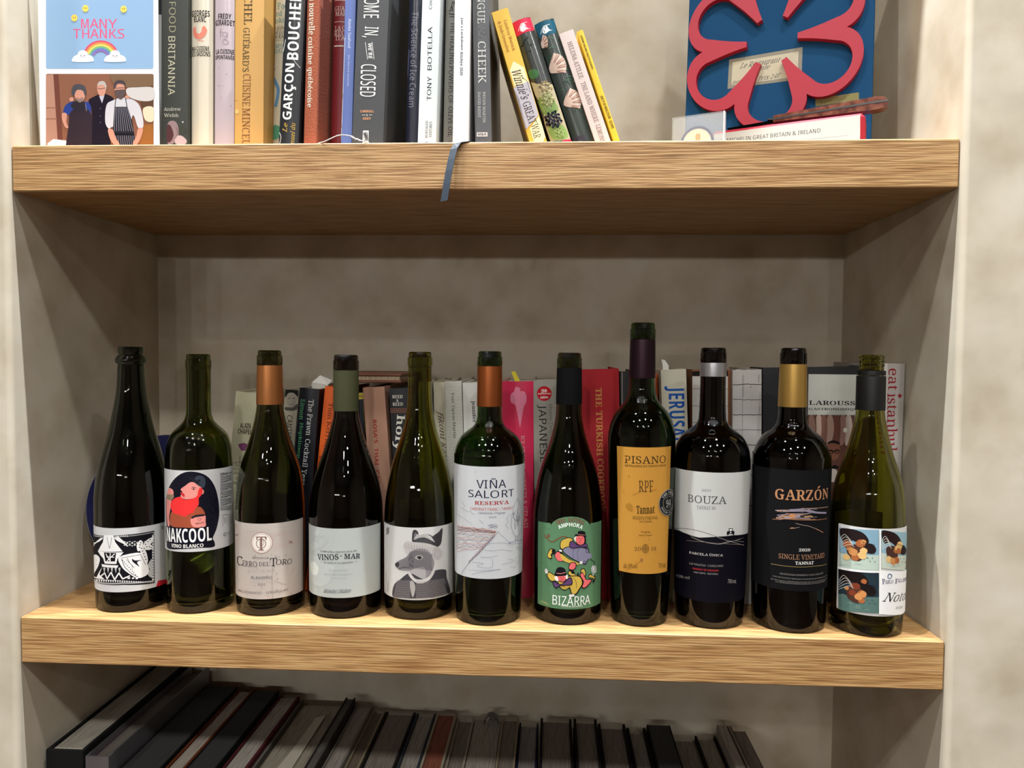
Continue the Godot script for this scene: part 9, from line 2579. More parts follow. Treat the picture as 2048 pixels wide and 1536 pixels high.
func spine_shells(c: Canvas) -> void:
	c.poly([-11.6, 149.4, 12.4, 146.9, 8.8, 131.5, -10.3, 131.5], "#1f5468")
	c.blob([-5.6, 136.8, -2.8, 141.6, 0.9, 142.3, 2.7, 137.2, 5.9, 135.5, 1.6, 135.5, -2.8, 134.0], "#e4eaea")
	c.line([-8.0, 135.9, -6.3, 139.1, -2.4, 142.8, 5.2, 142.7], 0.57, "#e4eaea")
	c.curve([1.5, 99.7, 5.3, 100.4, 8.3, 98.4], 0.70, "#3f5a44")
	c.curve([1.9, 45.5, 5.7, 46.3, 8.7, 44.2], 0.64, "#3f5a44")
	c.curve([-2.4, 56.9, 1.3, 57.7, 4.4, 55.6], 0.75, "#52705a")
	c.curve([4.8, 79.4, 8.5, 80.2, 11.6, 78.1], 0.80, "#52705a")
	c.curve([-1.1, 88.9, 2.7, 89.6, 5.8, 87.6], 0.96, "#3f5a44")
	c.curve([-12.7, 93.1, -8.9, 93.9, -5.9, 91.8], 0.60, "#3f5a44")
	c.curve([3.0, 76.8, 6.7, 77.6, 9.8, 75.5], 0.99, "#52705a")
	c.curve([7.5, 62.4, 11.3, 63.1, 14.4, 61.1], 0.64, "#3f5a44")
	c.curve([-0.8, 42.1, 2.9, 42.9, 6.0, 40.8], 0.66, "#52705a")
	c.curve([-0.8, 73.3, 3.0, 74.1, 6.1, 72.1], 1.06, "#3f5a44")
	c.curve([-12.3, 99.9, -8.5, 100.6, -5.4, 98.6], 0.82, "#2c443a")
	c.curve([-8.1, 67.2, -4.3, 68.0, -1.3, 65.9], 0.78, "#3f5a44")
	c.curve([-7.5, 89.6, -3.7, 90.4, -0.6, 88.3], 0.92, "#2c443a")
	c.curve([-10.4, 106.5, -6.7, 107.2, -3.6, 105.2], 0.78, "#3f5a44")
	c.curve([6.7, 87.2, 10.5, 88.0, 13.6, 85.9], 0.97, "#2c443a")
	c.curve([-6.3, 96.3, -2.6, 97.0, 0.5, 95.0], 0.93, "#5f7a52")
	c.curve([-10.1, 108.6, -6.3, 109.3, -3.3, 107.3], 1.11, "#2c443a")
	c.curve([-4.5, 95.3, -0.7, 96.0, 2.3, 94.0], 0.58, "#2c443a")
	c.curve([7.1, 29.8, 10.9, 30.5, 14.0, 28.5], 1.10, "#2c443a")
	c.curve([12.3, 38.1, 16.1, 38.9, 19.1, 36.8], 0.59, "#3f5a44")
	c.curve([-3.0, 75.1, 0.8, 75.9, 3.9, 73.8], 0.91, "#2c443a")
	c.curve([-5.1, 116.7, -1.3, 117.5, 1.8, 115.4], 1.11, "#52705a")
	c.curve([-2.7, 127.4, 1.1, 128.2, 4.2, 126.1], 0.97, "#52705a")
	c.curve([3.1, 52.2, 6.8, 53.0, 9.9, 51.0], 0.76, "#5f7a52")
	c.curve([-10.2, 103.3, -6.4, 104.1, -3.3, 102.0], 0.66, "#3f5a44")
	c.curve([2.9, 40.2, 6.6, 41.0, 9.7, 38.9], 0.67, "#52705a")
	c.curve([1.8, 88.5, 5.6, 89.3, 8.6, 87.2], 0.61, "#5f7a52")
	c.curve([3.1, 78.2, 6.9, 79.0, 9.9, 76.9], 0.87, "#2c443a")
	c.curve([6.7, 20.1, 10.4, 20.8, 13.5, 18.8], 0.86, "#2c443a")
	c.curve([-3.6, 59.8, 0.1, 60.5, 3.2, 58.5], 1.06, "#3f5a44")
	c.curve([-3.8, 53.7, -0.0, 54.4, 3.1, 52.4], 0.98, "#3f5a44")
	c.curve([9.2, 73.2, 13.0, 74.0, 16.0, 71.9], 1.07, "#5f7a52")
	c.curve([5.2, 56.9, 9.0, 57.6, 12.1, 55.6], 0.78, "#3f5a44")
	c.blob([-1.9, 109.4, 0.5, 108.9, 2.8, 107.9, 4.7, 106.4, 6.4, 104.5, 7.7, 102.3, 8.5, 99.8, 8.8, 97.1, 8.7, 94.4, 8.0, 91.7, 6.9, 89.2, 5.4, 87.0, 3.6, 85.1, -12.4, 92.9], "#c9b0a0")
	c.line([-7.2, 101.2, -2.3, 108.8], 0.79, "#8a5f52")
	c.line([-6.0, 100.9, 0.0, 108.3], 0.79, "#e0d0c2")
	c.line([-4.8, 100.4, 2.1, 107.3], 0.79, "#a8766a")
	c.line([-3.8, 99.7, 4.1, 105.9], 0.79, "#8a5f52")
	c.line([-3.0, 98.7, 5.6, 104.1], 0.79, "#e0d0c2")
	c.line([-2.4, 97.6, 6.8, 101.9], 0.79, "#a8766a")
	c.line([-2.0, 96.3, 7.6, 99.5], 0.79, "#8a5f52")
	c.line([-1.8, 95.0, 8.0, 96.9], 0.79, "#e0d0c2")
	c.line([-1.9, 93.6, 7.8, 94.3], 0.79, "#a8766a")
	c.line([-2.2, 92.3, 7.2, 91.8], 0.79, "#8a5f52")
	c.line([-2.7, 91.0, 6.2, 89.4], 0.79, "#e0d0c2")
	c.line([-3.5, 89.9, 4.7, 87.2], 0.79, "#a8766a")
	c.line([-4.4, 89.0, 2.9, 85.4], 0.79, "#8a5f52")
	c.blob([3.1, 66.0, 5.4, 65.2, 7.5, 64.0, 9.4, 62.3, 10.8, 60.3, 11.9, 58.0, 12.5, 55.5, 12.7, 52.8, 12.3, 50.2, 11.5, 47.7, 10.2, 45.4, 8.5, 43.5, 6.6, 41.9, -8.7, 51.3], "#c9b0a0")
	c.line([-2.8, 58.6, 2.6, 65.4], 0.79, "#8a5f52")
	c.line([-1.6, 58.3, 4.8, 64.7], 0.79, "#e0d0c2")
	c.line([-0.6, 57.6, 6.9, 63.5], 0.79, "#a8766a")
	c.line([0.4, 56.8, 8.6, 61.9], 0.79, "#8a5f52")
	c.line([1.1, 55.8, 10.1, 59.9], 0.79, "#e0d0c2")
	c.line([1.6, 54.6, 11.1, 57.7], 0.79, "#a8766a")
	c.line([1.9, 53.4, 11.7, 55.3], 0.79, "#8a5f52")
	c.line([2.0, 52.0, 11.8, 52.8], 0.79, "#e0d0c2")
	c.line([1.8, 50.7, 11.5, 50.3], 0.79, "#a8766a")
	c.line([1.4, 49.5, 10.7, 47.9], 0.79, "#8a5f52")
	c.line([0.8, 48.4, 9.4, 45.7], 0.79, "#e0d0c2")
	c.line([-0.1, 47.4, 7.8, 43.8], 0.79, "#a8766a")
	c.line([-1.1, 46.6, 5.9, 42.2], 0.79, "#8a5f52")
	c.blob([-6.8, 133.4, -5.8, 133.3, -4.9, 132.9, -4.1, 132.1, -3.5, 131.0, -3.1, 129.7, -2.9, 128.2, -3.0, 126.6, -3.2, 124.9, -3.7, 123.3, -4.3, 121.6, -5.1, 120.2, -6.1, 118.9, -12.5, 122.5], "#c9b0a0")
	c.line([-9.6, 128.0, -7.0, 133.0], 0.79, "#8a5f52")
	c.line([-9.1, 127.9, -6.0, 132.9], 0.79, "#e0d0c2")
	c.line([-8.7, 127.7, -5.2, 132.4], 0.79, "#a8766a")
	c.line([-8.3, 127.3, -4.4, 131.7], 0.79, "#8a5f52")
	c.line([-8.0, 126.8, -3.9, 130.7], 0.79, "#e0d0c2")
	c.line([-7.8, 126.1, -3.5, 129.4], 0.79, "#a8766a")
	c.line([-7.7, 125.4, -3.3, 128.0], 0.79, "#8a5f52")
	c.line([-7.7, 124.6, -3.4, 126.5], 0.79, "#e0d0c2")
	c.line([-7.9, 123.7, -3.6, 124.8], 0.79, "#a8766a")
	c.line([-8.1, 122.9, -4.0, 123.2], 0.79, "#8a5f52")
	c.line([-8.4, 122.1, -4.7, 121.7], 0.79, "#e0d0c2")
	c.line([-8.8, 121.3, -5.4, 120.3], 0.79, "#a8766a")
	c.line([-9.3, 120.7, -6.3, 119.0], 0.79, "#8a5f52")
	c.ring(-4.4, 6.9, 2.04, 1.13, 0.45, "#4a3a52")
	c.ring(-4.4, 6.9, 3.63, 2.15, 0.45, "#4a3a52")
	c.ring(-4.4, 6.9, 5.21, 3.17, 0.45, "#4a3a52")
	c.ring(-4.4, 6.9, 6.80, 4.19, 0.45, "#4a3a52")
	c.ring(-4.4, 6.9, 8.39, 5.21, 0.45, "#4a3a52")


func spine_attlee(c: Canvas) -> void:
	c.text("HELENA ATTLEE", -0.2, 124.3, -0.2, 81.0, 5.21, "r", "#6a5a58")
	c.text("THE LAND WHERE", -0.3, 76.4, 0.2, 28.4, 5.21, "r", "#6a5a58")
	c.text("LEMONS GROW", 0.4, 25.4, -1.1, -12.1, 5.21, "r", "#6a5a58")


func spine_sauces(c: Canvas) -> void:
	c.text("YANNICK ALLÉNO VINCENT BRENOT", -0.2, 92.7, -0.5, 133.5, 2.72, "S", "#2a2410")
	c.text("REFLECTIONS OF A CHEF", 0.8, 33.8, -0.1, 61.5, 2.95, "S", "#2a2410")
	c.text("SAUCES", 0.6, 22.2, 0.6, 31.5, 2.95, "S", "#2a2410")


func spine_chapel(c: Canvas) -> void:
	c.text("ALAIN", -7.4, 213.7, 6.9, 214.6, 6.88, "S", "#1c1a18")
	c.text("CHAPEL", -10.0, 205.9, 9.2, 206.6, 6.88, "S", "#1c1a18")
	c.blob([-7.3, 187.9, -0.5, 190.7, 7.3, 188.3, 4.3, 182.2, -1.9, 180.2, -5.5, 183.5], "#7a4468")
	c.curve([-8.4, 188.0, -0.3, 187.7, 7.7, 189.5], 0.55, "#7a4468")
	c.curve([-1.2, 192.0, 0.1, 190.4], 0.55, "#7a4468")
	c.text("LA", -4.6, 168.4, 2.8, 168.7, 6.66, "r", "#1c1a18")
	c.text("CUISINE", -12.8, 161.0, 11.3, 162.6, 5.99, "r", "#1c1a18")
	c.text("est beaucoup", -13.7, 154.4, 15.3, 156.4, 3.99, "r", "#1c1a18")
	c.text("plus que des", -10.8, 148.9, 14.7, 150.6, 4.44, "r", "#1c1a18")
	c.text("cuisine", -6.8, 142.5, 12.9, 143.9, 4.44, "r", "#1c1a18")
	c.text("recettes", -10.9, 135.7, 12.4, 137.1, 4.44, "r", "#1c1a18")


func spine_canteen(c: Canvas) -> void:
	c.poly([-10.3, 264.4, 8.8, 265.6, 8.8, 257.9, 6.6, 254.3, -8.8, 253.9], "#2a2826")
	c.blob([-7.3, 256.3, -4.8, 260.2, 1.4, 261.4, 6.9, 257.7, 7.2, 249.9, 4.1, 242.8, -0.9, 241.2, -5.2, 245.2, -7.3, 250.7], "#a49a8c")
	c.blob([-8.2, 256.2, -7.6, 261.9, 0.0, 264.3, 6.9, 263.4, 8.5, 255.6, 6.5, 257.7, 1.5, 260.8, -4.7, 259.4, -7.0, 255.2], "#1c1a1a")
	c.disc(-2.4, 252.8, 1.10, 0.66, "#3a342e")
	c.disc(3.2, 253.4, 1.10, 0.66, "#3a342e")
	c.curve([-1.2, 245.1, 1.1, 244.8, 3.3, 245.7], 0.55, "#5a4e44")
	c.blob([-7.7, 240.5, -1.4, 241.1, 3.1, 241.6, 8.4, 246.6, 7.9, 238.7, -5.6, 236.7], "#55504a")
	c.text("CANTEEN", 0.0, 230.5, 0.9, 193.9, 7.25, "s", "#2a2624")


func spine_prawn(c: Canvas) -> void:
	c.text("The Prawn", 3.8, 252.8, 3.5, 206.5, 6.67, "r", "#d8d6cf")
	c.text("Cocktail Years", 3.3, 201.5, 1.0, 136.4, 6.67, "r", "#d8d6cf")
	c.text("Simon", -7.3, 252.4, -7.5, 225.9, 6.02, "r", "#5fa878")
	c.text("Hopkinson", -7.4, 221.8, -7.9, 175.3, 6.02, "r", "#5fa878")


func spine_kerridge(c: Canvas) -> void:
	c.text("Tom Kerridge", 1.3, 248.7, 1.2, 182.6, 7.78, "r", "#4a2410")
	c.text("outdoor", -3.4, 178.2, -3.4, 143.6, 6.48, "r", "#4a2410")


func spine_stripe_navy(c: Canvas) -> void:
	c.poly([-4.5, 260.9, 2.2, 261.5, 2.2, 256.5, -4.6, 256.0], "#b09a3c")
	c.poly([-4.6, 255.6, 2.2, 256.0, 2.1, 252.9, -4.6, 252.5], "#d8c258")
	c.line([1.2, 251.8, 4.1, 206.0], 0.44, "#b09a3c")


func spine_rosas(c: Canvas) -> void:
	c.text("ROSA'S", -1.6, 227.4, -1.5, 197.4, 4.76, "S", "#9a2f2a")
	c.text("THAI", -1.9, 190.7, -2.7, 168.5, 4.76, "S", "#9a2f2a")
	c.text("CAFE", -2.6, 162.4, -2.9, 138.0, 4.76, "S", "#9a2f2a")


func spine_holy(c: Canvas) -> void:
	c.text("REED", -8.6, 257.4, 5.0, 257.1, 3.99, "R", "#e0dcd0")
	c.text("&", -3.4, 252.3, -0.7, 252.2, 3.46, "R", "#e0dcd0")
	c.text("REED", -8.7, 247.7, 4.9, 247.5, 3.99, "R", "#e0dcd0")
	c.curve([-12.1, 242.5, -10.1, 241.3, -8.0, 242.3, -6.0, 241.1, -3.9, 242.1, -2.0, 240.9, 0.1, 241.9, 2.1, 240.8, 4.2, 241.8, 6.2, 240.6, 8.3, 241.6, 10.2, 240.4], 0.53, "#b87a5a")
	c.curve([-12.2, 240.3, -10.2, 239.1, -8.1, 240.1, -6.2, 239.0, -4.1, 240.0, -2.1, 238.8, 0.0, 239.8, 2.0, 238.6, 4.1, 239.6, 6.1, 238.4, 8.2, 239.4, 10.1, 238.3], 0.53, "#b87a5a")
	c.curve([-12.3, 238.1, -10.3, 237.0, -8.2, 238.0, -6.3, 236.8, -4.2, 237.8, -2.2, 236.6, -0.1, 237.6, 1.9, 236.5, 4.0, 237.4, 6.0, 236.3, 8.0, 237.3, 10.0, 236.1], 0.53, "#b87a5a")
	c.text("holy", 0.1, 233.6, -5.9, 187.1, 13.84, "R", "#eae6da")


func spine_fermentation(c: Canvas) -> void:
	c.text("The Noma Guide", -0.8, 262.2, 0.3, 199.9, 5.82, "s", "#3a3c3a")
	c.text("to Fermentation", 1.1, 195.8, 1.3, 116.3, 6.61, "s", "#3a3c3a")


func spine_script_cream(c: Canvas) -> void:
	c.text("Nopi", -7.9, 263.7, -7.8, 239.0, 2.65, "S", "#2a2622")
	c.text("Jikoni Ravinder", 0.0, 238.9, 8.4, 144.7, 9.27, "r", "#5a4a3a", 0.60)
	c.curve([-1.1, 236.9, 1.6, 236.2, 0.3, 228.1], 0.66, "#5a4a3a")
	c.curve([2.9, 236.1, 6.2, 229.4], 0.66, "#5a4a3a")


func spine_tipton(c: Canvas) -> void:
	c.line([-10.2, 273.9, -6.3, 276.2, -2.9, 273.7], 0.33, "#a9a79b")
	c.line([-2.4, 273.7, 1.5, 276.0, 4.9, 273.5], 0.33, "#a9a79b")
	c.line([5.4, 273.5, 9.2, 275.8, 12.7, 273.3], 0.33, "#a9a79b")
	c.line([-10.1, 269.6, -6.3, 271.9, -2.9, 269.4], 0.33, "#a9a79b")
	c.line([-2.4, 269.4, 1.5, 271.7, 4.9, 269.2], 0.33, "#a9a79b")
	c.line([5.4, 269.2, 9.3, 271.5, 12.7, 269.0], 0.33, "#a9a79b")
	c.line([-10.1, 265.3, -6.3, 267.6, -2.9, 265.1], 0.33, "#a9a79b")
	c.line([-2.3, 265.1, 1.5, 267.4, 4.9, 264.9], 0.33, "#a9a79b")
	c.line([5.5, 264.9, 9.3, 267.2, 12.7, 264.7], 0.33, "#a9a79b")
	c.line([-10.1, 261.0, -6.3, 263.3, -2.8, 260.8], 0.33, "#a9a79b")
	c.line([-2.3, 260.8, 1.5, 263.1, 5.0, 260.6], 0.33, "#a9a79b")
	c.line([5.5, 260.6, 9.3, 262.9, 12.7, 260.4], 0.33, "#a9a79b")
	c.line([-10.1, 256.7, -6.2, 259.0, -2.8, 256.5], 0.33, "#a9a79b")
	c.line([-2.3, 256.5, 1.6, 258.8, 5.0, 256.3], 0.33, "#a9a79b")
	c.line([5.5, 256.3, 9.4, 258.6, 12.8, 256.1], 0.33, "#a9a79b")
	c.line([-10.0, 252.4, -6.2, 254.7, -2.8, 252.2], 0.33, "#a9a79b")
	c.line([-2.2, 252.2, 1.6, 254.5, 5.0, 252.1], 0.33, "#a9a79b")
	c.line([5.6, 252.0, 9.4, 254.4, 12.8, 251.9], 0.33, "#a9a79b")
	c.line([-10.0, 248.1, -6.2, 250.5, -2.8, 248.0], 0.33, "#a9a79b")
	c.line([-2.2, 247.9, 1.6, 250.3, 5.0, 247.8], 0.33, "#a9a79b")
	c.line([5.6, 247.8, 9.4, 250.1, 12.8, 247.6], 0.33, "#a9a79b")
	c.line([-10.0, 243.8, -6.2, 246.2, -2.7, 243.7], 0.33, "#a9a79b")
	c.line([-2.2, 243.7, 1.7, 246.0, 5.1, 243.5], 0.33, "#a9a79b")
	c.line([5.6, 243.5, 9.4, 245.8, 12.9, 243.3], 0.33, "#a9a79b")
	c.line([-10.0, 239.5, -6.1, 241.9, -2.7, 239.4], 0.33, "#a9a79b")
	c.line([-2.2, 239.4, 1.7, 241.7, 5.1, 239.2], 0.33, "#a9a79b")
	c.line([5.6, 239.2, 9.5, 241.5, 12.9, 239.0], 0.33, "#a9a79b")
	c.line([-9.9, 235.3, -6.1, 237.6, -2.7, 235.1], 0.33, "#a9a79b")
	c.line([-2.1, 235.1, 1.7, 237.4, 5.1, 234.9], 0.33, "#a9a79b")
	c.line([5.7, 234.9, 9.5, 237.2, 12.9, 234.7], 0.33, "#a9a79b")
	c.line([-9.9, 231.0, -6.1, 233.3, -2.6, 230.8], 0.33, "#a9a79b")
	c.line([-2.1, 230.8, 1.7, 233.1, 5.2, 230.6], 0.33, "#a9a79b")
	c.line([5.7, 230.6, 9.5, 232.9, 13.0, 230.4], 0.33, "#a9a79b")
	c.line([-9.9, 226.7, -6.0, 229.0, -2.6, 226.5], 0.33, "#a9a79b")
	c.line([-2.1, 226.5, 1.8, 228.8, 5.2, 226.3], 0.33, "#a9a79b")
	c.line([5.7, 226.3, 9.6, 228.6, 13.0, 226.1], 0.33, "#a9a79b")
	c.line([-9.9, 222.4, -6.0, 224.7, -2.6, 222.2], 0.33, "#a9a79b")
	c.line([-2.1, 222.2, 1.8, 224.5, 5.2, 222.0], 0.33, "#a9a79b")
	c.line([5.7, 222.0, 9.6, 224.3, 13.0, 221.8], 0.33, "#a9a79b")
	c.line([-9.8, 218.1, -6.0, 220.4, -2.6, 217.9], 0.33, "#a9a79b")
	c.line([-2.0, 217.9, 1.8, 220.2, 5.2, 217.7], 0.33, "#a9a79b")
	c.line([5.8, 217.7, 9.6, 220.0, 13.0, 217.5], 0.33, "#a9a79b")
	c.line([-9.8, 213.7, -6.0, 216.1, -2.5, 213.6], 0.33, "#a9a79b")
	c.line([-2.0, 213.6, 1.8, 215.9, 5.3, 213.4], 0.33, "#a9a79b")
	c.line([5.8, 213.4, 9.6, 215.7, 13.1, 213.2], 0.33, "#a9a79b")
	c.line([-9.8, 209.4, -5.9, 211.8, -2.5, 209.3], 0.33, "#a9a79b")
	c.line([-2.0, 209.3, 1.9, 211.6, 5.3, 209.1], 0.33, "#a9a79b")
	c.line([5.8, 209.1, 9.7, 211.4, 13.1, 208.9], 0.33, "#a9a79b")
	c.line([-9.8, 205.1, -5.9, 207.5, -2.5, 205.0], 0.33, "#a9a79b")
	c.line([-1.9, 205.0, 1.9, 207.3, 5.3, 204.8], 0.33, "#a9a79b")
	c.line([5.9, 204.8, 9.7, 207.1, 13.1, 204.6], 0.33, "#a9a79b")
	c.line([-9.7, 200.8, -5.9, 203.2, -2.5, 200.7], 0.33, "#a9a79b")
	c.line([-1.9, 200.7, 1.9, 203.0, 5.4, 200.5], 0.33, "#a9a79b")
	c.line([5.9, 200.5, 9.7, 202.8, 13.2, 200.3], 0.33, "#a9a79b")
	c.line([-9.7, 196.5, -5.9, 198.9, -2.4, 196.4], 0.33, "#a9a79b")
	c.line([-1.9, 196.4, 2.0, 198.7, 5.4, 196.2], 0.33, "#a9a79b")
	c.line([5.9, 196.2, 9.8, 198.5, 13.2, 196.0], 0.33, "#a9a79b")
	c.line([-9.7, 192.2, -5.8, 194.6, -2.4, 192.1], 0.33, "#a9a79b")
	c.line([-1.9, 192.0, 2.0, 194.4, 5.4, 191.9], 0.33, "#a9a79b")
	c.line([5.9, 191.9, 9.8, 194.2, 13.2, 191.7], 0.33, "#a9a79b")
	c.line([-9.7, 187.9, -5.8, 190.2, -2.4, 187.7], 0.33, "#a9a79b")
	c.line([-1.8, 187.7, 2.0, 190.1, 5.4, 187.6], 0.33, "#a9a79b")
	c.line([6.0, 187.6, 9.8, 189.9, 13.2, 187.4], 0.33, "#a9a79b")
	c.line([-9.6, 183.6, -5.8, 185.9, -2.4, 183.4], 0.33, "#a9a79b")
	c.line([-1.8, 183.4, 2.0, 185.8, 5.5, 183.3], 0.33, "#a9a79b")
	c.line([6.0, 183.3, 9.8, 185.6, 13.3, 183.1], 0.33, "#a9a79b")
	c.line([-9.6, 179.3, -5.8, 181.6, -2.3, 179.1], 0.33, "#a9a79b")
	c.line([-1.8, 179.1, 2.1, 181.5, 5.5, 179.0], 0.33, "#a9a79b")
	c.line([6.0, 178.9, 9.9, 181.3, 13.3, 178.8], 0.33, "#a9a79b")
	c.line([-9.6, 175.0, -5.7, 177.3, -2.3, 174.8], 0.33, "#a9a79b")
	c.line([-1.8, 174.8, 2.1, 177.1, 5.5, 174.6], 0.33, "#a9a79b")
	c.line([6.1, 174.6, 9.9, 177.0, 13.3, 174.5], 0.33, "#a9a79b")
	c.line([-9.6, 170.6, -5.7, 173.0, -2.3, 170.5], 0.33, "#a9a79b")
	c.line([-1.7, 170.5, 2.1, 172.8, 5.5, 170.3], 0.33, "#a9a79b")
	c.line([6.1, 170.3, 9.9, 172.7, 13.4, 170.2], 0.33, "#a9a79b")
	c.line([-9.5, 166.3, -5.7, 168.7, -2.2, 166.2], 0.33, "#a9a79b")
	c.line([-1.7, 166.2, 2.1, 168.5, 5.6, 166.0], 0.33, "#a9a79b")
	c.line([6.1, 166.0, 10.0, 168.4, 13.4, 165.9], 0.33, "#a9a79b")
	c.text("Toni Tipton-Martin", -1.1, 263.6, -0.2, 204.5, 4.78, "r", "#1c1a18")


func spine_jennifer(c: Canvas) -> void:
	c.text("Jennifer", -0.6, 253.2, 0.3, 225.3, 6.08, "R", "#1c1a18")
	c.text("McLagan", 0.3, 222.0, 0.8, 185.9, 5.82, "R", "#1c1a18")


func spine_ices(c: Canvas) -> void:
	c.blob([-9.3, 256.2, -8.4, 262.4, -4.3, 266.1, -2.4, 271.7, 3.2, 269.9, 3.5, 266.4, 8.8, 265.5, 11.5, 258.7, 10.2, 250.0, 8.1, 246.8, 4.3, 226.3, 3.1, 220.0, 1.8, 226.3, -2.5, 247.5, -7.7, 251.2], "#dd8098")
	c.text("ICE CREAMS,", 6.2, 209.4, 7.1, 165.0, 4.96, "r", "#d8b0a8")
	c.text("SORBETS & GELATI", 7.6, 162.5, 10.7, 90.9, 4.71, "r", "#d8b0a8")


func spine_japanese(c: Canvas) -> void:
	c.disc(-3.3, 263.4, 9.44, 9.44, "#b0141e")
	c.text("25th", -7.1, 266.8, 0.1, 267.2, 4.47, "S", "#f0e8e4")
	c.text("Anniversary", -11.4, 262.9, 4.8, 263.2, 2.48, "S", "#f0e8e4")
	c.text("Edition", -8.1, 258.4, 1.5, 259.0, 2.98, "S", "#f0e8e4")
	c.text("JAPANESE", -7.0, 249.5, -6.1, 175.8, 11.43, "s", "#26241f")
	c.text("Shizuo Tsuji", 4.2, 250.0, 5.3, 211.3, 5.47, "r", "#55524a")


func spine_turkish(c: Canvas) -> void:
	c.text("THE", -0.3, 271.0, -0.5, 246.9, 7.44, "R", "#c08a4a")
	c.text("TURKISH", -0.2, 241.9, -0.3, 184.8, 7.68, "R", "#c08a4a")
	c.text("COOKBOOK", 0.4, 180.8, 0.9, 112.4, 7.93, "R", "#c08a4a")


func spine_black_slim(c: Canvas) -> void:
	c.line([-9.5, 291.6, -10.5, 167.3], 1.46, "#8a8680")


func spine_orange_slim(c: Canvas) -> void:
	pass


func spine_jerusalem(c: Canvas) -> void:
	c.text("JERUSALEM", 0.4, 274.3, -0.8, 175.8, 24.58, "S", "#1a4f9c")


func spine_brown_inset(c: Canvas) -> void:
	c.poly([-22.7, 287.1, 21.9, 286.7, 22.7, 117.5, -22.4, 117.4], "#c8c4bc")
	c.line([-22.7, 271.3, 22.2, 270.8], 0.52, "#4a4642")
	c.line([-22.7, 249.7, 22.2, 249.2], 0.52, "#4a4642")
	c.line([-22.7, 228.5, 22.2, 228.1], 0.52, "#4a4642")
	c.line([-22.7, 206.8, 22.3, 206.4], 0.52, "#4a4642")
	c.line([-22.7, 184.0, 22.3, 183.7], 0.52, "#4a4642")
	c.line([-22.7, 162.2, 22.4, 162.0], 0.52, "#4a4642")
	c.line([-22.7, 139.3, 22.4, 139.2], 0.52, "#4a4642")
	c.poly([-23.0, 293.4, 22.1, 293.5, 22.1, 287.3, -23.0, 287.5], "#16130f")


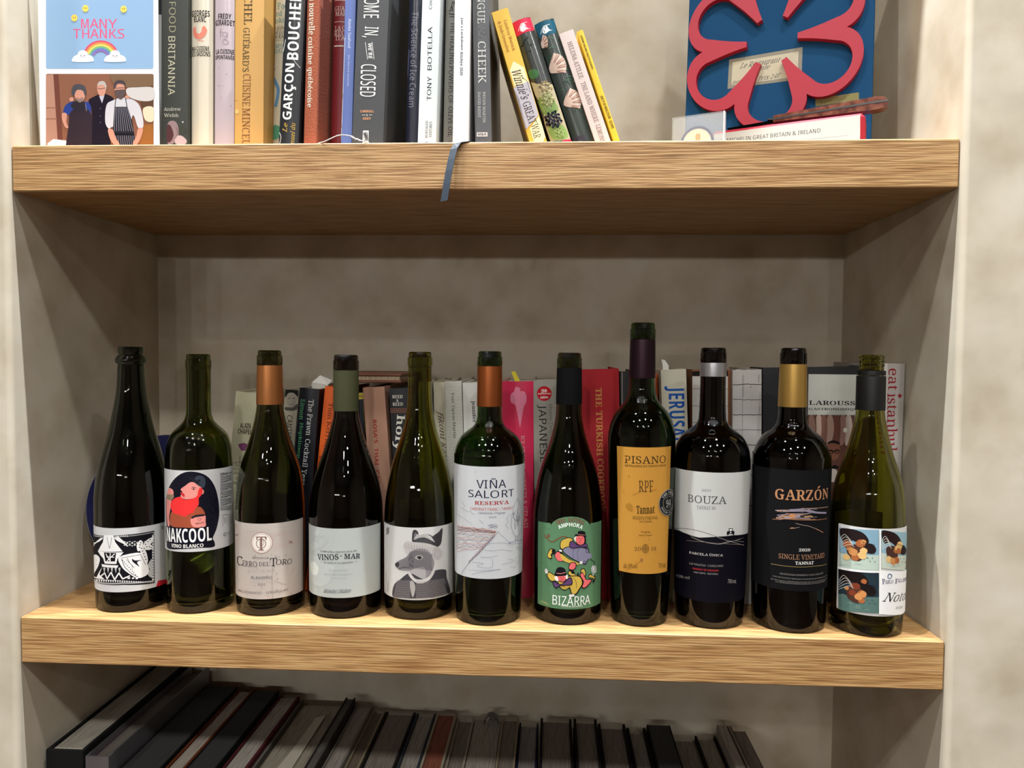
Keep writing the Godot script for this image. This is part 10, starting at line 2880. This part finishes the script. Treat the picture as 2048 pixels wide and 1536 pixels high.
func spine_grid_white(c: Canvas) -> void:
	c.line([-17.6, 296.2, -14.9, 296.2, -12.2, 297.1, -9.5, 297.0, -6.8, 296.2, -4.1, 296.3, -1.4, 296.3, 1.3, 296.7, 4.0, 296.3, 6.7, 296.3, 9.4, 296.3, 12.1, 296.7, 14.8, 296.4, 17.5, 296.4], 0.62, "#26231f")
	c.line([-17.6, 277.5, -14.9, 277.2, -12.2, 277.2, -9.5, 277.6, -6.8, 277.7, -4.1, 277.9, -1.4, 278.1, 1.3, 278.1, 4.0, 277.6, 6.7, 277.7, 9.4, 277.6, 12.1, 277.1, 14.8, 277.4, 17.5, 277.4], 0.93, "#26231f")
	c.line([-17.6, 259.1, -14.9, 259.3, -12.2, 258.9, -9.5, 259.1, -6.8, 258.7, -4.0, 258.2, -1.3, 258.5, 1.4, 259.0, 4.1, 258.2, 6.8, 258.3, 9.5, 258.4, 12.2, 258.2, 14.9, 258.3, 17.6, 258.2], 0.62, "#26231f")
	c.line([-17.6, 240.0, -14.9, 239.3, -12.2, 239.3, -9.5, 240.1, -6.7, 239.5, -4.0, 239.5, -1.3, 239.8, 1.4, 239.7, 4.1, 239.7, 6.8, 239.2, 9.5, 239.6, 12.2, 239.3, 14.9, 239.8, 17.6, 239.2], 0.93, "#26231f")
	c.line([-17.6, 220.4, -14.9, 220.9, -12.2, 220.7, -9.4, 220.4, -6.7, 220.5, -4.0, 220.8, -1.3, 221.0, 1.4, 220.9, 4.1, 220.5, 6.8, 221.0, 9.5, 220.3, 12.2, 220.9, 14.9, 220.2, 17.6, 220.8], 0.62, "#26231f")
	c.line([-17.6, 201.3, -14.9, 201.6, -12.2, 201.8, -9.4, 201.7, -6.7, 201.6, -4.0, 201.6, -1.3, 201.9, 1.4, 202.0, 4.1, 201.7, 6.8, 201.2, 9.5, 201.5, 12.2, 202.1, 14.9, 201.3, 17.6, 201.4], 0.93, "#26231f")
	c.line([-17.6, 182.3, -14.9, 183.0, -12.1, 182.5, -9.4, 183.2, -6.7, 182.5, -4.0, 182.9, -1.3, 183.0, 1.4, 182.3, 4.1, 183.1, 6.8, 182.6, 9.6, 182.3, 12.3, 182.9, 15.0, 182.9, 17.7, 182.2], 0.62, "#26231f")
	c.line([-17.6, 163.7, -14.9, 163.4, -12.1, 164.1, -9.4, 163.8, -6.7, 164.0, -4.0, 163.4, -1.3, 164.0, 1.4, 163.1, 4.1, 164.1, 6.9, 163.3, 9.6, 164.1, 12.3, 163.8, 15.0, 163.2, 17.7, 163.9], 0.93, "#26231f")
	c.line([-17.6, 144.8, -14.9, 144.3, -12.1, 144.6, -9.4, 145.0, -6.7, 144.0, -4.0, 144.9, -1.3, 145.0, 1.5, 144.6, 4.2, 144.4, 6.9, 144.2, 9.6, 144.9, 12.3, 144.6, 15.0, 144.9, 17.7, 144.5], 0.62, "#26231f")
	c.line([-17.6, 125.1, -14.9, 125.1, -12.1, 125.0, -9.4, 125.1, -6.7, 125.0, -4.0, 125.1, -1.3, 125.4, 1.5, 125.6, 4.2, 125.2, 6.9, 125.5, 9.6, 125.8, 12.3, 125.4, 15.0, 125.0, 17.8, 125.7], 0.93, "#26231f")
	c.line([-6.0, 289.9, -6.1, 120.1], 0.52, "#33302c")
	c.line([-4.6, 288.9, -4.9, 261.5], 0.31, "#33302c")
	c.line([14.4, 289.7, 14.0, 279.1], 0.52, "#33302c")
	c.line([15.3, 249.1, 15.8, 238.4], 0.52, "#33302c")
	c.line([-16.8, 295.1, -16.8, 120.1], 0.21, "#a5a19b")
	c.line([-15.0, 295.1, -15.0, 120.1], 0.21, "#a5a19b")
	c.line([-13.2, 295.1, -13.1, 120.1], 0.21, "#a5a19b")
	c.line([-11.4, 295.1, -11.3, 120.1], 0.21, "#a5a19b")
	c.line([-9.6, 295.1, -9.5, 120.1], 0.21, "#a5a19b")
	c.line([-7.8, 295.0, -7.7, 120.1], 0.21, "#a5a19b")
	c.line([-6.0, 295.0, -5.9, 120.1], 0.21, "#a5a19b")
	c.line([-4.2, 295.0, -4.1, 120.1], 0.21, "#a5a19b")
	c.line([-2.4, 295.0, -2.3, 120.1], 0.21, "#a5a19b")
	c.line([-0.6, 295.0, -0.4, 120.1], 0.21, "#a5a19b")
	c.line([1.2, 295.0, 1.4, 120.1], 0.21, "#a5a19b")
	c.line([3.0, 294.9, 3.2, 120.1], 0.21, "#a5a19b")
	c.line([4.8, 294.9, 5.0, 120.1], 0.21, "#a5a19b")
	c.line([6.6, 294.9, 6.8, 120.1], 0.21, "#a5a19b")
	c.line([8.4, 294.9, 8.6, 120.1], 0.21, "#a5a19b")
	c.line([10.2, 294.9, 10.4, 120.1], 0.21, "#a5a19b")
	c.line([12.0, 294.8, 12.2, 120.1], 0.21, "#a5a19b")
	c.line([13.8, 294.8, 14.0, 120.1], 0.21, "#a5a19b")
	c.line([15.6, 294.8, 15.9, 120.1], 0.21, "#a5a19b")
	c.line([17.4, 294.8, 17.7, 120.1], 0.21, "#a5a19b")
	c.disc(4.0, 274.4, 0.62, 0.62, "#26231f")


func spine_larousse(c: Canvas) -> void:
	c.poly([-16.9, 289.5, 57.9, 287.6, 57.7, 236.6, -17.8, 238.1], "#bdbdb4")
	c.text("LAROUSSE", -16.4, 253.4, 48.8, 251.8, 5.48, "R", "#1a1a1a")
	c.text("GASTRONOMIQUE", -16.7, 245.2, 48.8, 243.6, 3.81, "R", "#1a1a1a")
	c.poly([-17.8, 237.6, 57.7, 236.3, 57.2, 131.5, -18.9, 132.0], "#5a3c34")
	c.blob([-16.4, 235.8, -10.7, 236.3, -8.4, 220.4, -11.9, 202.8, -17.6, 200.5, -16.5, 219.3], "#8a6a60")
	c.blob([-7.2, 235.7, -1.5, 236.2, 0.8, 220.3, -2.7, 202.7, -8.4, 200.4, -7.3, 219.2], "#b39a8e")
	c.blob([-0.9, 235.6, 4.8, 236.1, 7.1, 220.2, 3.6, 202.6, -2.1, 200.3, -1.0, 219.1], "#7a564a")
	c.blob([6.5, 235.5, 12.2, 236.0, 14.5, 220.1, 11.1, 202.5, 5.3, 200.3, 6.5, 219.1], "#a5857a")
	c.blob([14.5, 235.4, 20.3, 235.9, 22.6, 220.0, 19.1, 202.5, 13.4, 200.2, 14.5, 219.0], "#6a4238")
	c.blob([22.6, 235.3, 28.3, 235.8, 30.6, 220.0, 27.1, 202.4, 21.4, 200.1, 22.6, 218.9], "#94706a")
	c.blob([29.4, 235.2, 35.1, 235.7, 37.4, 219.9, 34.0, 202.3, 28.3, 200.0, 29.4, 218.8], "#b5a49a")
	c.disc(28.3, 218.2, 2.62, 3.10, "#d8d2ca")
	c.blob([6.5, 201.4, 13.4, 204.3, 20.3, 201.3, 22.0, 191.8, 19.1, 182.5, 12.2, 180.2, 7.1, 187.3], "#7a4e3c")
	c.blob([5.4, 201.4, 12.2, 205.5, 20.3, 203.6, 21.4, 200.1, 13.4, 201.9], "#1a1414")
	c.line([7.6, 192.6, 14.0, 191.3, 21.4, 193.0], 1.19, "#141010")
	c.ring(10.5, 190.8, 2.86, 2.38, 0.95, "#141010")
	c.ring(18.0, 191.3, 2.86, 2.38, 0.95, "#141010")
	c.poly([9.9, 172.5, 16.8, 174.2, 21.4, 170.7, 11.1, 168.4], "#141010")
	c.blob([6.5, 167.2, 16.8, 168.3, 21.4, 155.3, 7.6, 153.1], "#c8bcb4")


func spine_istanbul(c: Canvas) -> void:
	c.poly([-12.9, 305.1, -7.6, 305.2, -6.8, 215.0, -12.3, 214.9], "#c9c4bc")
	c.text("eat", -1.0, 299.0, -0.7, 272.3, 11.09, "r", "#8a1420")
	c.text("ıstanbul", -0.6, 268.4, 1.2, 196.5, 12.70, "r", "#8a1420")
	c.text("Andy", 2.3, 188.5, 2.6, 167.5, 5.08, "r", "#4a4642", 0.30)
	c.poly([8.0, 269.3, 8.9, 266.7, 11.6, 266.7, 9.5, 265.1, 10.4, 262.4, 8.1, 264.0, 6.0, 262.3, 6.8, 265.0, 4.5, 266.6, 7.2, 266.7], "#8a1420")


func spine_prints() -> Dictionary:
	return {"food_britannia": spine_food_britannia, "blanc": spine_blanc, "girardet": spine_girardet, "guerard": spine_guerard, "mcgee": spine_mcgee, "boucher": spine_boucher, "quebecoise": spine_quebecoise, "marchesi": spine_marchesi, "alaska": spine_alaska, "closed": spine_closed, "icecream_science": spine_icecream_science, "botella": spine_botella, "olive_oil": spine_olive_oil, "lockdown": spine_lockdown, "tongue_cheek": spine_tongue_cheek, "winnie": spine_winnie, "blackberry": spine_blackberry, "shells": spine_shells, "attlee": spine_attlee, "sauces": spine_sauces, "chapel": spine_chapel, "canteen": spine_canteen, "prawn": spine_prawn, "kerridge": spine_kerridge, "stripe_navy": spine_stripe_navy, "rosas": spine_rosas, "holy": spine_holy, "fermentation": spine_fermentation, "script_cream": spine_script_cream, "tipton": spine_tipton, "jennifer": spine_jennifer, "ices": spine_ices, "japanese": spine_japanese, "turkish": spine_turkish, "black_slim": spine_black_slim, "orange_slim": spine_orange_slim, "jerusalem": spine_jerusalem, "brown_inset": spine_brown_inset, "grid_white": spine_grid_white, "larousse": spine_larousse, "istanbul": spine_istanbul}


func art_card(c: Canvas) -> void:
	c.poly([65.5, 204.2, 66.6, 203.9, 67.3, 203.2, 67.6, 202.2, 66.4, 97.9, 66.1, 96.9, 65.3, 96.1, 64.2, 95.9, -62.0, 97.5, -63.1, 97.8, -63.9, 98.5, -64.1, 99.5, -62.3, 204.6, -62.0, 205.6, -61.2, 206.3, -60.1, 206.6], "#8fb0d0")
	c.poly([64.5, 90.0, 65.6, 89.7, 66.3, 89.0, 66.6, 88.0, 65.6, 4.4, 65.3, 3.4, 64.5, 2.7, 63.5, 2.4, -63.7, 3.3, -64.8, 3.6, -65.5, 4.3, -65.8, 5.4, -64.3, 89.5, -64.0, 90.6, -63.2, 91.3, -62.1, 91.6], "#8a5c48")
	c.text("MANY", -20.4, 149.3, 23.2, 148.6, 10.88, "m", "#e05a80")
	c.text("THANKS", -30.1, 137.8, 31.9, 136.9, 10.88, "m", "#e05a80")
	c.curve([23.0, 115.2, 19.4, 121.2, 13.8, 125.7, 7.0, 128.1, -0.3, 128.2, -7.2, 126.0, -12.9, 121.7, -16.7, 115.8], 2.38, "#e0607a")
	c.curve([20.7, 114.5, 17.6, 119.8, 12.6, 123.8, 6.6, 125.9, 0.1, 126.0, -6.1, 124.0, -11.1, 120.2, -14.5, 115.0], 2.38, "#f0a45a")
	c.curve([18.5, 113.8, 15.7, 118.4, 11.4, 121.9, 6.1, 123.8, 0.4, 123.9, -4.9, 122.1, -9.3, 118.8, -12.2, 114.2], 2.38, "#f2dc78")
	c.curve([16.3, 113.1, 13.9, 117.0, 10.2, 120.0, 5.7, 121.6, 0.8, 121.7, -3.8, 120.2, -7.5, 117.3, -10.0, 113.4], 2.38, "#8cc88a")
	c.curve([14.0, 112.3, 12.1, 115.6, 9.0, 118.1, 5.2, 119.4, 1.2, 119.5, -2.6, 118.2, -5.7, 115.9, -7.8, 112.6], 2.38, "#7a9ad8")
	c.curve([12.0, 111.7, 10.4, 114.4, 7.9, 116.4, 4.8, 117.5, 1.5, 117.5, -1.6, 116.5, -4.1, 114.6, -5.8, 111.9], 2.38, "#b08ac8")
	c.blob([-32.0, 107.9, -29.0, 111.8, -25.4, 113.4, -23.5, 116.8, -18.8, 118.4, -14.0, 116.7, -12.3, 113.3, -8.2, 111.5, -5.6, 107.7, -8.3, 105.1, -29.7, 105.3], "#f4f6fa")
	c.disc(-21.0, 112.0, 0.68, 0.91, "#6a5a5a")
	c.disc(-16.7, 112.0, 0.68, 0.91, "#6a5a5a")
	c.curve([-19.8, 110.9, -18.9, 110.2, -17.9, 110.9], 0.45, "#6a5a5a")
	c.blob([7.2, 107.3, 10.2, 111.3, 13.8, 112.9, 15.6, 116.3, 20.4, 117.9, 25.1, 116.1, 26.8, 112.7, 30.9, 111.0, 33.5, 107.2, 30.8, 104.6, 9.5, 104.8], "#f4f6fa")
	c.disc(18.1, 111.5, 0.68, 0.91, "#6a5a5a")
	c.disc(22.4, 111.4, 0.68, 0.91, "#6a5a5a")
	c.curve([19.3, 110.4, 20.2, 109.7, 21.2, 110.3], 0.45, "#6a5a5a")
	c.disc(-14.7, 166.6, 3.85, 4.08, "#f2cf62")
	c.disc(-15.9, 167.1, 0.57, 0.79, "#7a6030")
	c.disc(-13.5, 167.0, 0.57, 0.79, "#7a6030")
	c.disc(-28.3, 155.9, 3.85, 4.08, "#f2cf62")
	c.disc(-29.4, 156.4, 0.57, 0.79, "#7a6030")
	c.disc(-27.1, 156.3, 0.57, 0.79, "#7a6030")
	c.disc(31.6, 165.0, 3.85, 4.08, "#f2cf62")
	c.disc(30.5, 165.5, 0.57, 0.79, "#7a6030")
	c.disc(32.8, 165.5, 0.57, 0.79, "#7a6030")
	c.poly([-64.1, 90.1, -55.0, 90.9, -50.1, 63.8, -49.1, 15.8, -43.3, 3.2, -65.6, 3.3], "#b08470")
	c.poly([-55.0, 90.9, -49.0, 90.8, -44.5, 3.2, -50.5, 3.2], "#6e4236")
	c.line([-64.7, 51.9, -51.5, 51.8], 1.13, "#8a5f50")
	c.line([-65.0, 39.0, -51.1, 38.9], 1.13, "#8a5f50")
	c.poly([12.9, 90.1, 66.4, 89.1, 66.2, 76.1, 32.8, 74.2, 17.5, 80.1], "#7a5f48")
	c.blob([33.9, 73.1, 47.0, 74.6, 66.1, 73.8, 65.9, 60.3, 51.5, 58.7, 36.2, 64.0], "#c9c4c0")
	c.poly([50.3, 58.2, 65.9, 58.5, 65.8, 51.2, 51.4, 51.4], "#5a4030")
	c.blob([53.8, 50.2, 65.8, 51.2, 65.6, 35.3, 56.0, 36.6], "#d8cdb0")
	c.poly([51.2, 30.9, 65.7, 31.9, 65.4, 2.4, 47.2, 2.5], "#96602f")
	c.poly([-63.6, 10.2, -56.3, 15.3, -19.3, 10.8, -19.3, 6.4, -63.6, 6.7], "#e0dce0")
	c.blob([-40.8, 8.9, -37.5, 29.4, -35.4, 46.5, -28.1, 53.3, -15.0, 53.1, -9.8, 46.3, -8.2, 29.2, -7.4, 2.9, -39.7, 3.1], "#33282f")
	c.blob([-43.5, 46.6, -40.0, 55.1, -31.6, 59.0, -25.7, 56.7, -13.7, 58.3, -9.7, 53.1, -10.4, 44.0, -13.9, 49.7, -30.6, 49.9, -37.3, 43.1], "#2b3f86")
	c.blob([-34.1, 53.3, -29.2, 59.0, -18.5, 58.9, -15.7, 49.7, -24.7, 46.4], "#2e2a30")
	c.blob([-44.4, 45.5, -39.0, 44.3, -39.8, 35.1, -37.5, 28.3, -41.7, 29.4, -45.1, 38.6], "#c9907c")
	c.blob([-29.3, 68.1, -26.6, 72.6, -20.7, 72.0, -16.6, 67.9, -17.9, 61.1, -23.3, 57.8, -28.0, 61.8], "#c9907c")
	c.blob([-33.2, 70.4, -30.7, 77.2, -24.1, 79.2, -17.0, 76.5, -15.0, 70.2, -16.6, 65.1, -19.5, 71.4, -26.6, 72.0, -30.3, 65.3], "#4a4a50")
	c.curve([-26.8, 63.5, -23.5, 62.1, -20.2, 63.7], 0.45, "#7a4a40")
	c.blob([-28.0, 63.0, -23.5, 61.0, -18.4, 63.4, -20.9, 58.9, -25.7, 58.9], "#7a706c")
	c.line([-16.2, 56.6, -15.1, 47.5], 1.02, "#6f6a78")
	c.blob([-12.5, 59.9, -4.1, 65.0, 5.4, 67.7, 17.2, 63.0, 17.7, 54.0, 12.0, 29.0, 12.8, 2.8, -7.4, 2.9, -8.2, 34.9, -9.1, 51.9], "#1f1a24")
	c.poly([0.6, 64.9, 4.1, 56.4, 7.2, 66.0], "#b9b6c2")
	c.blob([-1.6, 75.7, 3.2, 80.2, 8.5, 77.9, 8.8, 69.9, 5.4, 64.9, 0.1, 66.6], "#c9907c")
	c.blob([-1.6, 76.9, 0.9, 81.4, 6.8, 81.9, 9.7, 76.7, 8.8, 72.2, 7.3, 76.8, 2.0, 78.0], "#b5aea8")
	c.curve([-1.0, 74.0, 3.1, 73.2, 8.1, 74.3], 0.57, "#3a3038")
	c.disc(1.8, 50.5, 0.57, 0.57, "#8a8690")
	c.disc(1.7, 41.6, 0.57, 0.57, "#8a8690")
	c.disc(1.6, 34.2, 0.57, 0.57, "#8a8690")
	c.blob([7.6, 34.7, 9.4, 54.0, 17.2, 59.6, 29.1, 62.9, 43.2, 59.4, 50.8, 50.2, 54.1, 29.8, 47.6, 27.6, 41.8, 42.4, 35.7, 29.9, 16.7, 28.9, 12.0, 26.7], "#c9c6cc")
	c.poly([19.2, 52.2, 34.9, 52.1, 40.5, 34.4, 44.9, 2.5, 22.3, 2.7, 16.6, 22.1], "#25222e")
	c.line([20.2, 51.7, 18.5, 23.8], 0.45, "#9a96a2")
	c.line([21.9, 51.6, 21.3, 23.8], 0.45, "#9a96a2")
	c.line([23.7, 51.6, 24.2, 23.8], 0.45, "#9a96a2")
	c.line([25.5, 51.6, 27.0, 23.7], 0.45, "#9a96a2")
	c.line([27.3, 51.6, 29.9, 23.7], 0.45, "#9a96a2")
	c.line([29.0, 51.6, 32.7, 23.7], 0.45, "#9a96a2")
	c.line([30.8, 51.6, 35.5, 23.7], 0.45, "#9a96a2")
	c.line([32.6, 51.5, 38.4, 23.6], 0.45, "#9a96a2")
	c.line([34.4, 51.5, 41.2, 23.6], 0.45, "#9a96a2")
	c.line([20.2, 18.7, 22.3, 2.7], 0.45, "#9a96a2")
	c.line([22.8, 18.7, 24.8, 2.7], 0.45, "#9a96a2")
	c.line([25.4, 18.6, 27.3, 2.7], 0.45, "#9a96a2")
	c.line([28.0, 18.6, 29.8, 2.6], 0.45, "#9a96a2")
	c.line([30.6, 18.6, 32.3, 2.6], 0.45, "#9a96a2")
	c.line([33.2, 18.6, 34.8, 2.6], 0.45, "#9a96a2")
	c.line([35.8, 18.5, 37.3, 2.6], 0.45, "#9a96a2")
	c.line([38.4, 18.5, 39.8, 2.6], 0.45, "#9a96a2")
	c.line([41.0, 18.5, 42.3, 2.6], 0.45, "#9a96a2")
	c.line([43.7, 18.5, 44.8, 2.5], 0.45, "#9a96a2")
	c.line([16.6, 20.4, 42.7, 19.6], 1.36, "#15131c")
	c.line([21.0, 61.9, 19.7, 52.2], 0.91, "#25222e")
	c.line([32.6, 62.9, 34.3, 52.1], 0.91, "#25222e")
	c.blob([10.8, 25.6, 16.7, 25.5, 20.1, 16.4, 24.8, 8.4, 21.2, 6.1, 14.1, 13.0], "#c9907c")
	c.blob([47.5, 26.4, 53.5, 26.4, 50.4, 15.0, 44.9, 7.1, 40.8, 9.4, 45.1, 17.3], "#c9907c")
	c.blob([19.2, 74.4, 23.4, 80.0, 29.9, 78.8, 31.8, 73.1, 29.1, 67.5, 22.0, 67.5], "#c9907c")
	c.blob([18.3, 74.4, 20.4, 81.2, 27.0, 83.3, 32.3, 80.4, 33.0, 74.2, 31.1, 77.6, 23.4, 78.6, 20.3, 73.2], "#4a4244")
	c.blob([19.7, 71.0, 25.6, 72.0, 32.2, 71.4, 30.9, 64.0, 26.7, 60.7, 21.4, 64.7], "#5a4c4c")
	c.line([20.9, 73.8, 31.0, 74.2], 0.57, "#2a2228")
	c.disc(-32.8, 61.3, 2.72, 2.49, "#c9907c")
	c.disc(35.0, 63.4, 2.95, 1.81, "#c9907c")


func art_board(c: Canvas) -> void:
	c.poly([56.4, 157.4, 147.8, 157.8, 147.6, 116.6, 55.4, 118.3], "#8e8c7e")
	c.poly([61.0, 152.8, 143.2, 153.0, 142.7, 120.6, 60.2, 122.6], "#c4bfa8")
	c.text("Le Restaurant", 71.8, 146.3, 121.1, 146.5, 6.76, "r", "#3a3a40", 0.50)
	c.text("Lalombe", 83.7, 139.8, 108.6, 139.7, 6.17, "r", "#3a3a40", 0.50)
	c.text("menu", 61.6, 125.5, 76.6, 125.2, 3.82, "r", "#3a3a40", 0.50)
	c.text("Prix 24F", 94.7, 125.8, 121.7, 126.0, 5.87, "r", "#3a3a40", 0.50)
	c.poly([164.7, 89.0, 214.7, 89.4, 214.9, 80.1, 165.3, 78.7], "#8a8456")
	c.text("4 Les Prix", 170.2, 83.8, 200.6, 85.1, 4.11, "r", "#6a6440", 0.40)


func art_plaque(c: Canvas) -> void:
	c.poly([-173.3, -4.2, -3.5, -3.1, -2.2, -58.1, -173.4, -39.7], "#b9bbb8")
	c.text("2022 MICHELIN GREAT BRITAIN & IRELAND", -170.3, -13.7, -45.9, -15.3, 4.84, "s", "#26282a")
	c.line([-170.1, -22.9, -15.2, -24.9], 0.43, "#8a8c8e")


func art_medal(c: Canvas) -> void:
	c.disc(-33.4, -34.0, 20.3, 20.3, "#26315c")
	c.disc(-33.4, -34.0, 17.4, 17.4, "#d8cfb4")
	c.ring(-33.4, -34.0, 17.4, 17.4, 0.5, "#8a8a9a")
	c.poly([-35.2, -25.7, -34.1, -22.4, -30.0, -22.6, -29.2, -26.4, -29.6, -30.5, -26.3, -33.6, -38.2, -32.2, -35.1, -29.8], "#c89a3c")
	c.line([-35.2, -24.7, -29.4, -25.4], 0.57, "#a87c2c")
	c.line([-35.2, -27.5, -29.3, -28.2], 0.57, "#a87c2c")
